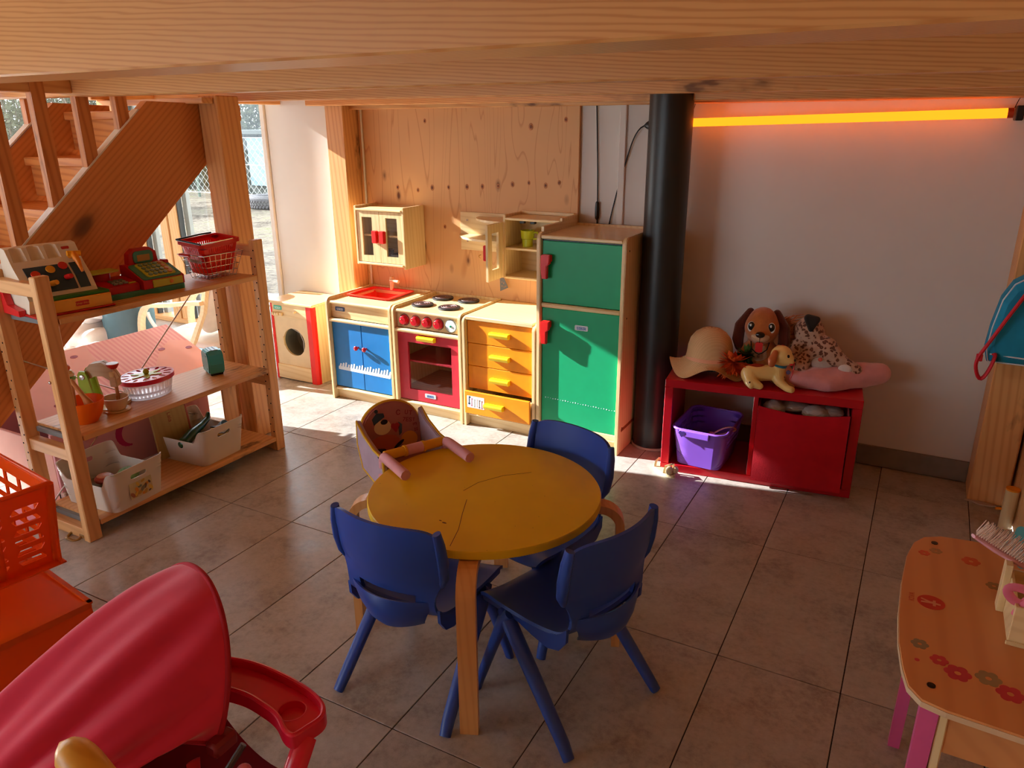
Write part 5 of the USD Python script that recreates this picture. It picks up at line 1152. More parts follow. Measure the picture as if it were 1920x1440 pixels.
# ---- hook-on baby seat
t = thing('hook_on_seat', 'pink fabric hook-on baby seat with yellow piping clamped to the yellow table edge', 'baby seat', (-1.2305, 1.665, 0), 62.4)
SEATP = plain('seat_fabric_pink', srgb(186, 112, 102), rough=.85, spec=.15, bump=.2, scale=16)
SEATG = plain('seat_fabric_mauve', srgb(190, 164, 180), rough=.8, spec=.15, bump=.2, scale=16)
PIPY = plain('seat_piping_yellow', srgb(226, 178, 30), rough=.6)
GRIP = plain('grip_pink', srgb(226, 156, 160), rough=.6)
FOAMY = plain('foam_yellow', srgb(236, 168, 20), rough=.75)
arch_ = Polygon([(-.100, .40), (.100, .40), (.104, .50)] + [(.100*math.cos(a)*1.0, .50 + .085*math.sin(a)) for a in np.linspace(.05, math.pi-.05, 18)] + [(-.104, .50)])
TB = TR((0, .175, .45)) @ R3([1, 0, 0], -9) @ TR((0, 0, -.45))
bk = part(t, 'back_rest', MB().prism(arch_.buffer(-.006), -.012, .012, 'xz', T=TB).prism(arch_.buffer(-.001), -.008, .008, 'xz', T=TB), SEATP, smooth=40)
ring = np.array(arch_.exterior.coords); ring = ring[(ring[:, 1] > .405)]
rp = np.c_[ring[:, 0], np.zeros(len(ring)), ring[:, 1]] @ TB[:3, :3].T + TB[:3, 3]
part(t, 'piping', MB().tube(rp, .005, 8), PIPY)
for s in (-1, 1):
    side = Polygon([(0, .487), (.06, .492), (.13, .515), (.178, .545), (.182, .47), (.15, .40), (.06, .385), (-.005, .40)])
    part(t, 'side_panel', MB().prism(side, s*.105-.007, s*.105+.007, 'yz').prism(side.buffer(.002), s*.105-.004, s*.105+.004, 'yz'), SEATG, smooth=40)
    sr_ = np.array(side.exterior.coords); part(t, 'piping', MB().tube(np.c_[np.full(len(sr_), s*.110), sr_], .0045, 8, closed=False), PIPY)
part(t, 'seat_pad', MB().box((-.108, 0, .388), (.108, .17, .404), .006), SEATP, smooth=40)
for s in (-1, 1):
    ar = part(t, 'clamp_arm', MB().tube([(s*.103, .014, .455), (s*.103, .012, .478), (s*.103, .004, .489), (s*.103, -.02, .490), (s*.103, -.135, .487)], [.014, .015, .0155, .0155, .0155], 8), GRIP, smooth=50)
    part(t, 'lower_arm', MB().tube([(s*.103, .03, .42), (s*.103, .012, .43), (s*.103, -.05, .433)], .012, 10), GRIP)
part(t, 'front_bar', MB().tube([(-.098, .018, .487), (-.096, .018, .487), (.096, .018, .487), (.098, .018, .487)], [.008, .0145, .0145, .008], 14), FOAMY)
part(t, 'bar_sleeve', MB().tube([(-.026, .018, .487), (.026, .018, .487)], .0162, 14), GRIP)
for s in (-1, 1): part(t, 'bar_collar', MB().tube([(s*.027, .018, .487), (s*.034, .018, .487)], .0172, 14), FOAMY)
for s in (-1, 1): part(t, 'hinge_bolt', MB().ball((s*.104, .026, .483), (.010, .009, .008), 2), BLACK)
def on_back(g, d=.0128, nm='printed_picture', col=(0, 0, 0), parent=None, depth=.0006):
    return part(parent or bk, nm, MB().prism(g, -d-depth, -d, 'xz', T=TB), plain('seatprint_%d_%d_%d' % col, srgb(*col), rough=.8), smooth=False)
on_back(Polygon(np.array(Point(-.035, .478).buffer(.046).exterior.coords)).intersection(sbox(-.1, .44, .1, .475)).union(affinity.scale(Point(-.030, .455).buffer(.040), 1.3, .7)), .0124, 'printed_body', (190, 84, 50))
on_back(affinity.scale(Point(-.030, .508).buffer(.026), 1.1, .9), .0128, 'printed_face', (232, 200, 150))
on_back(unary_union([Polygon([(-.058, .520), (-.020, .540), (-.022, .552), (-.045, .556), (-.062, .540)]), Point(-.045, .562).buffer(.006)]), .0131, 'printed_cap', (46, 62, 74))
on_back(affinity.scale(Point(-.023, .524).buffer(.010), 1.2, .8), .0131, 'printed_nose', (20, 16, 18))
on_back(unary_union([Point(.006, .505).buffer(.0085), Point(.019, .505).buffer(.0085), Polygon([(-.002, .503), (.0275, .503), (.0125, .482)])]), .0131, 'printed_heart', (170, 30, 36))
on_back(Polygon([(.024, .516), (.036, .505), (.032, .478), (.022, .470), (.024, .49)]), .0129, 'printed_ear', (70, 84, 100))
on_back(affinity.scale(Point(.055, .452).buffer(.026), 1.1, 1.0), .0126, 'printed_friend', (226, 140, 30))
on_back(unary_union([affinity.scale(Point(-.06, .435).buffer(.02), 1.6, .4), affinity.rotate(affinity.scale(Point(.018, .444).buffer(.014), 1.5, .4), 30), affinity.scale(Point(.055, .425).buffer(.012), 1.6, .5)]), .0130, 'printed_paws', (50, 40, 40))
def back_text(s, h, x, zz, rot=0):
    m = meshkit.text_mesh(s, h, .0006, True); b = m.bounds; m.apply_translation([-(b[0, 0]+b[1, 0])/2, -(b[0, 1]+b[1, 1])/2, 0])
    m.apply_transform(TB @ TR((x, -.0126, zz)) @ R3([1, 0, 0], 90) @ R3([0, 0, 1], rot)); return m
INKR = plain('seatprint_170_50_50', srgb(150, 44, 50), rough=.8)
for s_, h_, x_t, z_t, r_t in (('C', .016, .028, .545, -8), ('U', .013, .056, .540, -12), ('T', .014, .070, .535, -14), ('7ES', .013, .056, .516, -14), ('T', .010, .078, .512, -10), ('E', .012, .080, .496, -90), ('II', .010, .082, .478, -90)):
    part(bk, 'lettering', back_text(s_, h_, x_t, z_t, r_t), INKR, smooth=False)
# ================================================================== PINE SHELF AND TOYS
PX, PXB = -2.445, -2.735
SY, SX, SZ = pinepale('y'), pinepale('x'), pinepale('z')
t = thing('pine_shelf', 'low open pine shelf unit with three boards and drilled uprights', 'shelf')
HOLE = plain('peg_hole', (.01, .007, .005), rough=.9)
def upright(x0, x1, y0, y1):
    p = part(t, 'upright', MB().box((x0, y0, 0), (x1, y1, .952), .003), SZ, smooth=False)
    return p
for y0, y1, inner in ((1.345, 1.395, 1), (2.252, 2.302, -1)):
    for x0, x1 in ((PX-.032, PX), (PXB, PXB+.032)):
        p = upright(x0, x1, y0, y1); mb = MB()
        face = y1 if inner > 0 else y0
        for k in range(26):
            zz = .06 + .034*k; xx = (x0+x1)/2 + (.008 if k % 2 else -.008)
            mb.cyl((xx, face, zz), (xx, face+inner*.0006, zz), .0034, n=8)
            if x0 < PXB+.01:    # drilled faces also show towards the camera
                mb.cyl((xx, y0, zz), (xx, y0-.0006, zz), .0034, n=8)
        part(p, 'peg_holes', mb, HOLE, kind='stuff', smooth=False)
    for zz in (.905, .33, .02):
        part(t, 'cross_rail', MB().box((PXB+.032, y0+.008, zz-.022 if zz > .1 else 0), (PX-.032, y1-.008, zz+.022), .002), SX, smooth=False)
for zt in (.808, .395, .070):
    b = part(t, 'shelf_board', MB().box((PXB+.006, 1.398, zt-.020), (PX+.002, 2.250, zt), .002), SY, smooth=False)
    part(t, 'end_bracket', MB().box((PXB+.036, 1.384, zt-.026), (PX-.036, 1.399, zt-.008), .001), plain('bracket_grey', srgb(120, 124, 124), rough=.5), smooth=False)
part(t, 'brace_wire', MB().tube([(PXB-.006, 1.41, .62), (PXB-.006, 2.24, .08)], .0028, 8), STEEL, smooth=True)
part(t, 'brace_wire', MB().tube([(PXB-.010, 1.41, .06), (PXB-.010, 2.24, .80)], .0028, 8), STEEL, smooth=True)
part(t, 'bolt', MB().ball((PX-.03, 1.342, .60), (.006, .004, .006), 2), STEEL)
part(t, 'bolt', MB().ball((PXB+.02, 1.342, .86), (.006, .004, .006), 2), STEEL)
t2 = thing('loose_board', 'short loose pine board leaning behind the lowest shelf bay', 'board', (-2.70, 2.20, .071), rot=(0, 0, 0))
part(t2, 'board', MB().box((.03, -.030, 0), (.042, .045, .315), .002), SZ, smooth=False)

# ---- big toy cash register
Z1, Z2, Z3 = .808, .395, .070
CREAMP = plain('register_cream', srgb(232, 218, 196), rough=.4, var=.03)
t = thing('cash_register', 'large cream vintage toy cash register with coin slots and a yellow drawer', 'toy cash register', (-2.585, 1.488, Z1), 82)
# local: x to the right of the front (world +Y), -y towards the viewer (world +X)
prof = [(-.060, .052), (-.050, .072), (-.026, .112), (.010, .150), (.024, .168), (.052, .212), (.082, .216), (.098, .20), (.104, .0), (-.04, .0)]
hm = MB().prism(Polygon(prof).buffer(-.003).buffer(.003), -.112, .112, 'yz').mesh(); hm.merge_vertices()
hs = m3.Manifold(m3.Mesh(np.array(hm.vertices, np.float32), np.array(hm.faces, np.uint32)))
if hs.volume() < 0: hs = m3.Manifold(m3.Mesh(np.array(hm.vertices, np.float32), np.array(hm.faces[:, ::-1], np.uint32)))
for cx in (-.080, -.026, .028):
    hs = hs - m3.Manifold.cylinder(.07, .022, .022, 28).rotate([-24, 0, 0]).translate([cx, .022, .172])
part(t, 'housing', MB().add(hs), CREAMP, smooth=30)
def slope_pt(y, z, n=0.0):
    return None
DARKB = plain('register_panel_blue', srgb(38, 66, 84), rough=.5)
pan = [(-.052, .072), (-.028, .113), (.008, .150)]
for a, b in ((-.086, .052), (.060, .094)):
    mb = MB()
    for (ya, za), (yb, zb) in zip(pan[:-1], pan[1:]):
        mb.raw([(a, ya-.0015, za+.001), (b, ya-.0015, za+.001), (b, yb-.0015, zb+.001), (a, yb-.0015, zb+.001), (a, ya+.004, za-.003), (b, ya+.004, za-.003), (b, yb+.004, zb-.003), (a, yb+.004, zb-.003)], [[0, 1, 2, 3], [7, 6, 5, 4], [0, 4, 5, 1], [1, 5, 6, 2], [2, 6, 7, 3], [3, 7, 4, 0]])
    part(t, 'key_panel', mb, DARKB, smooth=False)
for cx, yy, zz, c, nm in ((-.062, -.024, .130, (214, 60, 24), 'coin_disc'), (-.010, -.014, .140, (226, 160, 30), 'coin_disc'), (.034, -.006, .146, (200, 34, 30), 'coin_disc')):
    part(t, nm, MB().lathe([(.0001, .004), (.014, .003), (.015, 0)], n=18, T=TR((cx, yy, zz)) @ R3([1, 0, 0], 48)), plain('disc_%d_%d_%d' % c, srgb(*c), rough=.4))
for cx, yy, zz, c in ((-.072, -.060, .090, (236, 110, 20)), (-.022, -.052, .100, (240, 170, 40)), (.032, -.040, .112, (214, 30, 30))):
    part(t, 'lever_key', MB().tube([(cx-.004, yy+.014, zz-.004), (cx, yy, zz), (cx+.004, yy-.014, zz+.004)], [.009, .0095, .008], 12), plain('lever_%d_%d_%d' % c, srgb(*c), rough=.35))
cr_ = part(t, 'crank', MB().tube([(.072, .012, .172), (.074, -.012, .180), (.078, -.024, .160), (.080, -.040, .122)], [.010, .012, .010, .004], 12), plain('crank_orange', srgb(246, 140, 20), rough=.35), label='orange crank handle')
part(t, 'crank_knob', MB().tube([(.055, -.006, .184), (.096, -.012, .180)], .0095, 12), plain('crank_yellow', srgb(250, 170, 20), rough=.35))
part(t, 'price_window', MB().box((.060, .040, .178), (.086, .054, .202), .002, T=np.eye(4)), plain('price_red', srgb(190, 30, 24), rough=.4), smooth=False)
dr = part(t, 'drawer', MB().box((-.09, -.100, .006), (.135, -.02, .048), .003), plain('register_drawer', srgb(238, 170, 60), rough=.4), label='yellow cash drawer', smooth=False)
part(dr, 'drawer_lid', MB().box((-.09, -.092, .048), (.135, -.03, .058), .002), plain('register_green', srgb(40, 116, 30), rough=.5), smooth=False)
part(t, 'base', MB().box((-.12, -.106, 0), (.142, .10, .007), .003), plain('register_base_red', srgb(196, 24, 24), rough=.4), smooth=False)
bd = part(t, 'brand_badge', MB().prism(rrect(.012, .020, .056, .036, .003), -.1012, -.1002, 'xz'), plain('badge_red', srgb(196, 30, 24), rough=.4), smooth=False)
part(bd, 'lettering', text_on_front('Fisher-Price', .006, .034, -.1012, .028, bold=False), plain('badge_gold', srgb(240, 190, 90), rough=.4), smooth=False)
part(t, 'rear_scoop', MB().prism(Polygon([(-.02, .0), (.10, .0), (.10, .085), (.085, .085), (.06, .03), (-.02, .02)]), -.135, -.114, 'yz'), plain('scoop_red', srgb(222, 36, 40), rough=.35), label='red side tray of the register', smooth=30)

# ---- second, modern toy register
TEALR = plain('register_teal', srgb(60, 140, 120), rough=.4)
REDR = plain('register_red', srgb(190, 16, 18), rough=.3)
LIMER = plain('register_lime', srgb(190, 190, 50), rough=.4)
t = thing('toy_till', 'red and teal rounded toy till with number keys and a small screen', 'toy cash register', (-2.59, 1.80, Z1), 86)
part(t, 'base', MB().prism(Polygon([(-.155, -.06), (-.03, -.06), (0, -.055), (.03, -.075), (.135, -.075), (.140, .06), (-.155, .06)]).buffer(.008), 0, .020), TEALR, smooth=30)
part(t, 'scale_body', MB().prism(Polygon([(-.060, .020), (-.060, .045), (.02, .062), (.06, .062), (.06, .020)]), -.160, -.03, 'yz'), REDR, smooth=30)
part(t, 'scale_pan', MB().prism(rrect(-.17, .0, -.06, .07, .01), .088, .094), LIMER, smooth=30)
part(t, 'scale_stem', MB().cyl((-.115, .035, .06), (-.115, .035, .09), .03, .03, 20), REDR)
part(t, 'till_body', MB().prism(Polygon([(-.078, .020), (-.078, .052), (.03, .100), (.06, .100), (.06, .020)]), -.025, .145, 'yz'), REDR, smooth=30)
sl = TR((0, -.078, .052)) @ R3([1, 0, 0], 24)
part(t, 'keypad_surround', MB().prism(rrect(-.020, .002, .140, .108, .012), .0, .004, T=sl), TEALR, smooth=30)
part(t, 'keypad', MB().prism(rrect(.004, .012, .122, .104, .010), .004, .007, T=sl), LIMER, smooth=30)
for i in range(4):
    for j in range(5):
        c = (.022 + j*.020, .026 + i*.022)
        part(t, 'key', MB().lathe([(.0085, .007), (.0080, .011), (.0001, .012)], (c[0], c[1], 0), 12, T=sl), plain('key_%d' % (j > 3), srgb(214, 150, 90) if j > 3 else srgb(120, 150, 120), rough=.5))
for i in range(3):
    for j in range(3):
        part(t, 'small_key', MB().box((-.118+j*.020, -.048+i*.016, .049+i*.003), (-.104+j*.020, -.037+i*.016, .056+i*.003), .001), plain('key_grey', srgb(130, 140, 132), rough=.5), smooth=False)
part(t, 'receipt_slot', MB().box((-.062, -.050, .046), (-.034, -.040, .052), .002), LIMER, smooth=False)
part(t, 'drawer', MB().box((.012, -.084, .022), (.136, -.076, .050), .002), LIMER, smooth=False)
part(t, 'drawer_knob', MB().lathe([(.008, 0), (.007, .003), (.0001, .004)], n=16, T=TR((.086, -.084, .036)) @ R3([1, 0, 0], 90)), plain('knob_orange', srgb(220, 130, 50), rough=.4))
hd = part(t, 'screen_housing', MB().prism(Polygon([(-.055, .09), (.055, .09), (.05, .135), (.03, .150), (-.03, .150), (-.05, .135)]).buffer(.006), .0, .028, 'xz', T=TR((.055, .030, 0))), REDR, smooth=30)
sf = part(hd, 'screen_frame', MB().prism(rrect(-.040, .100, .040, .146, .015), -.004, 0, 'xz', T=TR((.055, .030, 0))), TEALR, smooth=30)
part(sf, 'screen', MB().prism(rrect(-.026, .108, .026, .132, .002), -.0048, -.004, 'xz', T=TR((.055, .030, 0))), plain('lcd_amber', srgb(180, 140, 80), rough=.2), smooth=False)
part(t, 'card_reader', MB().box((.120, .0, .086), (.142, .03, .104), .004), REDR, smooth=30)

# ---- wire basket holding a red shopping basket
t = thing('wire_basket', 'silver wire basket with red grips on the top shelf holding a red basket', 'basket', (-2.59, 2.155, Z1), 88)
WCH = plain('chrome_wire', srgb(206, 204, 200), rough=.25, metallic=1.0)
def frustum(z, w0, d0, w1, d1, h): k = z/h; return w0 + (w1-w0)*k, d0 + (d1-d0)*k
w0, d0, w1, d1, hh = .135, .105, .195, .150, .100
mb = MB()
for z_ in (.002, .025, .05, .075): 
    w_, d_ = frustum(z_, w0, d0, w1, d1, hh); mb.tube([(w_/2, d_/2, z_), (-w_/2, d_/2, z_), (-w_/2, -d_/2, z_), (w_/2, -d_/2, z_), (w_/2, d_/2, z_)], .0011, 5)
for k in np.linspace(-.5, .5, 8):
    for s in (-1, 1): mb.tube([(k*w0, s*d0/2, 0), (k*w1, s*d1/2, hh)], .0011, 5)
    mb.tube([(k*w0, -d0/2, .002), (k*w0, d0/2, .002)], .0011, 5)
for k in np.linspace(-.5, .5, 6):
    for s in (-1, 1): mb.tube([(s*w0/2, k*d0, 0), (s*w1/2, k*d1, hh)], .0011, 5)
    mb.tube([(-w0/2, k*d0, .002), (w0/2, k*d0, .002)], .0011, 5)
part(t, 'wire_cage', mb, WCH)
part(t, 'rim_wire', MB().tube([(w1/2, d1/2, hh), (-w1/2, d1/2, hh), (-w1/2, -d1/2, hh), (w1/2, -d1/2, hh)], .0022, 8, closed=True), WCH)
for s in (-1, 1):
    hnd = part(t, 'grip_handle', MB().tube([(s*w1/2, -.04, hh), (s*(w1/2+.03), -.045, hh+.006), (s*(w1/2+.03), .045, hh+.006), (s*w1/2, .04, hh)], .0018, 6), WCH)
    part(hnd, 'grip', MB().tube([(s*(w1/2+.03), -.03, hh+.004), (s*(w1/2+.03), .03, hh+.004)], .0065, 10), RED)
t = thing('red_basket', 'red plastic toy shopping basket with black handles nested in the wire basket', 'basket', (-2.59, 2.150, Z1+.024), 88, rot=(4, -3, 88))
RPL = translucent('basket_red', srgb(244, 50, 30), .45)
def slots(ex, Lp, h):
    H = []
    n = int(Lp/.011)
    for i in range(n):
        s = (i+.5)*Lp/n; p = ex.interpolate(s)
        if abs(p.x) < .065 and abs(abs(p.y)-.068) < .01 or abs(p.y) < .045 and abs(abs(p.x)-.092) < .012:
            H += [sbox(s-.0024, .090, s+.0024, .110), sbox(s-.0024, .022, s+.0024, .046)]
    return H
part(t, 'body', perforated_basket(.185, .140, .130, .30, slots, th=.002, r=.012), RPL, smooth=30)
part(t, 'base', MB().prism(rrect(-.066, -.05, .066, .05, .012), 0, .003), RPL, smooth=False)
rg = Polygon(np.array(rrect(-.098, -.076, .098, .076, .014).exterior.coords)).difference(rrect(-.089, -.067, .089, .067, .010))
part(t, 'rim', MB().prism(rg, .118, .133), RPL, smooth=False)
part(t, 'handle', MB().tube([(-.094, .068, .133), (-.096, .074, .137), (.02, .076, .138), (.07, .072, .137)], .006, 8, flat=.6), BLACK, label='black folded handle')
part(t, 'handle', MB().tube([(-.094, -.060, .133), (-.095, -.074, .136), (-.02, -.076, .136), (.06, -.074, .135)], .0025, 8), WCH, label='thin metal handle')
part(t, 'handle_side', MB().tube([(-.096, -.070, .135), (-.097, .072, .136)], .004, 8), BLACK)
lb_ = part(t, 'paper_label', MB().box((-.0815, -.040, .045), (-.0805, .030, .095), 0, T=R3([0, 1, 0], 16) @ TR((-.010, 0, -.02))), plain('label_grey_paper', srgb(190, 182, 180), rough=.7), smooth=False)

# ---- middle shelf
ORB = translucent('orange_bowl_plastic', srgb(250, 120, 12), .35)
t = thing('orange_bowl', 'bright orange plastic bowl on the middle shelf beside the near upright', 'bowl', (-2.560, 1.487, Z2))
part(t, 'body', MB().lathe([(.0001, .002), (.034, .002), (.036, 0), (.040, .004), (.056, .030), (.066, .062), (.069, .084), (.067, .085), (.063, .062), (.052, .032), (.036, .008), (.0001, .006)], n=48), ORB)
SPW = wood('spoon_wood', srgb(206, 140, 84), srgb(176, 108, 58), 'z', knots=False, amount=.3)
t = thing('wooden_spoon', 'small wooden spoon standing in the orange bowl', 'spoon', (-2.55, 1.475, Z2+.012))
part(t, 'spoon_body', MB().add(blob({'a': ((.004, .012, .010), .010), 'b': ((.010, .022, .055), .016), 'c': ((.004, .012, .085), .009), 'd': ((-.012, -.012, .15), .007)}, [('a', 'b'), ('b', 'c'), ('c', 'd')], .006, 5)), SPW, smooth=True)
t = thing('wooden_whisk_toy', 'turned wooden toy mixer handle with green ring and orange knob in the orange bowl', 'toy', (-2.580, 1.458, Z2+.012), rot=(-4, -4, 0))
part(t, 'shaft', MB().lathe([(.0001, 0), (.013, 0), (.015, .09), (.017, .13), (.0001, .132)], n=20), SPW)
part(t, 'collar', MB().lathe([(.0001, .130), (.022, .131), (.023, .148), (.0001, .149)], n=24), birch('z'))
part(t, 'green_ring', MB().lathe([(.0001, .149), (.0245, .149), (.0250, .160), (.0001, .161)], n=24), plain('ring_green', srgb(110, 170, 60), rough=.45))
part(t, 'cap', MB().lathe([(.0001, .161), (.022, .161), (.023, .172), (.016, .182), (.0001, .184)], n=24), birch('z'))
part(t, 'knob', MB().ball((0, 0, .192), (.0135, .0135, .0125), 3), plain('knob_orange_wood', srgb(226, 100, 30), rough=.4))
t = thing('toy_mixer', 'wooden toy stand mixer with lime stand and hinged beech arm', 'toy mixer', (-2.645, 1.628, Z2), 30)
LIMEW = plain('lime_wood', srgb(158, 190, 30), rough=.45)
part(t, 'base', MB().prism(rrect(-.06, -.075, .07, .06, .02), 0, .010), birch('x'), smooth=30)
for s in (-1, 1):
    st_ = Polygon([(-.055, .010), (-.010, .010), (-.022, .07), (-.030, .135), (-.036, .150), (-.056, .152), (-.064, .14), (-.066, .10)])
    if s < 0: part(t, 'stand', MB().prism(st_, -.050, -.038, 'xz'), LIMEW, smooth=30)
    else: part(t, 'stand', MB().prism(st_, .0, .012, 'xz'), LIMEW, smooth=30)
part(t, 'hinge_bolt', MB().lathe([(.011, 0), (.009, .004), (.0001, .005)], n=16, T=TR((-.048, -.050, .130)) @ R3([1, 0, 0], 90)), STEEL)
BEECH = wood('beech', srgb(206, 172, 136), srgb(184, 146, 108), 'x', knots=False, amount=.3)
ap = Polygon([(-.052, .12), (-.046, .150), (-.02, .176), (.02, .182), (.052, .160), (.072, .118), (.058, .100), (.040, .112), (.018, .128), (-.01, .128), (-.03, .118)]).buffer(-.003).buffer(.003)
part(t, 'arm', MB().prism(ap, -.034, -.018, 'xz').prism(ap, -.014, -.001, 'xz'), BEECH, smooth=30)
part(t, 'arm_head', MB().box((.040, -.036, .085), (.068, .002, .128), .004), BEECH, smooth=30)
part(t, 'beater', MB().tube([(.054, -.017, .150), (.054, -.017, .02)], .0065, 12), SPW)
part(t, 'beater_blade', MB().box((.050, -.030, .012), (.058, -.004, .05), .002), SPW, smooth=30)
rk = part(t, 'red_button', MB().lathe([(.0001, .154), (.014, .154), (.022, .166), (.0225, .172), (.0001, .173)], (.054, -.017, 0), 24), plain('button_red', srgb(206, 40, 30), rough=.3))
part(rk, 'button_top', MB().lathe([(.0001, .1745), (.021, .1735), (.0215, .172)], (.054, -.017, 0), 24), WHITEP)
part(t, 'clip', MB().box((.046, -.040, .125), (.062, -.028, .145), .002), birch('x'), smooth=False)
t = thing('mixing_bowl', 'small cream wooden mixing bowl under the toy mixer', 'bowl', (-2.565, 1.612, Z2+.008))
part(t, 'body', MB().lathe([(.0001, 0), (.030, 0), (.033, .004), (.047, .046), (.044, .046), (.031, .010), (.0001, .008)], n=40), plain('bowl_cream', srgb(224, 196, 164), rough=.4))
part(t, 'foot_plate', MB().lathe([(.0001, -.006), (.044, -.006), (.046, -.003), (.0001, -.001)], n=32, T=TR((-.0, .002, 0))), birch('x'))

t = thing('fruit_colander', 'clear oval basket with a red slotted lid shaped like a strawberry', 'basket', (-2.618, 1.790, Z2), 94)
CLEAR = usdkit.material(stage, L('clear_pink_plastic'), {'p': ('principled_bsdf', {'base_color': (.95, .86, .86), 'roughness': .22, 'transmission_weight': .55, 'ior': 1.2}), 't': ('transparent_bsdf', {'color': (.96, .92, .92)}), 'm': ('mix_closure', {'fac': .6})}, [('t.BSDF', 'm.closure1'), ('p.BSDF', 'm.closure2')], surface='m.closure')
def oval_wall(w, d, h, taper, hole_rows, th=.002):
    ex = affinity.scale(Point(0, 0).buffer(.5, quad_segs=16), w, d).exterior
    Lp = ex.length; strip = sbox(0, 0, Lp, h); H = []
    n = int(Lp/.0155)
    for i in range(n):
        s = (i+.5)*Lp/n
        H.append(Polygon([(s-.005, h*.86), (s+.005, h*.86), (s+.003, h*.45), (s-.003, h*.45)])); H.append(affinity.scale(Point(s, h*.22).buffer(.004, quad_segs=3), 1, 1.3))
    m = trimesh.creation.extrude_polygon(strip.difference(unary_union(H)), th, engine='earcut').subdivide_to_size(.03, max_iter=8)
    out = []
    for s, z, o in np.array(m.vertices):
        p = ex.interpolate(min(max(s, 0), Lp-1e-6)); k = (1 - taper*(1-z/h)); rr = 1 - o/(w/2)
        out.append((p.x*k*rr, p.y*k*rr, z))
    return MB().raw(out, m.faces)
part(t, 'clear_bowl', oval_wall(.205, .165, .066, .14, 2), CLEAR, smooth=30)
part(t, 'bowl_base', MB().lathe([(.0001, .001), (.5, .001)], n=40, sx=.205*.86, sy=.165*.86), CLEAR)
lid = affinity.scale(Point(0, 0).buffer(.5, quad_segs=20), .218, .178); hs_ = []
for a in np.linspace(0, 2*np.pi, 14, endpoint=False):
    hs_.append(affinity.rotate(affinity.scale(Point(.085*math.cos(a), .068*math.sin(a)).buffer(.009, quad_segs=5), 1.7, .75), math.degrees(a)))
LIDR = plain('lid_red', srgb(214, 34, 62), rough=.25, var=.02)
part(t, 'lid', MB().prism(lid.difference(unary_union(hs_)), .078, .081), LIDR, smooth=30)
part(t, 'lid_rim', MB().lathe([(.49, .064), (.502, .066), (.502, .078), (.49, .082), (.46, .082)], n=56, sx=.218, sy=.178), LIDR)
star = unary_union([affinity.rotate(affinity.scale(Point(.030, 0).buffer(.02, quad_segs=5), 1.5, .5), a, origin=(0, 0)) for a in range(0, 360, 60)] + [Point(0, 0).buffer(.026)])
part(t, 'leaf_crown', MB().prism(affinity.scale(star, 1.1, .9), .081, .084), plain('leaf_lime', srgb(196, 206, 70), rough=.35), label='lime leaf crown on the lid', smooth=30)
part(t, 'lid_knob', MB().ball((0, 0, .094), (.011, .011, .013), 3), plain('knob_olive', srgb(176, 170, 30), rough=.35))

t = thing('toy_toaster', 'glossy teal toy toaster on the far end of the middle shelf', 'toy toaster', (-2.605, 2.100, Z2), -24)
TOA = plain('toaster_teal', srgb(66, 168, 170), rough=.25, var=.03)
tp = Polygon([(-.044, .008), (.044, .008), (.050, .05), (.046, .092), (.030, .106), (-.030, .106), (-.046, .092), (-.050, .05)]).buffer(-.006).buffer(.006)
part(t, 'shell', MB().prism(tp, -.028, .028, 'xz').prism(tp.buffer(-.006), -.033, .033, 'xz'), TOA, smooth=40)
part(t, 'slot_plate', MB().box((-.030, -.018, .106), (.030, .018, .109), .001), plain('toaster_grey', srgb(150, 160, 164), rough=.3, metallic=.5), smooth=False)
for s in (-.008, .008): part(t, 'toast_slot', MB().box((-.026, s-.003, .109), (.026, s+.003, .1095), 0), BLACK, smooth=False)
part(t, 'lever', MB().box((-.060, -.006, .055), (-.048, .006, .064), .002), BLACK, smooth=30)
for q in ((-.032, .03), (.026, .03), (.026, .085)): part(t, 'screw', MB().cyl((q[0], -.033, q[1]), (q[0], -.0345, q[1]), .002, n=8), BLACK)
part(t, 'foot', MB().box((-.04, -.026, 0), (.04, .026, .01), .002), BLACK, smooth=False)

# ---- white bins with toy food
BINW = plain('bin_white', srgb(222, 210, 196), rough=.42, var=.02)
def bin_body(w, d, h):
    """rounded bin whose near and far ends rise, grip slot cut in the short ends"""
    ex = rrect(-w/2, -d/2, w/2, d/2, .03, 6).exterior; Lp = ex.length; H = []
    top = []
    for i in range(241):
        s = Lp*i/240; p = ex.interpolate(s % Lp); e = abs(p.x)/(w/2)
        top.append((s, h - .055*(1 - np.clip((e-.62)/.30, 0, 1)**2*(3-2*np.clip((e-.62)/.30, 0, 1)))))
    strip = Polygon([(0, 0)] + [(Lp, 0)] + top[::-1])
    for s in np.arange(0, Lp, .001):
        p = ex.interpolate(s)
        if abs(p.y) < .0006 and abs(p.x) > w*.45: H.append(LineString([(s-.026, h*.74), (s+.026, h*.74)]).buffer(.009))
    m = trimesh.creation.extrude_polygon(strip.difference(unary_union(H)), .003, engine='earcut').subdivide_to_size(.028, max_iter=8); out = []
    for s, z, o in np.array(m.vertices):
        p = ex.interpolate(min(max(s, 0), Lp-1e-6)); k = 1 - .13*(1-z/h); out.append((p.x*k*(1-o/(w/2)), p.y*k*(1-o/(d/2)), z))
    return MB().raw(out, m.faces)
def white_bin(label, loc, rz):
    t = thing('white_bin', label, 'storage bin', loc, rz)
    part(t, 'body', bin_body(.30, .245, .158), BINW, smooth=40)
    part(t, 'base', MB().prism(rrect(-.13, -.106, .13, .106, .028), 0, .004), BINW, smooth=False)
    return t
b1 = white_bin('white plastic bin with a picture sticker on the bottom shelf by the near upright', (-2.565, 1.545, Z3+.001), 4)
stk = part(b1, 'picture_sticker', MB().box((.1415, -.045, .03), (.1425, .052, .092), 0, T=R3([0, 1, 0], 0)), plain('sticker_cream', srgb(206, 190, 140), rough=.5), label='picture sticker of toy food', smooth=False)
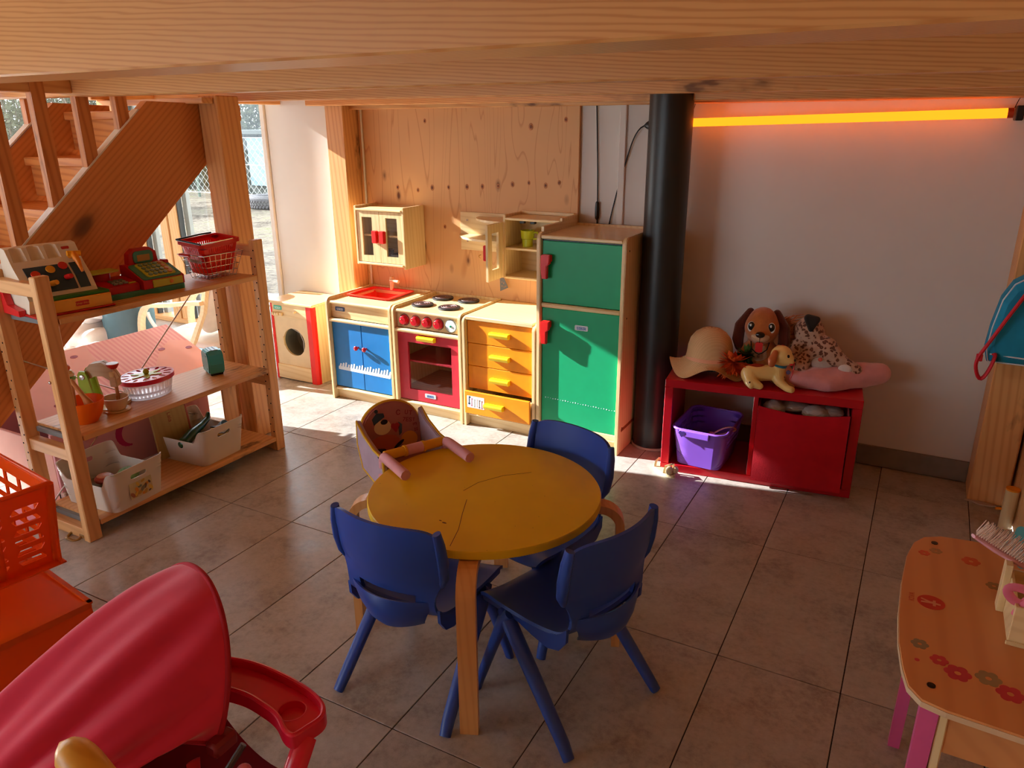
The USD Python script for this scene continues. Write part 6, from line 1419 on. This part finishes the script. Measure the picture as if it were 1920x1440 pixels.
r = np.random.default_rng(21)
for k in range(16):
    c = [(214, 140, 40), (190, 150, 60), (90, 70, 60), (226, 190, 70), (150, 90, 60), (120, 130, 110)][k % 6]
    q = affinity.rotate(affinity.scale(Point(r.uniform(-.037, .044), r.uniform(.036, .086)).buffer(r.uniform(.004, .009), quad_segs=4), 1.5, .8), r.uniform(0, 180))
    part(stk, 'printed_food', MB().prism(q, .1425 + .0001*k, .1428 + .0001*k, 'yz'), plain('food_%d_%d_%d' % c, srgb(*c), rough=.5), smooth=False)
b2 = white_bin('white plastic bin with a dark green toy aubergine on the bottom shelf', (-2.600, 1.975, Z3+.001), 3)
def food(name, label, cat, loc, mesh, m, rz=0, extra=()):
    t = thing(name, label, cat, loc, rz); part(t, 'body', mesh, m, smooth=True)
    for nm, mesh2, m2 in extra: part(t, nm, mesh2, m2, smooth=True)
    return t
food('toy_tomato', 'half toy tomato with a pale centre in the bin by the near upright', 'toy food', (-2.585, 1.525, Z3+.075), MB().ball((0, 0, 0), (.036, .036, .018)), plain('tomato_red', srgb(150, 46, 24), rough=.35), 0, [('cut_face', MB().ball((0, 0, .013), (.026, .026, .006)), plain('tomato_face', srgb(190, 110, 70), rough=.4))])
food('toy_cabbage', 'round green toy cabbage in the bin by the near upright', 'toy food', (-2.535, 1.588, Z3+.075), MB().raw((lambda v: v*(1 + .10*(meshkit.fbm(v*5, 3, 3)-.5))[:, None]*[.040, .038, .032])(np.array(trimesh.creation.icosphere(4).vertices)), trimesh.creation.icosphere(4).faces), plain('cabbage_green', srgb(126, 156, 80), rough=.6, var=.35, scale=40))
food('toy_leek', 'pale toy leek lying in the bin by the near upright', 'toy food', (-2.50, 1.53, Z3+.045), MB().tube([(-.06, .03, 0), (.0, 0, .004), (.03, -.02, .0)], [.012, .013, .008], 12), plain('leek_pale', srgb(180, 190, 170), rough=.5))
food('toy_food_box', 'flat dark toy food box under the tomato in the near bin', 'toy food', (-2.60, 1.52, Z3+.006), MB().box((-.08, -.06, 0), (.09, .07, .045), .004), plain('food_box_dark', srgb(110, 90, 60), rough=.5))
AUB = plain('aubergine_green', srgb(10, 74, 40), rough=.25)
food('toy_aubergine', 'long dark green toy vegetable lying across the far bin', 'toy food', (-2.625, 1.985, Z3+.085), MB().add(blob({'a': ((.045, -.105, .0), .024), 'b': ((.02, -.04, .014), .022), 'c': ((-.005, .03, .022), .016), 'd': ((-.02, .075, .034), .012), 'e': ((-.03, .09, .050), .009)}, [('a', 'b'), ('b', 'c'), ('c', 'd'), ('d', 'e')], .006, 8)), AUB)
food('toy_cake', 'wedge of yellow and white toy cake in the far bin', 'toy food', (-2.555, 2.045, Z3+.070), MB().prism([(-.03, -.02), (.03, -.02), (.03, .02)], 0, .012).prism([(-.03, -.02), (.03, -.02), (.03, .02)], .024, .036), plain('cake_yellow', srgb(232, 186, 80), rough=.6), 20, [('cream_layer', MB().prism([(-.031, -.021), (.031, -.021), (.031, .021)], .012, .024), plain('cake_cream', srgb(236, 226, 210), rough=.6)), ('glaze', MB().prism([(-.031, -.021), (.031, -.021), (.031, .021)], .036, .041), plain('cake_chocolate', srgb(60, 36, 24), rough=.4))])
food('toy_cup', 'pale blue toy cup lying on its side in the far bin', 'toy food', (-2.590, 2.075, Z3+.085), MB().lathe([(.0001, 0), (.016, 0), (.020, .04), (.018, .04), (.014, .004), (.0001, .004)], n=24, T=R3([0, 1, 0], 60)), plain('cup_blue', srgb(170, 210, 240), rough=.25))
food('toy_bread', 'flat yellow toy pancake at the bottom of the far bin', 'toy food', (-2.55, 1.965, Z3+.050), MB().lathe([(.0001, 0), (.055, 0), (.058, .008), (.05, .014), (.0001, .015)], n=32), plain('pancake_yellow', srgb(226, 180, 90), rough=.6))
food('toy_food_tin', 'brown toy food block at the bottom of the far bin', 'toy food', (-2.60, 1.98, Z3+.006), MB().box((-.08, -.07, 0), (.09, .07, .042), .004), plain('food_box_brown', srgb(150, 110, 70), rough=.6))
t = thing('wooden_book', 'tall olive wooden box lid standing in the far bin', 'box', (-2.668, 1.905, Z3+.010), rot=(0, -7, 0))
part(t, 'panel', MB().box((-.005, -.085, 0), (.006, .085, .222), .002), wood('olive_board', srgb(186, 156, 92), srgb(166, 132, 72), 'z', knots=False, amount=.3), smooth=False)
tm = meshkit.text_mesh('Lala', .016, .0005); b_ = tm.bounds; tm.apply_translation([-(b_[0, 0]+b_[1, 0])/2, -(b_[0, 1]+b_[1, 1])/2, 0]); tm.apply_transform(TR((.006, .0, .165)) @ R3([0, 0, 1], 90) @ R3([1, 0, 0], 90) @ R3([0, 0, 1], -90))
part(t, 'lettering', tm, plain('ink_red_brown', srgb(150, 50, 36), rough=.6), smooth=False)
part(t, 'side_strip', MB().box((-.006, .080, .05), (.0075, .090, .20), .002), plain('strip_red', srgb(180, 80, 60), rough=.5), smooth=False)
t = thing('rubber_ring', 'brownish rubber ring lying on the tiles by the near shelf upright', 'ring', (-2.535, 1.345, .004))
part(t, 'ring', MB().tube([(.030*math.cos(a), .024*math.sin(a), .004*math.sin(3*a)) for a in np.linspace(0, 2*np.pi, 30, endpoint=False)], .005, 8, closed=True), plain('rubber_brown', srgb(150, 110, 50), rough=.5))
part(t, 'clip', MB().box((.018, .006, -.002), (.05, .022, .014), .003), plain('rubber_brown', srgb(150, 110, 50), rough=.5), smooth=30)
# ================================================================== THINGS BEHIND THE SHELF, BY THE WINDOW
PKB = plain('pink_board', srgb(236, 176, 160), rough=.6, var=.03)
STRIPE = usdkit.material(stage, L('pink_stripes'), {'tc': ('texture_coordinate', {}), 'w': ('wave_texture', {'wave_type': 'bands', 'bands_direction': 'y', 'scale': 14.0}), 'r': ('rgb_ramp', {'ramp': [(.35, srgb(240, 178, 166)), (.65, srgb(228, 150, 142))]}), 'p': ('principled_bsdf', {'roughness': .55})},
    [('tc.object', 'w.vector'), ('w.fac', 'r.fac'), ('r.color', 'p.base_color')], surface='p.BSDF')
t = thing('pink_play_house', 'pink striped toy house board standing behind the pine shelf', 'toy house')
tilt = TR((-3.02, 1.92, .36)) @ R3([0, 1, 0], 24)
part(t, 'roof_panel', MB().box((-.26, -.42, -.006), (.27, .46, .006), .002, T=tilt), STRIPE, smooth=False)
cl = Polygon([(-.25, -.41), (.25, -.41), (.25, -.2), (.12, -.12), (-.02, -.14), (-.10, -.02), (-.25, .02)]).buffer(.008)
part(t, 'printed_cloud', MB().prism(cl, .006, .0068, T=tilt), PKB, smooth=False)
cl = Polygon([(.10, .0), (.16, -.02), (.26, .0), (.265, .455), (-.10, .455), (-.14, .38), (-.08, .28), (.0, .2)])
part(t, 'printed_cloud', MB().prism(cl, .006, .0068, T=tilt), PKB, smooth=False)
CH = plain('cherry_ink', srgb(150, 20, 40), rough=.5)
for q in ((-.19, -.28), (-.20, -.06), (-.09, .30), (-.05, .42), (.06, -.30), (.10, .1)):
    part(t, 'printed_cherry', MB().prism(affinity.scale(Point(*q).buffer(.014), .7, 1.2), .0068, .0076, T=tilt), CH, smooth=False)
FPINK = plain('front_pink', srgb(226, 160, 172), rough=.6, var=.04)
part(t, 'front_panel', MB().box((-2.80, 1.47, .06), (-2.785, 2.19, .30), .002), FPINK, smooth=False)
part(t, 'front_foot', MB().box((-2.815, 1.47, 0), (-2.775, 2.19, .062), .004), plain('white_foot', srgb(206, 180, 170), rough=.6), smooth=False)
part(t, 'back_panel', MB().box((-3.26, 1.50, 0), (-3.245, 2.37, .44), .002), FPINK, smooth=False)
part(t, 'end_panel', MB().box((-3.245, 2.175, 0), (-2.80, 2.19, .26), .002), STRIPE, smooth=False)
part(t, 'end_panel', MB().box((-3.245, 1.47, 0), (-2.80, 1.485, .26), .002), PKB, smooth=False)
MAG = plain('magenta_print', srgb(196, 30, 110), rough=.5)
sw = [(1.79 + .055*math.cos(a), .20 + .055*math.sin(a)) for a in np.linspace(1.0, 4.6, 16)]
g = unary_union([LineString([sw[i], sw[i+1]]).buffer(.003 + .011*math.sin(math.pi*(i+.5)/15)) for i in range(15)])
part(t, 'printed_swirl', MB().prism(g, -2.785, -2.7842, 'yz'), MAG, smooth=False)
part(t, 'printed_stripe', MB().box((-2.785, 1.52, .245), (-2.7842, 1.72, .27), 0), plain('pale_stripe', srgb(240, 190, 196), rough=.5), smooth=False)
t = thing('pink_mat', 'pink foam mat piece on the floor behind the near end of the shelf', 'mat', (-2.87, 1.42, 0))
part(t, 'pad', MB().prism(rrect(-.09, -.16, .09, .05, .02), 0, .012), plain('mat_pink', srgb(240, 150, 176), rough=.7), smooth=30)

# bentwood armchair with white cushion
BENT = wood('bentwood', srgb(246, 220, 176), srgb(226, 190, 140), 'x', knots=False, amount=.25)
CUS = plain('white_cushion', srgb(232, 226, 218), rough=.85, spec=.15, bump=.3, scale=12)
t = thing('bentwood_armchair', 'small bentwood armchair with white cushion by the corner window', 'armchair', (-3.76, 2.98, 0), 8)
for s in (-1, 1):
    loop = spline([(-.26, .0), (-.255, .16), (-.245, .33), (-.20, .405), (-.10, .425), (.10, .45), (.22, .46)], 26)
    g = LineString([tuple(q) for q in loop]).buffer(.011, cap_style=2)
    part(t, 'arm', MB().prism(g, s*.20-.02, s*.20+.02, 'xz'), BENT, smooth=30)
    rail = LineString([(-.25, .20), (-.10, .17), (.10, .14), (.26, .13)]).buffer(.013, cap_style=2)
    part(t, 'seat_rail', MB().prism(rail, s*.185-.02, s*.185+.02, 'xz'), BENT, smooth=30)
    bk_ = LineString([(.06, .15), (.20, .40), (.28, .68)]).buffer(.012, cap_style=2)
    part(t, 'back_rail', MB().prism(bk_, s*.175-.015, s*.175+.015, 'xz'), BENT, smooth=30)
part(t, 'cross_bar', MB().box((-.25, -.20, .10), (-.225, .20, .15), .003), BENT, smooth=False)
def pillow(w, d, h, seed, T):
    m = trimesh.creation.icosphere(4); v = np.array(m.vertices); v = np.sign(v)*np.abs(v)**.6
    v = v*np.array([w/2, d/2, h/2]); v[:, 2] += .012*(meshkit.fbm(v*14, 3, seed)-.5); return MB().raw(v @ T[:3, :3].T + T[:3, 3], m.faces)
part(t, 'seat_cushion', pillow(.42, .34, .06, 1, TR((.02, 0, .205)) @ R3([0, 1, 0], 6)), CUS, smooth=True)
part(t, 'back_cushion', pillow(.42, .32, .06, 2, TR((.205, 0, .44)) @ R3([0, 1, 0], -66)), CUS, smooth=True)

t = thing('plastic_chair', 'white plastic garden chair back behind the far upright of the shelf', 'chair', (-3.86, 3.50, 0), 200)
part(t, 'seat', MB().prism(rrect(-.19, -.18, .19, .18, .05), .30, .315), WHITEP, smooth=30)
pb2 = affinity.scale(Point(0, .50).buffer(.20, quad_segs=10), .95, .95).difference(affinity.scale(Point(0, .50).buffer(.165, quad_segs=10), .95, .98))
part(t, 'back_frame', MB().prism(pb2, .16, .18, 'xz'), WHITEP, smooth=30)
for sx_ in (-.07, -.025, .025, .07): part(t, 'back_slat', MB().box((sx_-.012, .163, .32), (sx_+.012, .175, .67), .003), WHITEP, smooth=False)
for sx_ in (-.16, .16):
    for sy_ in (-.15, .15): part(t, 'leg', MB().tube([(sx_, sy_, .305), (sx_*1.15, sy_*1.15, 0)], [.018, .014], 10), WHITEP)

t = thing('grey_bucket', 'tall blue-grey felt storage bucket beside the white cushions', 'bucket', (-4.14, 2.78, 0))
part(t, 'body', MB().lathe([(.0001, .01), (.125, .0), (.14, .2), (.15, .47), (.143, .47), (.133, .2), (.0001, .02)], n=40), plain('felt_blue_grey', srgb(96, 122, 128), rough=.9, spec=.1, bump=.3))
t = thing('white_cord_tassel', 'white knotted cloth tassel hanging from the rim of the grey bucket', 'tassel', (-3.985, 2.80, .20))
part(t, 'cord', MB().tube(spline([(0, 0, .16), (.03, 0, .10), (.06, .01, .05), (.10, .01, -.01)], 14), [.014]*14, 8, flat=.5), CUS)
for k, (q, s_, lab) in enumerate((((-4.32, 2.62, .21), (.15, .14, .085), 'quilted white cushion on top of the cushion pile by the window'), ((-4.30, 2.50, .09), (.17, .16, .09), 'quilted white cushion at the bottom of the pile by the window'), ((-4.05, 2.47, .12), (.11, .07, .12), 'white cushion leaning upright against the grey bucket'), ((-4.22, 2.28, .06), (.15, .13, .06), 'smooth cream cushion in front of the white cushion pile'), ((-4.30, 2.68, .36), (.12, .11, .05), 'small white cushion half hidden on the pile under the stair'))):
    t = thing('floor_cushion', lab, 'cushion', q)
    m = trimesh.creation.icosphere(4); v = np.array(m.vertices); v = np.sign(v)*np.abs(v)**.75*np.array(s_)
    if k != 3: v += np.array(m.vertices)*(.016*np.sin(v[:, 0]*60) + .02*(meshkit.fbm(v*14, 3, k)-.5))[:, None]
    part(t, 'pad', MB().raw(v, m.faces), CUS if k != 3 else plain('cream_cushion', srgb(232, 224, 200), rough=.85), smooth=True)
t = thing('low_blue_tray', 'low wooden tray table with pale blue top in the sun by the window', 'tray', (-3.95, 3.10, 0), -6)
part(t, 'tray_top', MB().box((-.30, -.13, .040), (.22, .13, .052), .002), plain('tray_blue', srgb(150, 190, 214), rough=.35), smooth=False)
for lo, hi in (((-.31, -.145, 0), (.235, -.13, .066)), ((-.31, .13, 0), (.235, .145, .066)), ((-.31, -.13, 0), (-.30, .13, .066)), ((.22, -.13, 0), (.235, .13, .066))): part(t, 'tray_edge', MB().box(lo, hi, .003), birch('x'), smooth=False)
RUG = usdkit.material(stage, L('rug_blue'), {'tc': ('texture_coordinate', {}), 'm': ('mapping', {'scale': (3, 14, 1)}), 'n': ('noise_texture', {'scale': 3.0, 'detail': 5.0, 'distortion': 1.5}), 'r': ('rgb_ramp', {'ramp': [(.38, srgb(92, 128, 140)), (.5, srgb(176, 196, 198)), (.62, srgb(214, 210, 200))]}), 'n2': ('noise_texture', {'scale': 180.0}), 'b': ('bump', {'strength': .8, 'distance': .004}), 'p': ('principled_bsdf', {'roughness': .95, 'specular_ior_level': .1})},
    [('tc.object', 'm.vector'), ('m.vector', 'n.vector'), ('n.fac', 'r.fac'), ('r.color', 'p.base_color'), ('tc.object', 'n2.vector'), ('n2.fac', 'b.height'), ('b.normal', 'p.normal')], surface='p.BSDF')
t = thing('rug', 'mottled blue and white rug with a bound edge at the foot of the stairs', 'rug', (-4.10, 1.90, 0), -4)
part(t, 'pile', MB().box((-.6, -.27, 0), (.62, .40, .010), .003), RUG, smooth=False)
part(t, 'bound_edge', MB().tube([(-.6, -.27, .007), (.62, -.27, .007), (.62, .40, .007)], .008, 8), plain('rug_binding', srgb(196, 184, 160), rough=.95))
t = thing('doll_spoon', 'small pale pink plastic toy on the floor near the orange trolley', 'toy', (-2.52, 1.14, .004), 30)
part(t, 'body', MB().add(blob({'a': ((-.03, 0, .006), .006), 'b': ((.03, 0, .008), .014)}, [('a', 'b')], .005, 4)), plain('pale_pink_toy', srgb(240, 180, 190), rough=.35), smooth=True)

# ================================================================== FOREGROUND: TROLLEY, PRAM, DOLL CHAIR
ORT = translucent('trolley_orange', srgb(252, 100, 8), .35, .3)
t = thing('orange_trolley', 'orange plastic toy shopping trolley with slotted basket at the left edge', 'toy trolley', (-1.917, .983, 0), -8)
# local origin under the near basket corner: x grows to the right, basket lies at -x, -y
W_, D_, ZB, ZT_ = .42, .42, .285, .52
def slotted(w, h, nx, nz, mode):
    g = sbox(0, 0, w, h); H = []
    for i in range(nx):
        for j in range(nz):
            x0 = .03 + i*(w-.06)/nx; x1 = x0 + (w-.06)/nx - .016; z0 = .022 + j*(h-.05)/nz; z1 = z0 + (h-.05)/nz - .014
            q = Polygon([(x0 + (.012 if mode else 0), z0), (x1, z0), (x1 - (.012 if mode else 0), z1), (x0, z1)]) if (i+j) % 2 else Polygon([(x0, z0), (x1 - (.012 if mode else 0), z0), (x1, z1), (x0 + (.012 if mode else 0), z1)])
            H.append(q.buffer(-.003).buffer(.003))
    return g.difference(unary_union(H))
lean = .05
def wall(g, place):
    m = MB().prism(g, -.002, .002).mesh(); v = np.array(m.vertices); return MB().raw(np.array([place(*q) for q in v]), m.faces)
part(t, 'front_wall', wall(slotted(D_, ZT_-ZB, 4, 6, 1), lambda a, b, n: (n - .035*(1-b/(ZT_-ZB)) + .0, -a, ZB + b)), ORT, smooth=False)
part(t, 'back_wall', wall(slotted(D_, ZT_-ZB, 4, 6, 1), lambda a, b, n: (-W_ + n, -a, ZB + b)), ORT, smooth=False)
part(t, 'side_wall', wall(slotted(W_, ZT_-ZB, 4, 4, 0), lambda a, b, n: (-a, n - .012*(1-b/(ZT_-ZB)), ZB + b)), ORT, smooth=False)
part(t, 'side_wall', wall(slotted(W_, ZT_-ZB, 4, 4, 0), lambda a, b, n: (-a, -D_ + n, ZB + b)), ORT, smooth=False)
part(t, 'basket_floor', wall(slotted(W_, D_, 6, 4, 0), lambda a, b, n: (-a, -b, ZB + n)), ORT, smooth=False)
part(t, 'rim', MB().tube([(0, 0, ZT_), (-W_, 0, ZT_), (-W_, -D_, ZT_), (0, -D_, ZT_)], .010, 10, closed=True, flat=.8), ORT)
for a in (.14, .28): part(t, 'wall_rib', MB().tube([(.004 - .035, -a, ZB), (.004, -a, ZT_)], .009, 6, flat=.4), ORT)
part(t, 'corner_post', MB().tube([(-.030, -.012, ZB), (0, 0, ZT_)], .011, 8), ORT)
part(t, 'upright', MB().box((-.40, -.40, .06), (-.36, -.02, ZB), .01), ORT, smooth=40)
tr_ = [(.115, .0, .20), (.115, -.40, .215), (-.22, -.40, .20), (-.22, .0, .19)]
part(t, 'lower_tray', MB().prism(rrect(-.28, -.41, .115, .0, .015), .188, .200).prism(rrect(-.28, -.012, .115, .0, .004), .2, .206).prism(rrect(.098, -.41, .115, .0, .004), .2, .206), ORT, smooth=30)
sk = m3.Manifold.hull_points(np.array([(.112, -.005, .19), (.112, -.41, .19), (.150, -.01, .07), (.150, -.41, .07), (.10, -.005, .19), (.10, -.41, .19), (.13, -.01, .07), (.13, -.41, .07)]))
part(t, 'tray_skirt', MB().add(sk), ORT, smooth=False)
part(t, 'chassis', MB().box((-.30, -.40, .05), (.12, -.02, .075), .01), ORT, smooth=40)
for q in ((.06, -.05), (.06, -.37), (-.34, -.05), (-.34, -.37)): part(t, 'wheel', MB().lathe([(.0001, -.012), (.032, -.012), (.035, 0), (.032, .012), (.0001, .012)], n=20, T=TR((q[0], q[1], .035)) @ R3([1, 0, 0], 90)), plain('wheel_grey', srgb(90, 90, 92), rough=.6))
t = thing('doll_on_trolley', 'pink and white doll arm inside the orange trolley basket', 'doll', (-2.16, .80, .31))
part(t, 'body', MB().add(blob({'a': ((-.06, 0, 0), .02), 'b': ((.05, .03, .02), .022), 'c': ((.10, .0, .04), .016)}, [('a', 'b'), ('b', 'c')], .008, 5)), plain('doll_pink', srgb(240, 186, 190), rough=.5), smooth=True)

# hooded doll pram
HOOD = plain('hood_red_fabric', srgb(226, 50, 84), rough=.9, spec=.1, var=.05, scale=5, sheen=.5, bump=.15)
C = np.array([-1.116, .722, .42]); wa, tl, RR = -.272, .345, .18
w_ = np.array([math.cos(wa), math.sin(wa), 0]); fv = np.array([-math.sin(wa), math.cos(wa), 0]); v_ = np.array([0, 0, math.cos(tl)]) + math.sin(tl)*fv
t = thing('doll_pram', 'doll pram with a pleated red fabric hood in the left foreground', 'doll pram')
th = np.linspace(math.radians(-12), math.radians(192), 96); us = np.linspace(0, 1, 40)
Cb = np.array([-1.24, .445, .375]); vb = np.array([0, 0, .55]) - .85*fv*.35
P = np.zeros((40, 96, 3))
for i, u_ in enumerate(us):
    f_ = C + 0; 
    for j, a in enumerate(th):
        pf = C + RR*(math.cos(a)*w_ + 1.15*math.sin(a)*v_)
        pb_ = Cb + .150*(math.cos(a)*w_) + .150*math.sin(a)*np.array([0, 0, .20]) - .05*math.sin(a)*fv
        arch2 = .030*math.sin(math.pi*u_**.8)*max(math.sin(a), 0)
        p = pf*(1-u_) + pb_*u_
        out_ = (math.cos(a)*w_ + math.sin(a)*np.array([0, 0, 1.0]))
        pl = (.016*math.sin(a*10.5 + 1.4*math.sin(u_*2.6)) + .008*math.sin(a*17+2*u_))*(u_**.7)*(1.15-.35*u_) + .010*math.sin(a*4.3+.5)*u_
        p = p + out_*(pl + arch2)
        if j < 8 or j > 87:   # the free lower hem is drawn up between the hoops
            e = (8-j)/8 if j < 8 else (j-87)/8
            p[2] += .055*math.sin(math.pi*u_)*e
        P[i, j] = p
part(t, 'hood', shell(P, np.ones((39, 95), bool), .003), HOOD, smooth=50)
part(t, 'front_hoop', MB().tube(P[0], .0055, 8), plain('hood_seam', srgb(176, 20, 44), rough=.85), smooth=True)
part(t, 'hood_hem', MB().tube(P[:, 1], .004, 6), plain('hood_seam', srgb(176, 20, 44)), smooth=True)
part(t, 'rear_band', MB().tube(P[-1], .012, 8, flat=.5), HOOD)
part(t, 'rear_band_lower', MB().tube(P[-4, 0:24] + np.array([-.004, -.004, 0]), .008, 8, flat=.5), HOOD)
PST = plain('pram_steel', srgb(120, 116, 112), rough=.35, metallic=.9)
part(t, 'frame_bar', MB().tube([(-.93, .70, .36), (-.965, .60, .25), (-1.0, .45, .06)], .006, 10), PST)
part(t, 'frame_bar', MB().tube([(-1.30, .80, .36), (-1.31, .68, .25), (-1.33, .53, .06)], .006, 10), PST)
part(t, 'frame_bar', MB().tube([(-1.10, .46, .42), (-1.08, .54, .33), (-.99, .80, .05)], .006, 10), PST)
SEATD = plain('pram_seat_dark_red', srgb(120, 12, 24), rough=.9, spec=.1, bump=.3, scale=14)
sp_ = np.zeros((14, 10, 3))
for i, a in enumerate(np.linspace(0, 1, 14)):
    for j, b in enumerate(np.linspace(-1, 1, 10)):
        yb, zb = np.interp(a, [0, .5, 1], [.50, .60, .80]), np.interp(a, [0, .45, 1], [.40, .22, .22])
        sp_[i, j] = np.array([-1.06, yb, zb]) + w_*b*.145 + np.array([0, 0, .03*b*b])
part(t, 'seat_sling', shell(sp_, np.ones((13, 9), bool), .006), SEATD, smooth=50)
part(t, 'seat_side', MB().tube([(-.915, .46, .40), (-.915, .57, .27), (-.90, .76, .25)], .014, 8, flat=.4), SEATD)
part(t, 'strap', MB().tube([(-.96, .62, .38), (-.945, .60, .30), (-.975, .57, .24)], .014, 8, flat=.25), plain('strap_red', srgb(200, 24, 44), rough=.7))
part(t, 'hood_clip', MB().box((-.955, .64, .375), (-.925, .69, .405), .006), plain('clip_dark_red', srgb(130, 20, 30), rough=.5), smooth=40)
for q in ((-.99, .82), (-1.33, .90), (-1.0, .44), (-1.34, .52)):
    part(t, 'wheel', MB().lathe([(.0001, -.010), (.042, -.012), (.048, 0), (.042, .012), (.0001, .010)], n=24, T=TR((q[0], q[1], .048)) @ R3([0, 0, 1], math.degrees(wa)) @ R3([0, 1, 0], 90)), plain('wheel_grey', srgb(90, 90, 92)))

# red doll chair with tray
RDP = plain('doll_chair_red', srgb(226, 26, 58), rough=.28, var=.02)
t = thing('doll_chair', 'glossy red plastic doll chair with a curved tray and cup hollow beside the pram', 'doll chair')
outl = [(-1.20, .745), (-1.13, .778), (-1.069, .799), (-1.021, .812), (-.954, .816), (-.89, .812), (-.834, .800), (-.804, .781), (-.796, .764), (-.802, .73), (-.812, .706), (-.829, .706), (-.866, .724), (-.915, .735), (-.965, .738), (-.994, .734), (-1.08, .715), (-1.16, .69), (-1.21, .70)]
to = Polygon([tuple(q) for q in spline(np.array(outl + outl[:1]), 120)]).buffer(0)
cupc = (-.868, .762)
ti = to.buffer(-.012)
part(t, 'tray_floor', MB().prism(to.buffer(-.004).difference(Point(cupc).buffer(.024)), .405, .411), RDP, smooth=30)
part(t, 'tray_rim', MB().prism(to.difference(to.buffer(-.009)), .398, .424), RDP, smooth=40)
part(t, 'rim_bead', MB().tube(np.c_[np.array(to.buffer(-.0045).exterior.coords)[:-1], np.full(len(to.buffer(-.0045).exterior.coords)-1, .424)], .0046, 8, closed=True), RDP)
part(t, 'cup_hollow', MB().lathe([(.0001, .398), (.022, .398), (.0245, .411), (.026, .4115)], (cupc[0], cupc[1], 0), 32), RDP)
part(t, 'leg', MB().tube(spline([(-.812, .735, .398), (-.805, .705, .375), (-.812, .672, .32), (-.83, .64, .24), (-.84, .62, .12), (-.84, .60, 0)], 24), [.020]*24, 12, flat=.75), RDP)
part(t, 'leg', MB().tube(spline([(-1.19, .71, .398), (-1.20, .69, .36), (-1.20, .66, .24), (-1.20, .64, 0)], 20), [.020]*20, 12, flat=.75), RDP)
part(t, 'crossbar', MB().tube([(-.835, .63, .10), (-1.20, .65, .10)], .012, 10), RDP)
t = thing('pink_doll_leg', 'pink plastic doll leg sticking up from the pram seat at the bottom edge', 'doll', (-.905, .645, .30))
part(t, 'leg', MB().add(blob({'a': ((.018, .015, .055), .014), 'b': ((0, 0, .02), .016), 'c': ((-.02, -.03, -.03), .016)}, [('a', 'b'), ('b', 'c')], .006, 5)), plain('doll_leg_pink', srgb(230, 130, 150), rough=.4), smooth=True)
# wooden toy at the very bottom
t = thing('wooden_club', 'round-headed golden wooden toy handle rising at the bottom edge in front of the hood', 'toy', (0, 0, 0))
part(t, 'head', MB().tube(spline([(-.905, .405, .63), (-.885, .405, .625), (-.83, .40, .605), (-.76, .395, .58), (-.68, .39, .55)], 20), [.002, .016, .023, .025, .026, .026, .026, .026, .026, .025, .025, .025, .025, .024, .024, .023, .022, .022, .021, .02], 18), wood('golden_wood', srgb(236, 174, 66), srgb(206, 140, 40), 'x', knots=False, amount=.4, rough=.35), smooth=True)
